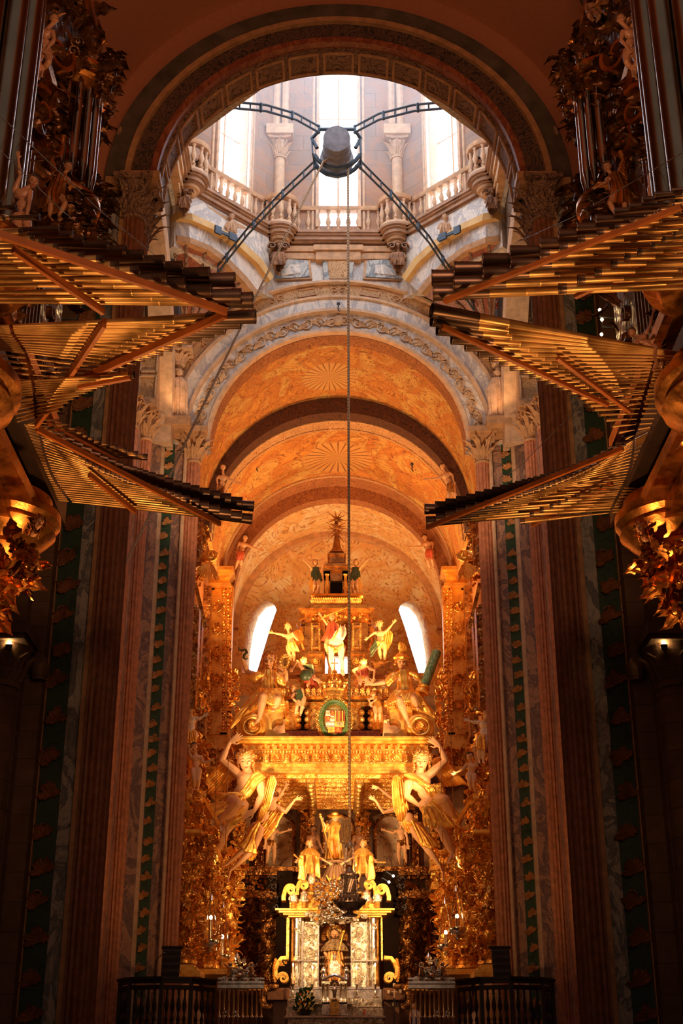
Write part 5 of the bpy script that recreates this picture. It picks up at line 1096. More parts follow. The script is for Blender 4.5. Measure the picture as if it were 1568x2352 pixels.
figure('reaching_angel', 'second right angel behind the first, two pale arms reaching in under the canopy', 44.4, D(hd=(912, 1822), r=13, ch=(925, 1855), pv=(955, 1900), gaze=(-.8, -.2, .5), long=.4, sw=1.1,
    arms=[((881, 1866), (861, 1838), (843, 1828)), ((897, 1831), (869, 1809), (848, 1806))], legs=[((975, 1945), (1008, 1985), (1014, 2000)), ((985, 1950), (1016, 1998), (1017, 2022))], spread=1.2,
    drape=[([(945, 1885), (960, 1895), (972, 1905)], [(965, 1940), (990, 1948), (1006, 1940)], 14, 4, 3)],
    wings=[([(915, 1850), (922, 1870), (932, 1885)], [(925, 1900), (938, 1915), (950, 1912), (955, 1900)], 7)]), mirror=False, vox=.07, cat='angel statue')
ww, wi = figure('seated_woman', 'gilded seated woman on the left scroll raising a snake and holding a hand mirror', 44.3, D(hd=(618, 1518), r=19, ch=(616, 1560), pv=(618, 1596), gaze=(-.1, -1, -.4), tilt=.05, long=1.3, hairn=80, sw=1.2,
    arms=[((568, 1543), (556, 1514), (561, 1500)), ((655, 1562), (658, 1545), (648, 1535))], legs=[((603, 1600, -.55), (596, 1648, -.5), (588, 1660, -.6)), ((638, 1606, -.5), (628, 1630, -.3))],
    robe=[([(617, 1541, 17, 12), (616, 1555, 20, 15), (617, 1572, 17, 13), (618, 1590, 22, 17)], 15, .10, None, 'bodice')],
    drape=[([(592, 1545), (604, 1550)], [(570, 1556), (586, 1564)], 7, 4.5, 4.5), ([(632, 1546), (642, 1552)], [(640, 1568), (654, 1572)], 7, 4.5, 4.5), ([(594, 1584), (618, 1586, -.35), (644, 1584)], [(604, 1606, -.5), (624, 1618, -.5), (654, 1618, -.3)], 15, 5.5, 4.5), ([(594, 1586), (588, 1598), (604, 1610, -.4)], [(538, 1648), (530, 1672), (570, 1640)], 18, 5, 3.2)]), mirror=False, vox=.05, cat='statue')
b = MB(); b.tube([P(x, y, 44.0) for x, y in ((547, 1485), (549, 1492), (556, 1494), (564, 1492), (567, 1499), (561, 1504), (559, 1511), (566, 1514), (569, 1511))], [.015, .04, .05, .05, .05, .05, .045, .03, .02], 8); tag(b.build('snake', gold('bronze_green', (.15, .12, .04), (.07, .06, .02), .4, 12, .3, .01, .7)), 'dark bronze snake coiled in the raised hand of the left seated woman', 'snake')
q = thing('hand_mirror', 'ornate gilded hand mirror held by the left seated woman', 'mirror', P(652, 1540, 43.9)); c = P(654, 1521, 43.9); b = MB(); b.tube([c+V((cos(a)*.1, 0, sin(a)*.19)) for a in [2*pi*i/24 for i in range(25)]], .05, 6)
for i in range(14): a = 2*pi*i/14; b.leaf(c+V((cos(a)*.1, -.03, sin(a)*.19)), V((cos(a), 0, sin(a))), V((0, -1, 0)), .11, .07, .6)
b.tube([c+V((0, 0, -.2)), c+V((-.04, 0, -.42))], .03, 6); b.build('frame', GOLDF, q); b = MB(); b.lathe([(0, .01), (.11, .01), (.11, -.02)], c, 20, V((0, -1, 0)), sy=1.7); b.build('glass', GOLDD, q)
ww, wi = figure('seated_woman', 'gilded seated woman in armour and plumed helmet on the right scroll', 44.3, D(hd=(922, 1519), r=18, ch=(928, 1560), pv=(930, 1594), gaze=(.1, -1, -.4), tilt=.05, long=.4, hairn=30, sw=1.2,
    arms=[((887, 1566), (858, 1572), (838, 1566)), ((966, 1560), (972, 1578))], legs=[((917, 1608, -.55), (934, 1652, -.5), (940, 1668, -.6)), ((950, 1604, -.5), (958, 1625, -.3))], spread=1.3,
    robe=[([(926, 1541, 16, 12), (928, 1555, 20, 15), (929, 1573, 16, 13), (930, 1588, 20, 16)], 9, .08, None, 'cuirass')],
    drape=[([(900, 1548), (915, 1546)], [(888, 1562), (892, 1574)], 8, 4.5, 4.5), ([(942, 1546), (954, 1548)], [(960, 1556), (970, 1568)], 7, 5, 4.5), ([(906, 1588), (930, 1590, -.35), (950, 1588)], [(884, 1622), (908, 1610, -.5), (940, 1610, -.5)], 16, 5.5, 4.5), ([(930, 1590, -.3), (950, 1590), (962, 1594)], [(946, 1626, -.4), (975, 1636), (1000, 1648)], 18, 5.5, 3.8)]), mirror=False, vox=.05, cat='statue')
q_, r_ = wi['q'], wi['r']; b = MB(); b.ball(q_(0, -.15, .42), (.86*r_, .95*r_, .72*r_), wi['Mx'], 14, 10); b.tube([q_(-.9, .1, .35), q_(-.5, .75, .5), q_(0, 1.0, .6), q_(.5, .75, .5), q_(.9, .1, .35)], .07, 6)
for i in range(14): b.leaf(q_(-.3+.04*i, -.2, 1.1), V((R.uniform(-.4, .4)-.1, -.2, 1)), V((0, -1, 0)), r_*R.uniform(.7, 1.7), r_*.5, .6)
b.build('plumed_helmet', GOLD, ww)
q = thing('broken_column', 'green marble column with gilded base leaning on the right seated woman', 'column', P(971, 1590, 44.0)); a, c = P(973, 1578, 44.0), P(1003, 1497, 44.2); b = MB(); b.tube([a, c], [11*M(1540, 44)]*2, 22); b.build('shaft', MARB_GREEN, q)
b = MB(); d = (a-c).normalized(); b.lathe([(.17, 0), (.2, .03), (.2, .08), (.16, .11), (.19, .16), (.23, .2), (.23, .27)], a-d*.05, 22, d); b.build('base', GOLD, q)
figure('standing_angel', 'small winged angel standing left of the horse rider, arm stretched left', 45.4, D(hd=(661, 1440), r=9, ch=(665, 1462), pv=(668, 1484), arms=[((645, 1457), (628, 1454)), ((683, 1470), (676, 1462))], legs=[((663, 1500), (668, 1516)), ((674, 1500), (675, 1517))], wings=[([(674, 1455), (682, 1448), (690, 1450)], [(678, 1490), (690, 1480), (698, 1470)], 5)], drape=[([(660, 1478), (678, 1474)], [(664, 1492), (688, 1496)], 8, 2.5, 2)], long=.5), mirror=False, vox=.08, cat='angel statue')
figure('standing_angel', 'small angel standing right of the horse rider, arm raised to the right', 45.4, D(hd=(871, 1434), r=9, ch=(873, 1456), pv=(874, 1477), arms=[((858, 1454), (846, 1464)), ((889, 1448), (902, 1432))], legs=[((871, 1494), (874, 1512)), ((884, 1494), (883, 1514))], wings=[([(884, 1455), (894, 1450), (900, 1456)], [(878, 1492), (888, 1498), (897, 1480)], 5)], drape=[([(864, 1474), (882, 1474)], [(862, 1488), (872, 1490)], 7, 2.5, 2), ([(862, 1470), (866, 1490)], [(850, 1490), (852, 1510)], 6, 2.5, 2, GREENP)], long=.5), mirror=False, vox=.08, cat='angel statue')
for s, sd, px in ((-1, 'left', 724), (1, 'right', 817)):
    e = 1 if s < 0 else -1; f = lambda x, y: (px+(x-724)*e, y)
    figure('robed_king', 'small robed king with raised outer arm beside the top niche, %s one' % sd, 45.8, D(hd=f(724, 1292), r=7.5, ch=f(725, 1310), pv=f(726, 1328), arms=[(f(712, 1302), f(701, 1290)), (f(736, 1314), f(740, 1304))][::e], legs=[(f(722, 1344), f(720, 1362)), (f(731, 1344), f(731, 1363))][::e], robe=[([(*f(725, 1304), 8, 6), (*f(725, 1318), 10, 8), (*f(727, 1336), 12, 9)], 9, .15, GREENP), ([(*f(721, 1328), 8, 6), (*f(719, 1340), 10, 8), (*f(722, 1354), 8, 6)], 9, .2)], long=.5, hairn=24), mirror=False, vox=.1)
kn = [('crouching_knight', 'blond knight with dark round shield leaning down above the coat of arms at left', 44.9, D(hd=(697, 1520), r=9.5, ch=(706, 1536), pv=(712, 1556), gaze=(-.2, -1, -1), arms=[((682, 1518), (673, 1534)), ((716, 1545), (712, 1558))], legs=[((731, 1562), (740, 1582)), ((707, 1574), (712, 1588))], robe=[([(712, 1552, 10, 8), (714, 1564, 14, 11), (718, 1576, 16, 12)], 9, .2, REDP, 'skirt'), ([(706, 1528, 10, 8), (709, 1542, 12, 9), (712, 1556, 11, 9)], 9, .06, GREENP, 'armour')])),
 ('crouching_knight', 'knight with bent head leaning down above the coat of arms at right', 44.9, D(hd=(834, 1524), r=9.5, ch=(832, 1538), pv=(834, 1556), gaze=(0, -1, -1.1), arms=[((810, 1540), (822, 1555)), ((861, 1540), (858, 1556))], legs=[((826, 1570), (820, 1590)), ((844, 1568), (836, 1580))], robe=[([(833, 1552, 11, 8), (832, 1562, 14, 10)], 9, .2, None, 'skirt'), ([(833, 1530, 11, 8), (833, 1544, 13, 9), (834, 1556, 11, 9)], 9, .06, REDP, 'armour')])),
 ('bending_soldier', 'small soldier in green cap bending down beside the left dark opening', 44.6, D(hd=(672, 1583), r=9, ch=(685, 1592), pv=(692, 1606), gaze=(-.2, -1, -1), arms=[((669, 1602), (690, 1620)), ((697, 1602), (694, 1620))], legs=[((682, 1622), (678, 1642)), ((694, 1622), (690, 1642))], robe=[([(684, 1586, 9, 8), (688, 1598, 10, 8), (690, 1612, 11, 8)], 7, .1, GREENP, 'tunic')])),
 ('bending_soldier', 'small curly haired soldier with crossed arms over the right dark opening', 44.6, D(hd=(858, 1597), r=8, ch=(866, 1606), pv=(866, 1622), gaze=(-.2, -1, -1), arms=[((846, 1606), (850, 1616)), ((872, 1600), (856, 1612))], legs=[((862, 1640), (862, 1655)), ((872, 1640), (872, 1655))], robe=[([(866, 1600, 8, 7), (866, 1614, 9, 8), (868, 1636, 11, 8)], 7, .1, None, 'tunic')]))]
for nm_, lb, Y_, sp in kn: sp.setdefault('long', .3); figure(nm_, lb, Y_, sp, mirror=False, vox=.08)
b = MB(); c = P(702, 1549, 44.5); b.lathe([(0, .1), (.12, .08), (.2, 0), (.22, -.03), (.2, -.05)], c, 22, V((-.2, -1, .1))); tag(b.build('round_shield', GREENP), 'dark oval shield held by the left leaning knight', 'shield')
hr, hi = figure('horse_rider', 'sword swinging rider with red cape mounted on the white horse', 45.5, D(hd=(762, 1419), r=9, ch=(763, 1438), pv=(763, 1460), arms=[((747, 1428), (738, 1416)), ((777, 1444), (781, 1452))], legs=[((748, 1480), (752, 1500)), ((780, 1478), (788, 1500))], robe=[([(763, 1432, 11, 8), (763, 1450, 14, 10), (762, 1472, 22, 12)], 9, .2, REDP, 'cape')], long=.5), mirror=False, vox=.08)
b = MB(); b.tube([P(736, 1420, 45.3), P(770, 1406, 45.2), P(803, 1393, 45.1)], [.03, .022, .006], 6); b.build('sword', GOLD, hr); b = MB(); b.tube([hi['hd']+V((cos(a)*.17, .08, sin(a)*.17)) for a in [2*pi*i/20 for i in range(21)]], .016, 5); b.build('halo', GOLD, hr)
def horse():
    Y = 45.5; k = M(1470, Y); t = thing('white_horse', 'white horse seen from the front, forelegs planted before the bright opening', 'horse statue', P(775, 1548, Y)); b = MB(); p = lambda x, y, d=0: P(x, y, Y+d)
    b.caps(p(771, 1478), p(771, 1480, 1.1), 18*k, 17*k, 14); b.ball(p(771, 1478, -.05), (17*k, 14*k, 20*k), None, 14, 10)
    for e in (-1, 1): b.ball(p(771+9*e, 1486, -.1), (9*k, 9*k, 11*k), None, 10, 8)
    b.chain([p(773, 1468), p(780, 1455, -.2), p(787, 1446, -.35)], [13*k, 11*k, 8*k], 12); b.chain([p(787, 1445, -.4), p(789, 1455, -.6), p(786, 1466, -.75)], [8*k, 6.5*k, 4.6*k], 12)
    for e in (-1, 1): b.tube([p(786+4*e, 1440, -.38), p(787+6*e, 1432, -.36)], [2.2*k, .3*k], 6)
    for x0, x1, x2, d in ((762, 759, 765, -.1), (783, 783, 787, -.1)): b.chain([p(x0, 1492, d), p(x1, 1514, d-.1), p(x1+1, 1519, d-.1), p(x2, 1540, d), p(x2, 1548, d-.05)], [8.5*k, 5*k, 5.4*k, 3.6*k, 5.5*k], 10)
    for x in (757, 786): b.chain([p(x, 1488, 1.1), p(x-2, 1512, 1.3), p(x, 1530, 1.1), p(x, 1548, 1.15)], [10*k, 6*k, 4*k, 5*k], 10)
    b.remesh('body', .016, HORSE, t, 3); b = MB()
    for i in range(22): a = i/21; b.caps(p(774+10*a-6, 1464-20*a, -.1-.2*a), p(768+12*a-7, 1474-20*a, -.2-.2*a), 2.4*k, 1*k, 6)
    b.build('mane', GOLD, t); b = MB(); b.tube([p(756, 1482, -.2), p(771, 1492, -.35), p(788, 1482, -.2)], .04, 6); b.ball(p(771, 1494, -.38), .09); b.build('breast_strap', GOLD, t)
horse()
# ------------------------------------------------------------------ back wall under the canopy
q = thing('rear_altarpiece', 'deep brown and gilded rear altarpiece with painted arched niches under the canopy', 'altarpiece', P(768, 2000, 49.4)); Y = 49.4
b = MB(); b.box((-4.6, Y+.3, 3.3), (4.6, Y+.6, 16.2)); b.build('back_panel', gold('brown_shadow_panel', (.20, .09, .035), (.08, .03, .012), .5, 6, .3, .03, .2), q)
b = MB()
for x0, x1 in ((540, 562), (690, 722), (815, 848), (985, 1008), (588, 606), (944, 962)): bx(b, x0, 1850, x1, 1990, Y, .5)
bx(b, 530, 1838, 1020, 1850, Y-.1, .6); bx(b, 535, 1990, 690, 2002, Y-.5, 1); bx(b, 850, 1990, 1015, 2002, Y-.5, 1); bx(b, 530, 2002, 655, 2010, Y-.4, .9); bx(b, 885, 2002, 1020, 2010, Y-.4, .9)
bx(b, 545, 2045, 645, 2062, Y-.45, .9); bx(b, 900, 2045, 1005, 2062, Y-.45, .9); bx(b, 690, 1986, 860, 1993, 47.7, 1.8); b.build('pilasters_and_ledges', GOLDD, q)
b = MB()
for x0, x1, y0, y1 in ((545, 648, 2010, 2045), (898, 1005, 2010, 2045), (692, 720, 1855, 1985), (817, 846, 1855, 1985), (540, 560, 1855, 1985), (986, 1006, 1855, 1985)): carve(b, lambda u, v: (P(x0+(x1-x0)*u, y0+(y1-y0)*v, Y-.12), V((0, -1, 0))), 75, .17, int(x0))
b.build('relief_carving', GOLDC, q)
PAINTN = fresco('painted_niche_panel', (.50, .33, .18), (.42, .26, .14), (.58, .42, .25), (.22, .12, .06), .6)
for x0, x1, yt in ((608, 674, 1872), (862, 930, 1872), (742, 812, 1873)):
    b = MB(); a = P(x0, 1995, Y+.2); c = P(x1, 1995, Y+.2); w = (c.x-a.x)/2; cx = (a.x+c.x)/2; zt = P(x0, yt, Y+.2).z-w; pts = [a, c]+[V((cx+w*cos(r_), a.y, zt+w*sin(r_))) for r_ in [pi*i/16 for i in range(17)]]
    b.prism(pts, (0, .12, 0)); b.build('painted_niche', PAINTN, q); b = MB(); b.tube([a+V((0, -.05, 0))]+[V((cx-w*cos(r_), a.y-.05, zt+w*sin(r_))) for r_ in [pi*i/16 for i in range(17)]]+[c+V((0, -.05, 0))], .06, 6); b.build('niche_frame', GOLDD, q)
for s, lb, hx in ((-1, 'censer swinging figure in loincloth standing in the left painted niche', 624), (1, 'slim figure holding a hook in the right painted niche, half hidden by arms', 921)):
    e = 1 if s < 0 else -1; f = lambda dx, y: (hx+dx*e, y)
    figure('niche_figure', lb, 49.0, D(hd=f(0, 1890), r=9, ch=f(1, 1911), pv=f(-2, 1934), arms=[(f(-14, 1925), f(-16, 1940)), (f(17, 1914), f(36, 1908))][::e], legs=[(f(-9, 1958), f(-12, 1980)), (f(6, 1958), f(4, 1982))][::e], robe=[([(*f(-2, 1930), 11, 9), (*f(-3, 1944), 13, 10)], 8, .1, GOLDD, 'loincloth')], long=0, hairn=30), mirror=False, hair=HAIRD, vox=.1)
for hx, lb in ((719, 'brown winged angel behind the left kneeling king'), (823, 'brown winged angel behind the right kneeling king')):
    figure('brown_angel', lb, 48.2, D(hd=(hx, 1906), r=9, ch=(hx, 1925), pv=(hx, 1946), arms=[((hx-14, 1940), (hx-20, 1955)), ((hx+14, 1936), (hx+20, 1950))], legs=[((hx-5, 1968), (hx-5, 1985)), ((hx+6, 1968), (hx+6, 1985))], wings=[([(hx-10, 1915), (hx-18, 1912), (hx-24, 1918)], [(hx-28, 1948), (hx-22, 1955), (hx-14, 1945)], 5, GOLDD)], long=.4), mirror=False, skin=plain('brown_wood_skin', (.38, .17, .07), .4), hair=HAIRD, vox=.1)
# pilgrim on pedestal, kings
pg, pi_ = figure('pilgrim_statue', 'gilded standing pilgrim with round hat and long staff on the central pedestal', 46.6, D(hd=(769, 1881), r=9, ch=(769, 1902), pv=(769, 1925), arms=[((748, 1900), (741, 1886)), ((786, 1912), (788, 1926))], legs=[((763, 1952), (763, 1978)), ((776, 1952), (777, 1978))], long=.6, hairn=30, beard=1,
    robe=[([(769, 1891, 9, 7), (768, 1903, 13, 9), (768, 1922, 14, 10), (768, 1950, 17, 12), (768, 1974, 20, 14)], 15, .14), ([(755, 1894, 6, 6), (749, 1902, 8, 7), (747, 1912, 8, 7)], 6, .15, None, 'sleeve'), ([(782, 1896, 6, 6), (786, 1906, 8, 7), (787, 1920, 9, 7)], 6, .15, None, 'sleeve'), ([(769, 1889, 10, 8), (769, 1898, 15, 11)], 9, .08, None, 'collar')]), mirror=False, vox=.07)
b = MB(); b.lathe([(0, .16), (.11, .12), (.13, .02), (.27, -.02), (.28, .03), (.13, .06)], pi_['hd']+V((0, .05, .1)), 22, V((0, -.35, 1))); b.build('hat', GOLD, pg); b = MB(); b.tube([P(734, 1868, 46.1), P(749, 1925, 46.1), P(763, 1976, 46.1)], .028, 7); b.ball(P(735, 1871, 46.1), .05); b.ball(P(736, 1876, 46.1), .05); b.build('staff', GOLD, pg)
b = MB(); a0, a1, c0, c1 = P(757, 1983, 46), P(786, 1983, 46), P(796+14, 2030, 46), P(732, 2030, 46); ym = V((0, .9, 0)); b.loft([[p, p2, p2+ym, p+ym] for p, p2 in ((a0, a1), (c1, c0))]); b.box((P(753, 1983, 46).x, 45.9, P(753, 1983, 46).z), (P(790, 1983, 46).x, 47.3, P(753, 1976, 46).z)); 
for i in range(7): t_ = (i+.5)/7; b.tube([a0.lerp(a1, t_)+V((0, -.01, 0)), c1.lerp(c0, t_)+V((0, -.01, 0))], .012, 4)
tag(b.build('statue_pedestal', BRWOOD), 'plain brown boarded pedestal flaring downwards under the pilgrim statue', 'pedestal')
for s, hx, lb in ((-1, 711, 'kneeling gilded king at left reaching one hand to the pilgrim pedestal'), (1, 833, 'kneeling gilded king at right of the hanging censer, holding a sceptre outwards')):
    e = 1 if s < 0 else -1; f = lambda dx, y: (hx+dx*e, y)
    kg, ki = figure('kneeling_king', lb, 45.7, D(hd=f(0, 1939), r=9, ch=f(0, 1961), pv=f(-1, 1984), gaze=(.5*e, -1, .1), arms=[(f(-20, 1967), f(-26, 1974)), (f(24, 1971), f(42, 1981))][::e], legs=[(f(-9, 2004), f(-14, 2024)), (f(8, 2003, ), f(10, 2022))][::e], long=.5,
        robe=[([(*f(0, 1949), 10, 8), (*f(0, 1958), 20, 12), (*f(0, 1966), 24, 13)], 13, .07, None, 'shoulder_cape'), ([(*f(0, 1955), 12, 9), (*f(0, 1975), 14, 10), (*f(-1, 1990), 19, 13), (*f(-1, 2008), 22, 15)], 11, .14, None, 'armour_skirt')], drape=[([f(-22, 1966), f(-16, 1966)], [f(-26, 2018), f(-12, 2022)], 7, 3, 3), ([f(14, 1966), f(20, 1970)], [f(14, 2010), f(24, 2016)], 6, 3, 3)]), mirror=False, vox=.07)
    b = MB(); b.tube([P(*f(-36, 1963), 45.3), P(*f(-24, 1974), 45.2)] if s < 0 else [P(*f(-52, 1984-3), 45.3), P(*f(-26, 1996-16), 45.2)], [.035, .02], 6); b.build('sceptre', GOLD, kg)
# ------------------------------------------------------------------ silver shrine
Y = 46.0; q = thing('silver_shrine', 'embossed silver and gold shrine cabinet with open centre standing behind the altar', 'shrine', P(768, 2296, Y))
b = MB(); 
for x0, x1 in ((694, 731), (806, 843)): bx(b, x0, 2118, x1, 2268, Y-.1, .6)
b.build('panels', SILVER, q)
b = MB()
for x in (682, 856): p0 = P(x, 2268, Y); p1 = P(x, 2106, Y); b.lathe([(.23, 0), (.23, p1.z-p0.z)], (p0.x, Y+.2, p0.z), 24)
for x0, x1 in ((693, 696), (729, 732), (805, 808), (841, 844)): bx(b, x0, 2115, x1, 2268, Y-.16, .1)
bx(b, 672, 2205, 731, 2208, Y-.2, .3); bx(b, 806, 2205, 866, 2208, Y-.2, .3); bx(b, 668, 2266, 872, 2272, Y-.25, .9); bx(b, 664, 2272, 876, 2296, Y-.15, 1.0)
b.build('columns_and_frames', SILVERP, q)
b = MB()
for x in (712, 824):
    for y, r in ((2190, .16), (2140, .14), (2250, .13), (2225, .1)): rosette(b, P(x, y, Y-.14), r, 9); b.tube([P(x, y, Y-.2)+V((cos(a)*r*.75, 0, sin(a)*r*1.1)) for a in [2*pi*i/18 for i in range(19)]], .02, 5)
    carve(b, lambda u, v: (P(x-13+26*u, 2122+140*v, Y-.14), V((0, -1, 0))), 90, .09, int(x))
for x in (682, 856): carve(b, lambda u, v: (P(x-12+24*u, 2112+150*v, Y-.02), V((0, -1, 0))), 14, .13, int(x))
b.build('embossed_relief', SILVER, q)
b = MB(); bx(b, 731, 2122, 806, 2268, Y+.7, .1); b.box((P(731, 2200, Y).x-.02, Y, P(731, 2268, Y).z), (P(731, 2200, Y).x, Y+.7, P(731, 2122, Y).z)); b.build('dark_recess', gold('red_brown_recess', (.22, .07, .02), (.08, .02, .01), .5, 8, .3, .02, .2), q)
b = MB()
for x0, y0, x1, y1, yy in ((632, 2086, 732, 2090, Y-.5), (640, 2090, 734, 2096, Y-.4), (650, 2096, 732, 2101, Y-.3), (662, 2101, 732, 2106, Y-.2), (806, 2086, 906, 2090, Y-.5), (804, 2090, 898, 2096, Y-.4), (806, 2096, 888, 2101, Y-.3), (806, 2101, 876, 2106, Y-.2), (665, 2066, 735, 2086, Y-.1), (805, 2066, 872, 2086, Y-.1), (690, 2048, 850, 2066, Y)): bx(b, x0, y0, x1, y1, yy, 1.0)
b.build('cornice', GOLD, q)
b = MB()
for x0, x1 in ((658, 663), (874, 879)): bx(b, x0, 2106, x1, 2206, Y, .3)
b.build('side_frames', GOLDF, q)
b = MB(); pa = [P(768+52*cos(a), 2130-14-26*sin(a), Y-.2) for a in [pi*i/14 for i in range(15)]]; b.tube(pa, .07, 6)
carve(b, lambda u, v: (P(725+86*u, 2103+18*v, Y-.25), V((0, -1, 0))), 80, .13, 31); carve(b, lambda u, v: (P(700+150*u, 2100+7*v, Y-.35), V((0, -1, 0))), 60, .12, 32); b.build('cresting', SILVER, q)
for s in (-1, 1):
    m = lambda x: mir(x, s)-(6 if s > 0 else 0)
    for (x, y, r, a0) in ((668, 2047, 12, 1), (697, 2036, 11, 1)):
        b = MB(); kk = M(y, Y); b.volute(P(m(x), y, Y-.1), r*kk, 1.5, .5, .13, V((-s, 0, 0)), V((0, 0, 1)), pi*.9, -1, tail=((-1.1*r*kk*1.2, -1.9*r*kk), (-1.35*r*kk, -1.2*r*kk), (-1.2*r*kk, -.5*r*kk))); b.build('crowning_scroll', GOLD, q)
    b = MB(); kk = M(2235, Y); c = P(m(651), 2248, Y-.1); b.volute(c, 12*kk, 1.6, .5, .11, V((-s, 0, 0)), V((0, 0, 1)), pi, -1, tail=tuple(((m(x)-m(651))*kk*-s, (2248-y)*kk) for x, y in ((662, 2203), (655, 2204), (646, 2204), (638, 2214), (633, 2228), (634, 2240))))
    for i in range(9): p = P(m(636-4*sin(i*.35)), 2206+6*i, Y-.3); b.leaf(p, V((s, 0, .4)), V((0, -1, 0)), .12, .1, .5)
    b.build('side_scroll', GOLD, q)
b = MB(); carve(b, lambda u, v: (P(640+14*u, 2208+10*v, Y-.3), V((0, -1, 0))), 10, .1, 3); b.build('scroll_leaves', GOLDF, q)
# obelisk finials and the gilded cluster of balls and rays
for i, (x, y) in enumerate(((673, 2086), (698, 2086), (842, 2086), (867, 2086), (715, 2045))):
    p = P(x, y, Y-.25); t = thing('obelisk_finial', ['openwork silver obelisk finial at the far left of the shrine top', 'openwork silver obelisk finial second from left on the shrine top', 'openwork silver obelisk finial just right of the censer bowl', 'openwork silver obelisk finial at the far right of the shrine top', 'tall silver obelisk finial before the left kneeling king'][i], 'finial', p, 'silver finials on the shrine')
    b = MB(); b.lathe([(.11, 0), (.07, .04), (.05, .09), (.09, .12), (.05, .16)], p, 12); b.build('foot', GOLD, t); b = MB(); b.lathe([(.05, .16), (.13, .2), (.13, .36), (.08, .5), (.03, .58), (0, .62)], p, 10)
    for j in range(26): a = R.uniform(0, 6.28); z = R.uniform(.2, .5); rr_ = .13*(1-.7*max(0, z-.34)/.25); b.ball(p+V((cos(a)*rr_, sin(a)*rr_, z)), .03, None, 5, 4)
    b.build('openwork', SILVER, t)
t = thing('ray_cluster', 'dense cluster of gold rays, silver balls and blossoms over the shrine opening', 'ornament', P(770, 2110, Y-.5)); b = MB(); rr = random.Random(4)
for i in range(240):
    u = rr.uniform(-1, 1); v = rr.uniform(0, 1); w = (1-.45*v if v < .7 else .7)*58*(.4+.6*sqrt(max(.02, 1-abs(v-.45)*1.6))); p = P(768+u*w, 2022+92*v, Y-.45-rr.random()*.3); b.ball(p, rr.uniform(.035, .065), None, 7, 5)
b.build('balls', SILVERP, t); b = MB()
for i in range(70):
    u = rr.uniform(-1, 1); v = rr.random(); p = P(768+u*50, 2030+80*v, Y-.5); b.leaf(p, V((u*1.2, -.3, rr.uniform(-.5, 1))), V((0, -1, 0)), rr.uniform(.15, .28), .12, .5)
b.build('blossoms', GOLDF, t); b = MB()
for i in range(15): a = radians(25+9.5*i); c = P(768, 2048, Y-.3); b.tube([c+V((cos(a)*.2, 0, sin(a)*.2)), c+V((cos(a)*.75, -.05, sin(a)*.55*(1 if i % 2 else .8)))], [.05, .025], 5)
b.build('rays', GOLD, t)
# seated saint
st, si = figure('seated_saint', 'bearded seated saint with halo, jewelled cape and staff inside the silver shrine', Y+.25, D(hd=(768, 2147), r=12, ch=(768, 2175), pv=(768, 2208), gaze=(0, -1, -.1), beard=1, arms=[((745, 2188), (758, 2204)), ((792, 2178), (781, 2170))], legs=[((758, 2222, -.3), (758, 2250, -.2)), ((778, 2222, -.3), (778, 2250, -.2))], long=.6,
    robe=[([(768, 2158, 11, 9), (768, 2166, 20, 14), (768, 2176, 28, 17), (768, 2185, 32, 19)], 15, .06, gold('jewelled_cape', (.55, .38, .2), (.3, .16, .06), .35, 40, .8, .02, .7, 30), 'cape'), ([(768, 2176, 16, 13), (768, 2200, 20, 17), (768, 2222, 23, 20), (768, 2252, 25, 20)], 11, .14, gold('brown_gilt_robe', (.45, .2, .05), (.25, .09, .02), .35, 12, .4, .02, .7), 'robe')]), mirror=False, skin=plain('warm_bearded_skin', (.55, .27, .11), .45), hair=HAIRD, vox=.06)
b = MB(); b.lathe([(.02, 0), (.2, .01), (.24, .03), (.24, -.01), (.02, -.03)], si['hd']+V((0, .12, .06)), 24, V((0, -1, 0)))
for i in range(24): a = 2*pi*i/24; b.leaf(si['hd']+V((cos(a)*.2, .08, .06+sin(a)*.2)), V((cos(a), 0, sin(a))), V((0, -1, 0)), .09, .05, .3)
b.build('halo', GOLDF, st); b = MB(); b.tube([P(790, 2136, 45.7), P(781, 2172, 45.7), P(773, 2207, 45.8)], .022, 7); b.ball(P(789, 2140, 45.7), .05); b.build('staff', GOLD, st)
b = MB(); b.tube([P(768+24*cos(a), 2152-25*sin(a), Y+.5) for a in [radians(-20+220*i/20) for i in range(21)]], .1, 6); b.build('throne_arch', GOLDD, st)
b = MB()
for x in (741, 799):
    for y in (2200, 2215, 2232): b.lathe([(0, -.04), (.1, -.03), (.12, .03), (.05, .06)], P(x, y, 45.9), 10)
b.build('throne_knobs', SILVERP, st)
# altar block
Ya = 44.9; t = thing('high_altar', 'high altar with embossed silver steps, pale table top and silver front', 'altar', P(768, 2352, Ya)); b = MB(); bx(b, 660, 2294, 877, 2312, Ya, .9); bx(b, 657, 2313, 878, 2333, Ya-.1, 1); bx(b, 661, 2339, 879, 2420, Ya-.3, 1.5); b.box((P(661, 2340, Ya).x, Ya-.25, 3.3), (P(879, 2340, Ya).x, Ya+1.1, 4.4)); b.build('silver_steps', SILVER, t)
b = MB(); bx(b, 653, 2333, 885, 2337, Ya-.55, 1.6); bx(b, 659, 2311, 878, 2313, Ya-.14, 1); b.build('table_top', plain('pale_altar_stone', (.66, .5, .32), .35), t)
b = MB(); carve(b, lambda u, v: (P(664+210*u, 2343+12*v, Ya-.32), V((0, -1, 0))), 90, .1, 41); carve(b, lambda u, v: (P(664+210*u, 2297+12*v, Ya-.02), V((0, -1, 0))), 110, .09, 42); carve(b, lambda u, v: (P(662+212*u, 2316+14*v, Ya-.12), V((0, -1, 0))), 110, .09, 43); b.build('relief', SILVER, t)
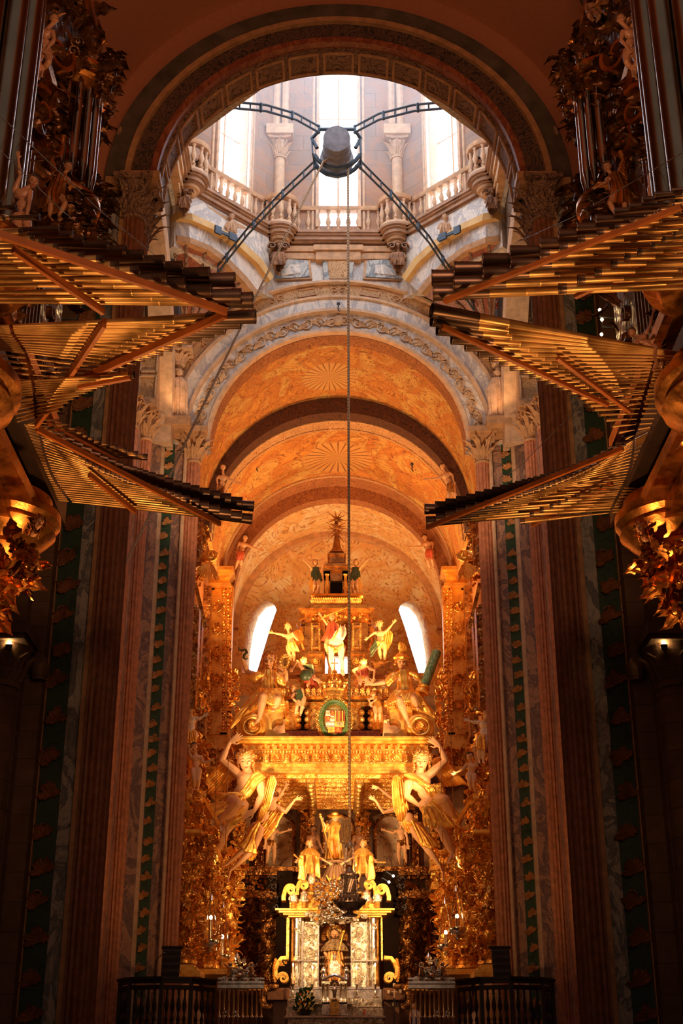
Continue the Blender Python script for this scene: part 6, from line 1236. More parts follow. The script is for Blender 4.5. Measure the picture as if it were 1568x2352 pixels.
for s, nm in ((-1, 'left'), (1, 'right')):
    m = lambda x: mir(x, s)-(6 if s > 0 else 0); t = thing('scrolled_counter', 'brown marble counter with gilded curled end %s of the altar' % nm, 'counter', P(m(630), 2297, 45.3)); b = MB(); bx(b, m(614), 2269, m(664), 2296, 45.2, 1); bx(b, m(628), 2296, m(660), 2400, 45.5, .6); b.build('top', plain('brown_marble_counter', (.2, .08, .03), .3), t)
    b = MB(); kk = M(2285, 45.1); b.tube([P(m(x), y, 45.1) for x, y in ((640, 2266), (622, 2266), (610, 2272), (602, 2285), (602, 2300), (608, 2311), (620, 2314), (624, 2306))], [.04, .06, .07, .08, .08, .07, .05, .03], 8, ell=1.5); b.build('curled_end', GOLDD, t)
# tabernacle
t = thing('tabernacle', 'small silver columned tabernacle with crucifix statuette standing on the altar steps', 'tabernacle', P(768, 2332, 44.4)); Yt = 44.4; b = MB(); bx(b, 739, 2302, 797, 2332, Yt, .7); bx(b, 725, 2302, 811, 2306, Yt, .6); bx(b, 738, 2254, 758, 2259, Yt-.02, .5); bx(b, 778, 2254, 796, 2259, Yt-.02, .5); bx(b, 757, 2214, 780, 2240, Yt+.1, .35); bx(b, 760, 2206, 776, 2214, Yt+.12, .3); b.build('body', SILVER, t)
b = MB()
for x in (742, 752, 783, 793): p = P(x, 2302, Yt+.1); b.lathe([(.06, 0), (.035, .04), (.04, .3), (.035, .55), (.06, .62)], p, 10)
b.tube([P(739, 2250, Yt), P(748, 2248, Yt), P(755, 2243, Yt), P(768, 2239, Yt), P(781, 2243, Yt), P(788, 2248, Yt), P(797, 2250, Yt)], .05, 6); b.tube([P(768, 2205, Yt+.2), P(768, 2192, Yt+.2)], .03, 6); b.tube([P(764, 2197, Yt+.2), P(772, 2197, Yt+.2)], .02, 6)
for x in (743, 795): b.lathe([(.07, 0), (.09, .06), (.05, .14), (.08, .2), (.06, .3), (0, .38)], P(x, 2248, Yt+.1), 10)
b.build('columns', SILVERP, t); b = MB(); a, c = P(757, 2332, Yt-.03), P(779, 2332, Yt-.03); cx = (a.x+c.x)/2; w = (c.x-a.x)/2; z0 = P(768, 2304, Yt).z; b.prism([a, c]+[V((cx+w*cos(r_), a.y, z0+w*sin(r_))) for r_ in [pi*i/12 for i in range(13)]], (0, -.06, 0)); b.build('door', GOLDF, t)
b = MB(); p = P(768, 2300, Yt-.05); b.lathe([(.09, 0), (.1, .05), (.05, .1), (.06, .25), (.1, .34), (.05, .42), (.06, .5), (0, .56)], p, 12); b.caps(p+V((-.14, 0, .42)), p+V((.14, 0, .42)), .025, .025); b.build('statuette', SILVERP, t)
FLAME = emit('candle_flame', (1, .7, .3), 40)
for i, (x, y0, y1) in enumerate(((672, 2216, 2292), (717, 2222, 2292), (819, 2222, 2292), (862, 2216, 2292))):
    p = P(x, y1, 44.95); h = P(x, y0, 44.95).z-p.z; t = thing('candlestick', 'tall thin lit candle on silver stick, %s of the four on the altar' % ['leftmost', 'second from left', 'third from left', 'rightmost'][i], 'candlestick', p, 'candles on the altar')
    b = MB(); b.lathe([(.1, 0), (.1, .03), (.03, .06), (.045, .2), (.02, .24), (.04, .36), (.07, .4), (.02, .42)], p, 12); b.build('stick', SILVERP, t); b = MB(); b.tube([p+V((0, 0, .4)), p+V((0, 0, h-.05))], .022, 8); cdl = b.build('candle', plain('ivory_wax_%d' % i, (.85, .65, .4), .5), t); b = MB(); b.ball(p+V((0, 0, h)), (.022, .022, .05), None, 8, 6); b.build('flame', FLAME, cdl)
t = thing('flower_arrangement', 'bushy bouquet of yellow and orange flowers on the left of the altar table', 'flowers', P(700, 2332, 44.6)); rr = random.Random(9); b = MB(); p = P(700, 2332, 44.6); b.lathe([(.14, 0), (.2, .12), (.22, .2)], p, 14); b.build('bowl', DWOOD, t); b = MB()
for i in range(150): u, v = rr.uniform(-1, 1), rr.random(); c = p+V((u*.3*(1-.5*v), rr.uniform(-.25, .1), .1+.65*v)); b.leaf(c, V((u*1.5, -.4, rr.uniform(.2, 1))), V((0, -1, .3)), .16, .06, .5)
b.build('foliage', plain('dark_leaves', (.03, .07, .015), .5), t)
for j, (cc, n_) in enumerate((((.85, .55, .04), 14), ((.8, .25, .02), 7), ((.9, .75, .35), 7))):
    b = MB(); mt = plain('petals_%d' % j, cc, .5)
    for i in range(n_):
        u, v = rr.uniform(-1, 1), rr.random(); c = p+V((u*.3*(1-.6*v), -.28+.1*v, .1+.62*v)); 
        for k in range(8): a = k*.785; b.leaf(c, V((cos(a), -.4, sin(a))), V((0, -1, 0)), .06, .035, .4)
        b.ball(c, .02, None, 6, 4)
    b.build('flowers', mt, t)
b = MB(); bx(b, 834, 2318, 839, 2331, 44.5, .02); tag(b.build('prayer_card', REDP), 'small red card leaning on the right altar step', 'card')
t = thing('altar_crucifix', 'small pale crucifix standing before the right counter end', 'crucifix', P(905, 2292, 44.9)); b = MB(); b.bar(P(905, 2292, 44.9), P(905, 2272, 44.9), .05, .03); b.bar(P(899, 2278, 44.9), P(911, 2278, 44.9), .05, .03); b.build('cross', plain('pale_wood', (.6, .4, .25), .5), t); b = MB(); b.bar(P(905, 2400, 44.92), P(905, 2292, 44.92), .04, .04); b.build('stand', DWOOD, t)
for i, (x, y) in enumerate(((892, 2278), (919, 2276), (905, 2262), (904, 2307))): b = MB(); bx(b, x-3, y-4, x+3, y+4, 45.1, .03); tag(b.build('altar_card', plain('card_cream_%d' % i, (.6, .42, .24), .6)), 'small cream card %s the crucifix on the right counter' % ['left of', 'right of', 'above', 'below'][i], 'card')
# ------------------------------------------------------------------ side retables
def vine_column(s, px, ptop, pbot, Y, r, label, mt, n, dark=False):
    x = P(mir(px, s), (ptop+pbot)/2, Y).x; z0 = P(px, pbot, Y).z; z1 = P(px, ptop, Y).z; t = thing('vine_column', label, 'column', (x, Y, z0), 'twisted vine columns of the side altarpieces')
    b = MB(); H = z1-z0; rings = []
    for i in range(41): f = i/40; a = f*4.5*pi; rings.append([V((x+cos(a)*r*.22+cos(w)*r, Y+sin(a)*r*.22+sin(w)*r, z0+.25+(H-.7)*f)) for w in [2*pi*k/14 for k in range(14)]])
    b.loft(rings); b.build('twisted_shaft', mt, t)
    b = MB(); b.lathe([(r*1.4, 0), (r*1.4, .08), (r*1.2, .12), (r*1.3, .18), (r*1.05, .25)], (x, Y, z0), 18); capital(b, x, Y, z1-.5, r*.95, .5, 1.6); b.build('base_and_capital', mt, t)
    b = MB(); rr = random.Random(int(px)); 
    for i in range(n):
        f = rr.random(); a = rr.uniform(pi*.85, 2.15*pi); d = V((cos(a), sin(a), 0)); p = V((x, Y, z0+.3+(H-.8)*f))+d*r*1.05; L = rr.uniform(.18, .36)
        b.leaf(p, V((rr.uniform(-1, 1), -.1, rr.uniform(-1, 1)))+d*.3, d, L, L*.62, rr.uniform(.4, .9))
    for i in range(n//9):
        f = rr.random(); a = rr.uniform(pi, 2*pi); d = V((cos(a), sin(a), 0)); p = V((x, Y, z0+.3+(H-.8)*f))+d*r*1.25
        for j in range(16): u = j/16; b.ball(p+V((rr.uniform(-.07, .07)*(1-u), rr.uniform(-.05, .05), -u*.25)), .032, None, 6, 4)
    b.build('vine_leaves_and_grapes', mt, t)
for s, nm in ((-1, 'left'), (1, 'right')):
    e = 1 if s < 0 else -1
    vine_column(s, 428, 1985, 2215, 40.3, .26, 'bright gilded vine column right beside the %s granite column' % nm, GOLDC, 130)
    vine_column(s, 478, 1975, 2225, 42.6, .28, 'second gilded vine column on the %s, behind the hanging silver lamp' % nm, GOLDC, 130)
    vine_column(s, 524, 2005, 2225, 46.0, .26, 'third gilded vine column on the %s, below the large angel feet' % nm, GOLDC, 110)
    vine_column(s, 572, 2062, 2262, 49.0, .2, 'slim dark twisted column in shadow on the %s of the shrine' % nm, GOLDD, 40)
    vine_column(s, 616, 2062, 2275, 48.6, .26, 'dark vine column in shadow nearest the shrine on its %s' % nm, GOLDD, 90)
    m = lambda x: mir(x, s)
    q = thing('side_altarpiece', 'towering gilded side altarpiece with pilaster, ledges and broken pediments on the %s chancel wall' % nm, 'altarpiece', P(m(470), 2240, 43)); Y = 47.5
    b = MB(); bx(b, m(471), 1345, m(524), 1692, Y, .5); bx(b, m(474), 1690, m(528), 1712, Y-.1, .7); bx(b, m(445), 1345, m(471), 1700, Y+.15, .4); b.build('pilaster', GOLD, q)
    b = MB()
    for x0, y0, x1, y1, d in ((462, 1300, 536, 1308, .75), (466, 1308, 532, 1316, .6), (470, 1316, 528, 1322, .45), (474, 1322, 526, 1338, .2), (470, 1338, 530, 1345, .35), (476, 1352, 520, 1355, .05), (476, 1682, 520, 1686, .05), (476, 1352, 479, 1686, .05), (517, 1352, 520, 1686, .05), (486, 1365, 488, 1680, .04), (509, 1365, 511, 1680, .04)): bx(b, m(x0), y0, m(x1), y1, Y-d, d+.3)
    b.build('capital_and_frames', GOLD, q)
    b = MB()
    for yc, h in ((1395, 26), (1445, 26), (1500, 32), (1560, 26), (1620, 24)):
        carve(b, lambda u, v: (P(m(491+15*u), yc-h/2+h*v, Y-.06), V((0, -1, 0))), 26, .13, yc)
        rosette(b, P(m(498), yc, Y-.12), .16, 7)
    for i in range(46): y = 1358+7*i; [b.ball(P(m(x)+R.uniform(-1, 1), y, Y-.06), R.uniform(.04, .09), None, 6, 4) for x in (482, 514, 524)]
    for i in range(30): b.leaf(P(m(524), 1350+11*i, Y), V((-s, -.3, R.uniform(-1, 1))), V((0, -1, 0)), .22, .14, .6)
    b.build('pilaster_carving', GOLDC, q)
    # oblique upper wall framing, nearer
    b = MB()
    for x0, y0, x1, y1, yy in ((447, 1180, 462, 1300, 42), (444, 1300, 470, 1316, 43.5), (436, 1395, 448, 1620, 41.0), (450, 1400, 456, 1612, 43), (462, 1345, 470, 1690, 45.5), (440, 1625, 470, 1632, 42), (436, 1388, 452, 1396, 41)): bx(b, m(x0), y0, m(x1), y1, yy, .6)
    b.prism([P(m(444), 1340, 42), P(m(452), 1338, 42), P(m(476), 1440, 42.6), P(m(468), 1446, 42.6)], (0, .5, 0)); b.prism([P(m(462), 1216, 42), P(m(468), 1214, 42), P(m(488), 1290, 43), P(m(480), 1292, 43)], (0, .5, 0)); b.build('oblique_frames', GOLDD if s > 0 else GOLDD, q)
    b = MB()
    for (x0, x1, y0, y1, yy, n_, sz) in ((452, 470, 1185, 1345, 42.5, 60, .24), (440, 470, 1560, 1640, 42.2, 50, .28), (432, 470, 1700, 1800, 42.4, 80, .3), (530, 545, 1540, 1700, 49, 50, .26), (528, 545, 1700, 1740, 48.5, 20, .2)): carve(b, lambda u, v: (P(m(x0+(x1-x0)*u), y0+(y1-y0)*v, yy), V((0, -1, 0))), n_, sz, int(x0+y0))
    b.build('wall_carving', GOLDC, q)
    b = MB()   # ledges and pediments lower down
    for x0, y0, x1, y1, yy, d in ((455, 1712, 532, 1720, 46.8, 1), (462, 1720, 524, 1760, 47.0, .8), (460, 1760, 520, 1766, 46.8, 1), (430, 1822, 462, 1834, 41.0, 1.4), (432, 1834, 458, 1895, 41.3, 1), (474, 1896, 520, 1906, 44.8, 1), (478, 1906, 515, 1944, 45, 1), (470, 1946, 530, 1952, 44.9, 1), (500, 1952, 560, 1990, 46, 1), (510, 2030, 560, 2042, 46.4, .8), (505, 1990, 562, 1998, 45.8, 1), (425, 1905, 462, 1912, 40.6, 1.6), (424, 1945, 500, 1952, 41.6, 1.6), (428, 1952, 500, 1975, 41.8, 1.2), (414, 2215, 446, 2221, 39.9, 1), (410, 2221, 452, 2228, 39.8, 1), (406, 2228, 460, 2243, 39.7, 1.4), (455, 2225, 545, 2238, 42.0, 5.2), (545, 2262, 640, 2275, 48, 1.5)): bx(b, m(x0), y0, m(x1), y1, yy, d)
    for (ax_, ay, bx_, by, yy) in ((462, 1832, 492, 1880, 41.6), (458, 1898, 490, 1945, 41.8), (425, 1840, 440, 1930, 40.6), (505, 1950, 545, 2000, 45.5)):
        b.prism([P(m(ax_), ay, yy), P(m(ax_)+8*e, ay-1, yy), P(m(bx_)+8*e, by, yy+.6), P(m(bx_), by+2, yy+.6)], (0, .9, 0))
    b.build('ledges_and_pediments', GOLD, q)
    b = MB()
    for (x0, x1, y0, y1, yy, n_, sz) in ((430, 462, 1836, 1900, 41.0, 60, .22), (474, 520, 1906, 1946, 44.7, 60, .2), (430, 500, 1912, 1985, 41.3, 110, .24), (500, 560, 1950, 2035, 45.7, 90, .22), (440, 545, 1985, 2215, 46.8, 260, .3), (462, 524, 1722, 1760, 46.9, 50, .2), (520, 545, 1740, 1850, 48.5, 50, .26), (450, 475, 1750, 1895, 45.5, 60, .28)): carve(b, lambda u, v: (P(m(x0+(x1-x0)*u), y0+(y1-y0)*v, yy), V((0, -1, 0))), n_, sz, int(x0+y0))
    b.build('lower_carving', GOLDC, q)
    b = MB(); b.box((s*4.7, 39.0, 3.3), (s*4.4, 49.5, 5.4)); b.build('plinth', MROSE, q)
    # palm and crown trophy
    b = MB(); c = P(m(482), 1283, 41.8)
    for i in range(12): a = -2.3+.16*i; b.leaf(c+V((0, 0, -.1)), V((-s*cos(a)*-.5, -.1, sin(a))), V((0, -1, .2)), R.uniform(.6, 1.1), .1, .25)
    for i in range(14): a = 2*pi*i/14; b.tube([c+V((cos(a)*.22, sin(a)*.1, 0)), c+V((cos(a)*.28, sin(a)*.12, .14)), c+V((cos(a)*.12, 0, .28))], .03, 5)
    b.ball(c, (.25, .14, .1)); tag(b.build('palm_trophy', GOLD), 'gilded crown with palm fronds tied at the top of the %s altarpiece' % nm, 'ornament')
# statues on the side altarpieces
figure('side_angel', 'pale upper angel at the left chancel wall stretching its arm to the right', 41.5, D(hd=(438, 1630), r=11, ch=(438, 1655), pv=(440, 1685), arms=[((428, 1670), (432, 1690)), ((455, 1652), (466, 1646))], legs=[((434, 1700), (434, 1720)), ((446, 1700), (446, 1722))], drape=[([(432, 1680), (450, 1680)], [(430, 1706), (450, 1708)], 8, 3, 3)]), mirror=False, skin=WHITEF, vox=.08, cat='angel statue')
figure('side_angel', 'small bare angel at left with bow standing on the ledge by the granite column', 41.3, D(hd=(446, 1716), r=10, ch=(450, 1742), pv=(450, 1768), arms=[((434, 1726), (441, 1718)), ((466, 1752), (480, 1748))], legs=[((446, 1792), (446, 1812)), ((455, 1792), (454, 1812))], wings=[([(440, 1738), (434, 1734), (430, 1745)], [(432, 1780), (436, 1786), (442, 1770)], 5)], long=.3), mirror=False, hair=HAIRD, vox=.08, cat='angel statue')
figure('side_angel', 'small bare dark haired angel at right reaching left along the ledge', 41.3, D(hd=(1078, 1738), r=10, ch=(1083, 1762), pv=(1082, 1780), arms=[((1064, 1766), (1048, 1774)), ((1094, 1745), (1090, 1728))], legs=[((1078, 1796), (1080, 1812)), ((1088, 1796), (1090, 1814))], gaze=(-.5, -1, -.3), long=0), mirror=False, hair=HAIRD, vox=.08, cat='angel statue')
figure('side_angel', 'pale angel arm and body at the right chancel wall beside the granite column', 41.5, D(hd=(1116, 1640), r=11, ch=(1112, 1665), pv=(1108, 1695), arms=[((1092, 1660), (1078, 1656)), ((1116, 1690), (1108, 1706))], legs=[((1100, 1725), (1100, 1750)), ((1110, 1725), (1110, 1750))], drape=[([(1098, 1690), (1114, 1690)], [(1096, 1718), (1114, 1720)], 8, 3, 3)]), mirror=False, skin=WHITEF, vox=.08, cat='angel statue')
# carved angels on the vault
VA = [('left angel standing on the vault edge pointing right, just under the dark rib', 44.0, (512, 1074), (512, 1098), (508, 1122), [((498, 1100), (500, 1114)), ((528, 1102), (545, 1108))], [((505, 1136), (500, 1150)), ((512, 1136), (516, 1152))]),
 ('right angel standing on the vault edge pointing left, just under the dark rib', 44.0, (1016, 1072), (1024, 1092), (1034, 1116), [((1008, 1098), (984, 1100)), ((1038, 1090), (1042, 1106))], [((1030, 1134), (1028, 1150)), ((1044, 1132), (1050, 1150))]),
 ('lower left flesh painted angel with red cloth stretching its arm right', 50.2, (563, 1236), (558, 1252), (552, 1272), [((546, 1256), (545, 1266)), ((576, 1256), (596, 1262))], [((546, 1288), (540, 1306)), ((554, 1288), (552, 1302))]),
 ('lower right flesh painted angel with red cloth stretching its arm left', 50.2, (975, 1236), (982, 1250), (985, 1268), [((966, 1256), (946, 1256)), ((994, 1248), (992, 1262))], [((982, 1288), (988, 1308)), ((992, 1286), (996, 1304))])]
def vault_y(px, py, Rv, cz, y0, y1):
    best = min((abs(sqrt(P(px, py, y).x**2+(P(px, py, y).z-cz)**2)-Rv), y) for y in [y0+.05*i for i in range(int((y1-y0)/.05))]); return best[1]
for lb, Y, h_, c_, p_, ar, lg in VA:
  Y = min(vault_y(*c_, 4.05, 19.95, 42.2, 48.5) if Y < 45 else vault_y(*c_, 3.95, 19.8, 48, 52.3), *([vault_y(*q_, 4.1 if Y < 45 else 4.0, 19.9, 41.5 if Y < 45 else 47.6, 52.3)+.15 for q_ in (h_, p_)])); figure('vault_angel', lb, Y, D(hd=h_, r=8, ch=c_, pv=p_, arms=ar, legs=lg, long=.3, hairn=30, drape=[([(p_[0]-7, p_[1]-4), (p_[0]+7, p_[1]-4)], [(p_[0]-8, p_[1]+12), (p_[0]+6, p_[1]+14)], 7, 2.5, 2)]), mirror=False, hair=HAIRD, cloth=REDP if Y > 45 else GOLDD, vox=.09, cat='angel statue')
for i, (x, y, Y) in enumerate(((777, 706, 37.9), (590, 1074, 44.6), (946, 1074, 44.6))):
    b = MB(); p = P(x, y, Y); b.tube([p+V((0, .1, .22)), p+V((0, -.02, .1)), p+V((0, -.02, -.12)), p+V((.05, -.02, -.16))], .022, 6); b.ball(p+V((0, 0, .14)), .06, None, 8, 6); tag(b.build('iron_hook', IRON), ['black iron hook on the marble ring at the top of the chancel arch', 'small black iron hook at left on the painted vault', 'small black iron hook at right on the painted vault'][i], 'hook')
# bishops in the spandrels
for s, nm in ((-1, 'left'), (1, 'right')):
    hx = 411 if s < 0 else 1143; f = lambda dx, y: (hx-dx*s, y)
    bt, bi = figure('stone_bishop', 'carved stone robed figure under a capital on the %s of the chancel arch' % nm, 37.6, D(hd=(hx, 858), r=11, ch=(hx, 884), pv=(hx, 915), gaze=(-.3*s, -1, -.4), arms=[(f(-14, 902), f(-2, 896)), (f(14, 902), f(4, 905))][::-s if s > 0 else 1], legs=[(f(-5, 935), f(-5, 960)), (f(6, 935), f(6, 960))][::-s if s > 0 else 1], long=.8, robe=[([(hx, 869, 10, 8), (hx, 882, 19, 13), (hx, 905, 20, 14), (hx, 935, 19, 14), (hx, 962, 20, 14)], 13, .16, STONEC), ([(hx-3, 872, 12, 10), (hx-6, 900, 21, 15), (hx-7, 940, 14, 12)], 11, .12, STONEC, 'mantle')]), mirror=False, skin=STONEC, hair=STONEC, vox=.08)
    b = MB(); p = P(hx, 845, 37.8); b.lathe([(.12, 0), (.2, .08), (.16, .14), (.24, .5), (.3, .55)], p, 16)
    for k in range(10): a = 2*pi*k/10; b.leaf(p+V((cos(a)*.15, sin(a)*.15, .12)), V((0, 0, 1)), V((cos(a), sin(a), 0)), .4, .16, .8)
    b.box((p.x-.42, p.y-.4, p.z+.5), (p.x+.42, p.y+.4, p.z+.66)); tag(b.build('corbel_capital', STONEC), 'leafy stone capital above the %s carved stone figure' % nm, 'capital')
    b = MB(); p = P(hx, 965, 37.7); b.box((p.x-.38, p.y-.35, p.z-.3), (p.x+.38, p.y+.5, p.z-.02)); b.box((p.x-.3, p.y-.3, p.z-.02), (p.x+.3, p.y+.4, p.z+.03)); tag(b.build('statue_plinth', TAN), 'tan moulded plinth under the %s carved stone figure' % nm, 'plinth')
b = MB(); cp = [P(1080+62*i/8, 706-2*sin(pi*i/8), 37.95) for i in range(9)]; b.tube(cp, .06, 6)
for i in range(5): x_ = 1082+14.5*i; b.tube([P(x_, 704, 37.95), P(x_-5+2.5*i, 690, 37.93), P(1110, 676, 37.92)], .035, 6); b.ball(P(x_, 697, 37.92), .05)
b.ball(P(1110, 674, 37.92), .07); tag(b.build('crown_emblem', REDP), 'red painted crown emblem in the right spandrel behind the pipe tips', 'emblem')
# corbel figures under the balcony
CB = [(640, 553, 624, 37.55, 'dark gilded carved angel bracket under the left rounded bay'), (914, 553, 624, 37.55, 'dark gilded carved angel bracket under the right rounded bay'), (424, 430, 490, 34.8, 'carved angel bracket under the outer left bay, partly behind the arch'), (1130, 430, 492, 34.8, 'carved angel bracket under the outer right bay, partly behind the arch'), (532, 488, 530, 36.4, 'small crouching stone figure on the left oblique moulding'), (1021, 490, 532, 36.4, 'small crouching stone figure on the right oblique moulding')]
for i, (x, y0, y1, Y, lb) in enumerate(CB):
    h = (y1-y0); r = h/8.5 if i < 4 else h/6; sm = i >= 4; mt = STONEG if i < 4 else STONEC; c0 = y0+r*1.5
    ct, ci = figure('corbel_figure', lb, Y, D(hd=(x, c0), r=r*1.15, ch=(x, c0+2.4*r), pv=(x, c0+4.4*r), gaze=(0, -1, -.7), arms=[((x-2.2*r, c0+3.2*r), (x-.8*r, c0+3.8*r)), ((x+2.2*r, c0+3.2*r), (x+.8*r, c0+3.8*r))], legs=[((x-1.1*r, c0+5.2*r, -.1), (x-.6*r, c0+6.6*r)), ((x+1.1*r, c0+5.2*r, -.1), (x+.6*r, c0+6.6*r))], long=.6, robe=[([(x, c0+2.6*r, r*1.3, r), (x, c0+4.5*r, r*1.5, r*1.2), (x, c0+6*r, r*1.1, r), (x, c0+7*r, r*.4, r*.4)], 9, .2, mt)] if not sm else [],
      drape=[([(x-1.5*r, c0+1.8*r), (x+1.5*r, c0+1.8*r)], [(x-2*r, c0+5*r), (x+2*r, c0+5*r)], 9, r*.3, r*.25, mt)]), mirror=False, skin=mt, hair=mt, vox=.1)
    if i < 4:
        b = MB(); k = M(y0, Y)
        for e in (-1, 1): b.volute(P(x+e*1.8*r, c0+r*.1, Y-.05), r*k*1.1, 1.4, r*k*1.4, r*k*.4, V((e, 0, 0)), V((0, 0, 1)), 0, 1)
        for j in range(26): u = R.uniform(-1, 1); v_ = R.random(); b.leaf(P(x+u*r*2.1*(1-.75*v_), c0+r*(1.8+5.2*v_), Y-.05), V((u*.6, -.2, -1)), V((0, -1, 0)), r*k*1.5, r*k*.8, .7)
        b.tube([P(x, c0+r*.5, Y+.25), P(x, c0+r*4, Y+.3), P(x, c0+r*7.4, Y+.15)], [r*k*1.9, r*k*1.5, r*k*.5], 10); b.ball(P(x, c0+r*7.4, Y), r*k*.6); b.build('bracket_scrolls', mt, ct)
# ------------------------------------------------------------------ lantern truss, ropes, censer
t = thing('censer_truss', 'dark iron frame of four ladder-like legs meeting at a drum under the lantern', 'truss', (0, 33.2, 28.0)); Yc = 33.2; c = P(773, 345, Yc)
def ladder(pts, w, name):
    b = MB(); L = [V(p) for p in pts]; n = len(L)
    side = V((0, 0, 1)); a = [p+V((0, 0, w/2)) for p in L]; z = [p-V((0, 0, w/2)) for p in L]
    b.tube(a, .035, 6); b.tube(z, .035, 6); tot = sum((L[i+1]-L[i]).length for i in range(n-1)); m_ = int(tot/.45)
    for j in range(m_+1):
        q_ = tot*j/m_; i = 0
        while i < n-2 and q_ > (L[i+1]-L[i]).length: q_ -= (L[i+1]-L[i]).length; i += 1
        f = q_/(L[i+1]-L[i]).length; b.tube([a[i].lerp(a[i+1], min(1, f)), z[i].lerp(z[i+1], min(1, f))], .025 if j % 3 else .05, 5)
        if j % 3 == 0: b.ball(a[i].lerp(a[i+1], min(1, f)), .06, None, 6, 4); b.ball(z[i].lerp(z[i+1], min(1, f)), .06, None, 6, 4)
    b.build(name, IRON, t)
ladder([P(722, 378, 33.4), P(640, 455, 34.4), P(570, 530, 35.4), P(500, 618, 36.3)], .26, 'leg'); ladder([P(828, 378, 33.4), P(905, 455, 34.4), P(985, 550, 35.6), P(1088, 705, 37.2)], .26, 'leg')
ladder([P(732, 297, 32.8), P(680, 268, 31.8), P(610, 248, 30.8), P(525, 240, 29.7)], .22, 'leg'); ladder([P(815, 297, 32.8), P(870, 268, 31.8), P(950, 248, 30.8), P(1035, 240, 29.7)], .22, 'leg')
b = MB(); k = M(345, Yc)
for y, yy in ((378, 33.6), (360, 33.0)): b.tube([P(722, y-4, yy), P(732, y+10, yy), P(750, y+22, yy), P(773, y+27, yy), P(797, y+22, yy), P(815, y+10, yy), P(826, y-4, yy)], .07, 8)
b.tube([P(716, 320, 33), P(718, 352, 33), P(722, 378, 33.4)], .03, 6); b.tube([P(826, 320, 33), P(828, 352, 33), P(828, 378, 33.4)], .03, 6); b.tube([P(736, 296, 32.8), P(716, 318, 33), P(728, 340, 33)], .06, 7); b.tube([P(812, 296, 32.8), P(828, 318, 33), P(816, 340, 33)], .06, 7); b.tube([P(732, 297, 32.8), P(815, 297, 32.8)], .06, 7); b.build('ring_frame', IRON, t)
b = MB(); a0 = P(773, 370, 33.9); a1 = P(773, 318, 32.3); ax = (a1-a0); L = ax.length; b.lathe([(0, 0), (.52, 0), (.52, L*.08), (.36, L*.1), (.33, L*.3), (.45, L*.32), (.45, L*.36), (.33, L*.38), (.33, L*.62), (.42, L*.64), (.42, L*.68), (.33, L*.7), (.33, L*.9), (.4, L*.92), (.4, L), (0, L)], a0, 24, ax); b.build('roller_drum', plain('lit_drum_iron', (.2, .18, .19), .45, .2), t)  # drum iron lightened in colour for the light falling on it
def rope(pts, r, label):
    b = MB(); L = len(pts); P2 = []
    for i in range(L-1):
        for j in range(12): P2.append(pts[i].lerp(pts[i+1], j/12))
    P2.append(pts[-1]); b.tube(P2, r, 8); return tag(b.build('rope', ROPE), label, 'rope')
ct = P(799, 372, Yc); cb = P(804, 1936, Yc); cb.x = ct.x; cb.y = ct.y
rope([ct, cb], .035, 'thick twisted rope dropping straight from the drum to the hanging censer')
rope([P(760, 362, 33.1), P(742, 372, 32.9), P(600, 655, 33.0), P(500, 860, 32.5), P(392, 1088, 31.5), P(285, 1300, 30)], .035, 'pale rope slanting from the drum down to the left behind the pipes')
for i, (x0, y0, x1, y1, Y, lb) in enumerate(((482, 1880, 481, 2105, 41.2, 'thin chain holding the left outer silver lamp'), )): pass
cz = M(2040, Yc); q = thing('thurible', 'large dark silver censer hanging on chains from the rope before the altar', 'censer', P(805, 2106, Yc)); c0 = P(805, 2104, Yc); c0.x = ct.x; c0.y = ct.y; z = lambda y: P(805, y, Yc).z-c0.z
b = MB(); b.lathe([(17*cz, 0), (18*cz, .03), (10*cz, .06), (6*cz, .1), (9*cz, z(2091)), (22*cz, z(2089)), (30*cz, z(2080)), (32*cz, z(2074))], c0, 32, cap=True); b.build('bowl', CENSER, q)
b = MB(); b.lathe([(33*cz, z(2078)), (36*cz, z(2076)), (36*cz, z(2069)), (33*cz, z(2067)), (26*cz, z(2063)), (25*cz, z(2058)), (19*cz, z(2056)), (17*cz, z(2052)), (17*cz, z(2022)), (19*cz, z(2018)), (22*cz, z(2014)), (22*cz, z(2010)), (12*cz, z(2006)), (9*cz, z(2001)), (4*cz, z(1993)), (0, z(1988))], c0, 32)
for i in range(24): a = 2*pi*i/24; b.leaf(c0+V((cos(a)*34*cz, sin(a)*34*cz, z(2076))), V((cos(a)*.2, sin(a)*.2, 1)), V((cos(a), sin(a), 0)), .12, .08, .3); b.tube([c0+V((cos(a)*16*cz, sin(a)*16*cz, z(2052))), c0+V((cos(a+.5)*17.5*cz, sin(a+.5)*17.5*cz, z(2022)))], .02, 5); b.leaf(c0+V((cos(a)*24*cz, sin(a)*24*cz, z(2062))), V((0, 0, 1)), V((cos(a), sin(a), 0)), .1, .07, .4)
for i in range(12): a = 2*pi*i/12; b.ball(c0+V((cos(a)*19*cz, sin(a)*19*cz, z(2010))), .03, None, 6, 4)
b.build('pierced_lid', CENSER, q)
b = MB(); top = c0+V((0, 0, z(1944))); b.lathe([(11*cz, -.02), (12*cz, .01), (10*cz, .04), (5*cz, .08), (3*cz, .16), (0, .2)], top, 20)
for i in range(10): a = 2*pi*i/10; b.ball(top+V((cos(a)*11*cz, sin(a)*11*cz, .05)), .022, None, 6, 4)
b.build('chain_cap', CENSER, q)
for i in range(4):
    a = pi/4+pi/2*i; p0 = top+V((cos(a)*10*cz, sin(a)*10*cz, 0)); p1 = c0+V((cos(a)*26*cz, sin(a)*26*cz, z(2070))); b = MB(); n = 26
    for j in range(n): u = p0.lerp(p1, j/n); w_ = p0.lerp(p1, (j+1.3)/n); b.bar(u, w_, .035 if j % 2 else .012, .012 if j % 2 else .035)
    b.build('chain', CENSER, q)
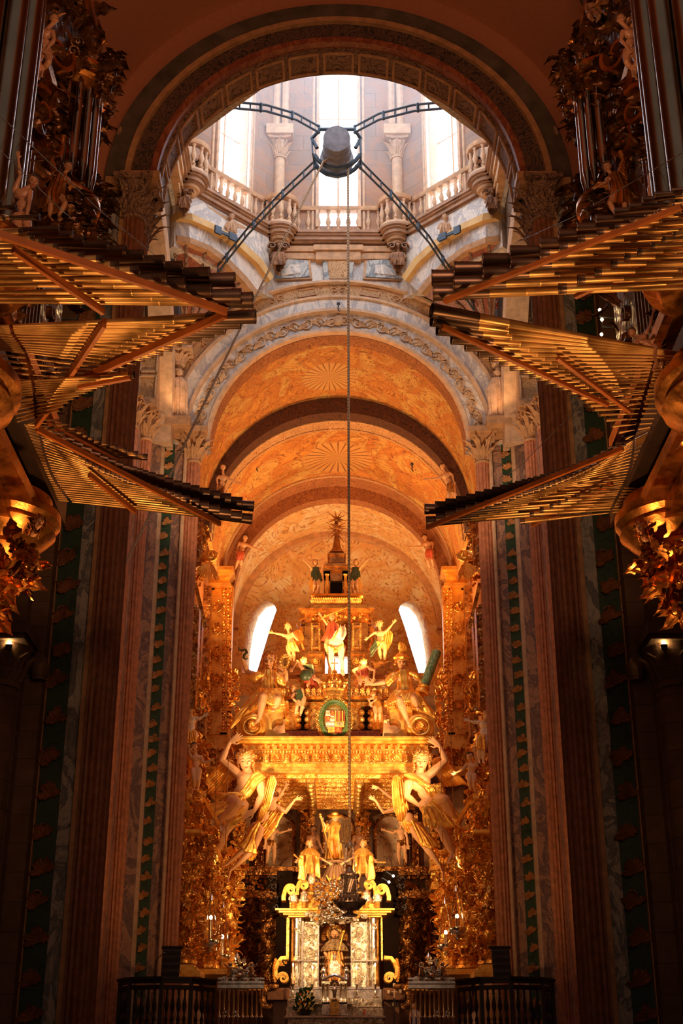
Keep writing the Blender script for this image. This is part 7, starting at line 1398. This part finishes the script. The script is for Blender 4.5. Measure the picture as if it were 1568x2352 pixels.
b = MB(); kp = c0+V((-.1, 0, z(1925))); 
for i in range(7): a = 2*pi*i/7; b.tube([kp+V((cos(a)*.04, sin(a)*.04, .42)), kp+V((cos(a)*.1, sin(a)*.07, .25)), kp+V((cos(a)*.08, sin(a)*.06, .0)), kp+V((cos(a)*.03+.05, 0, -.1))], .036, 7)
b.tube([kp+V((.1, 0, .5)), kp+V((.1, 0, -.25))], .036, 8); b.tube([kp+V((-.03, 0, .4)), kp+V((-.12, 0, .15)), kp+V((-.1, 0, -.1)), kp+V((-.02, 0, -.1))], .036, 7); tag(b.build('rope_knot', KNOT), 'bulky brown rope knot tied above the censer', 'rope knot')
# ------------------------------------------------------------------ hanging lamps
LG = emit('oil_lamp_flame', (1, .72, .38), 45)
for i, (x, yt, yl, yb, Y, lb) in enumerate(((482, 2060, 2108, 2178, 41.5, 'silver hanging lamp on the outer left, higher of the left pair'), (509, 2078, 2152, 2212, 43, 'silver hanging lamp nearer the shrine on the left, hung lower'), (1050, 2040, 2105, 2150, 41.5, 'silver hanging lamp on the outer right, higher of the right pair'), (1024, 2068, 2142, 2188, 43, 'silver hanging lamp nearer the shrine on the right, hung lower'))):
    p = P(x, yb-14, Y); t = thing('sanctuary_lamp', lb, 'hanging lamp', p); k = M(2150, Y); zt = P(x, yt, Y).z-p.z; zl = P(x, yl, Y).z-p.z
    b = MB(); b.lathe([(0, -.3), (.05, -.26), (.08, -.2), (.04, -.16), (.16, -.12), (.24, -.05), (.27, .0), (.27, .05), (.2, .08), (.1, .1)], p, 24); b.lathe([(0, zt+.1), (.05, zt), (.1, zt-.1), (.02, zt-.1)], p, 14); b.build('bowl', SILVERP, t)
    b = MB()
    for j in range(3): a = 2*pi*j/3+.4; b.tube([p+V((cos(a)*.25, sin(a)*.25, .04)), p+V((cos(a)*.05, sin(a)*.05, zt-.06))], .012, 5)
    b.tube([p+V((0, 0, zt)), p+V((0, 0, zt+4.5+i*.3))], .01, 5); b.build('chains', SILVERP, t)
    b = MB(); b.lathe([(.05, .06), (.06, .15), (.05, zl-.05)], p, 10); cup = b.build('glass_cup', SILVERP, t); b = MB(); b.ball(p+V((0, -.02, zl)), (.05, .05, .07), None, 8, 6); b.build('flame', LG, cup)
# ------------------------------------------------------------------ silver gates and pulpits
for s, nm in ((-1, 'left'), (1, 'right')):
    m = lambda x: mir(x, s)-(6 if s > 0 else 0); Y = 41.0
    q = thing('silver_gate', 'silver barred gate with scrolled cherub crest on the %s of the altar' % nm, 'gate', (P(m(552), 2300, Y).x, Y, 3.3)); x0, x1 = P(m(500), 2270, Y).x, P(m(606), 2270, Y).x; zt = P(500, 2262, Y).z
    b = MB(); b.box((x0, Y-.12, zt-.1), (x1, Y+.12, zt)); b.box((x0, Y-.18, zt+.02), (x1, Y+.18, zt+.09)); b.box((x0, Y-.1, zt+.14), (x1, Y+.1, zt+.19)); b.build('top_rail', SILVERP, q)
    for i in range(10):
        x = x0+(x1-x0)*(i+.5)/10; b = MB(); b.lathe([(.03, 3.3), (.018, 3.6), (.02, zt-.9), (.05, zt-.85), (.02, zt-.8), (.018, zt-.3), (.035, zt-.12)], (x, Y, 0), 8); b.build('bar', SILVERP, q)
    b = MB(); cx = m(552)
    for dx, y, r, a0, sg in ((-12, 2240, 8, 0, 1), (12, 2240, 8, pi, -1), (-28, 2246, 8, 1, -1), (30, 2248, 7, 2, 1), (-38, 2250, 6, 0, 1), (40, 2252, 5, 1, 1), (0, 2228, 7, 1, 1), (-18, 2226, 5, 1, -1), (18, 2228, 5, 1, 1)): b.volute(P(cx+dx, y, Y), r*M(2240, Y), 1.5, .12, .05, V((1, 0, 0)), V((0, 0, 1)), a0, sg)
    carve(b, lambda u, v: (P(cx-30+60*u, 2232+20*v, Y-.05), V((0, -1, 0))), 60, .12, 51); carve(b, lambda u, v: (P(cx-8+16*u, 2208+26*v, Y-.03), V((0, -1, 0))), 30, .12, 52); carve(b, lambda u, v: (P(cx+(30+16*u), 2250+6*v, Y-.03), V((0, -1, 0))), 14, .1, 53)
    b.ball(P(cx-2, 2243, Y-.12), .12); b.lathe([(.1, 0), (.05, .06), (.1, .12), (.04, .2), (0, .3)], P(cx-8, 2210, Y), 12); b.build('crest', SILVERP, q)
    b = MB()
    for e in (-1, 1):
        p = P(cx+24*e, 2232, Y-.1); b.ball(p+V((0, 0, .2)), .07); b.caps(p+V((0, 0, .1)), p+V((0, 0, -.1)), .07, .09); b.caps(p+V((0, 0, .08)), p+V((.16*e, 0, .2)), .03, .025); b.caps(p+V((0, 0, -.1)), p+V((.08, -.05, -.25)), .05, .03); b.caps(p+V((0, 0, -.1)), p+V((-.08, -.05, -.25)), .05, .03)
    b.build('cherubs', SILVERP, q)
    b = MB()
    for x in (518, 541):
        p = P(m(x), 2327, Y-.1)
        for k_ in range(6): a = k_*1.047; b.leaf(p, V((cos(a), -.2, sin(a))), V((0, -1, 0)), .12, .08, .4)
        b.ball(p, .06)
    b.build('rosette_studs', SILVERP, q)
    # pulpit
    Y = 35.6; pts = [(277, 2252), (300, 2243), (372, 2240), (440, 2243), (492, 2255)]; yy = [36.2, 35.7, 35.5, 35.7, 36.3]
    q = thing('pulpit', 'dark carved wooden pulpit with balustered parapet at the foot of the %s columns' % nm, 'pulpit', (P(m(385), 2300, Y+.8).x, Y+.9, 0)); W = [P(m(x), y, d) for (x, y), d in zip(pts, yy)]; zr = sum(w.z for w in W)/5
    W = [V((w.x, w.y, 0)) for w in W]; back = [V((W[4].x, 37.5, 0)), V((W[0].x, 37.5, 0))]; ring = W+back; cc = sum(ring, V((0, 0, 0)))/7
    def slab(b, z0, z1, g): b.prism([cc+(p-cc)*g+V((0, 0, z0)) for p in ring], (0, 0, z1-z0))
    b = MB(); slab(b, zr-1.45, zr-1.2, 1.0); slab(b, zr-1.6, zr-1.45, .9); b.lathe([(.5, 0), (.45, .3), (.3, .5), (.28, zr-2.3), (.5, zr-1.9), (1.0, zr-1.6)], (cc.x, cc.y, 0), 16); b.build('body', DWOOD, q)
    b = MB()
    for i in range(4):
        for z_, w_, h_ in ((-.03, .22, .06), (-.1, .14, .08), (-.24, .1, .1), (-1.15, .16, .1)): b.bar(W[i]+V((0, 0, zr+z_)), W[i+1]+V((0, 0, zr+z_)), h_, w_) if False else b.bar(W[i]+V((0, 0, zr+z_)), W[i+1]+V((0, 0, zr+z_)), w_, h_)
    b.build('parapet_rails', DWOOD, q)
    for i in range(4):
        n_ = 4 if i in (0, 3) else 5
        for j in range(n_+1):
            p = W[i].lerp(W[i+1], j/n_) if n_ else W[i]; b = MB()
            if j == 0: b.box((p.x-.05, p.y-.05, zr-1.2), (p.x+.05, p.y+.05, zr-.1)); b.build('post', DWOOD, q)
            else: b.lathe([(r_*.6, z_*.88) for r_, z_ in baluster_prof(1.0)], (p.x, p.y, zr-1.12), 10); b.build('baluster', DWOOD, q)
    # lectern on the rail
    c = P(m(393), 2212, Y+.3); q2 = thing('book_stand', 'dark pierced lectern rising from the %s pulpit rail' % nm, 'lectern', (c.x, c.y, zr)); b = MB(); hw = 21*M(2212, Y); ang = V((0, .12, .34)); b.obox(c, V((hw, 0, 0)), V((0, .02, -.01)), ang)
    for i in range(9): b.leaf(c+V((-hw+hw*2*i/8, 0, 0))+ang, V((0, 0, 1)), V((0, -1, 0)), .1, .1, .3)
    b.build('slope', DWOOD, q2); b = MB(); b.lathe([(.12, 0), (.05, .05), (.04, c.z-zr-.3), (.1, c.z-zr-.2)], (c.x, c.y+.05, zr), 10); b.build('stem', DWOOD, q2)
    b = MB()
    for i in range(6):
        for j in range(4): p = c+V((-hw*.8+hw*1.6*i/5, -.04, 0))+ang*(-.75+.5*j); b.tube([p+V((cos(a)*.04, 0, sin(a)*.04)) for a in [2*pi*w/8 for w in range(9)]], .008, 4)
    b.build('fretwork', DWOOD, q2)
    if s < 0: b = MB(); b.tube([P(356, 2243, 35.55), P(357, 2215, 35.4), P(363, 2200, 35.3), P(376, 2190, 35.2)], .012, 6); b.ball(P(376, 2190, 35.2), .03); tag(b.build('microphone', IRON), 'thin gooseneck microphone on the left pulpit rail', 'microphone')
pt, pii = figure('person', 'person in white and dark clothes standing behind the right silver gate', 42.2, D(hd=(951, 2312), r=8, ch=(953, 2330), pv=(953, 2350), arms=[((942, 2340), (942, 2354)), ((964, 2340), (963, 2354))], legs=[((949, 2375), (949, 2398)), ((958, 2375), (958, 2398))], gaze=(-.4, -1, 0), long=0, robe=[([(953, 2319, 6, 5), (953, 2326, 11, 7), (953, 2345, 12, 9), (953, 2372, 14, 10)], 9, .08, plain('white_shirt', (.6, .55, .5), .7), 'shirt')]), cat='person', mirror=False, hair=HAIRD, vox=.08)
# dark screens beside the shrine
for s, nm in ((-1, 'left'), (1, 'right')):
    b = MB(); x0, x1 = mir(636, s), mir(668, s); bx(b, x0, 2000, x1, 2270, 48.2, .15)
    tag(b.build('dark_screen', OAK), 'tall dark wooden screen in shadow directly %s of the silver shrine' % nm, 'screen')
    b = MB(); carve(b, lambda u, v: (P(mir(628, s)+10*s*0+ (16*u-8), 2010+90*v, 47.9), V((0, -1, 0))), 40, .2, 61); tag(b.build('iron_scrollwork', DWOOD), 'dark iron scrollwork against the screen %s of the shrine top' % nm, 'ironwork')
# spotlights clipped to the altarpieces
for i, (x, y, Y) in enumerate(((903, 2012, 45.5), (893, 2026, 45.5))):
    t = thing('spotlight', 'tiny bright spotlight by the right upper corner of the shrine, %s' % ['upper', 'lower'][i], 'lamp', P(x, y, Y)); b = MB(); b.ball(P(x, y, Y), .04); b.build('bulb', emit('white_bulb_%d' % i, (1, .95, .85), 30), t); b = MB(); b.tube([P(x, y, Y+.05), P(x-16, y-10, Y+.1)], .02, 6); b.tube([P(x-16, y-10, Y+.1), P(x-30, y+20, Y+2.4)], .012, 5); b.build('arm', IRON, t)
# scatter volume added in the lantern to stand in for window bloom
a = N('bloom_haze'); a.t.nodes.remove(a.b); vs_ = a.n('VolumeScatter', {'Color': (.85, .92, 1, 1), 'Density': .03, 'Anisotropy': .25}); a.t.links.new(vs_.outputs[0], a.t.nodes['Material Output'].inputs['Volume'])
b = MB(); b.lathe([(5.0, 28.9), (5.0, 43.5)], LC, 8, a0=pi/8, a1=pi/8+2*pi); o = b.build('bloom_haze', a.m); tag(o, 'bluish haze added as window bloom in the bright lantern above the balustrade', 'haze'); o['kind'] = 'stuff'
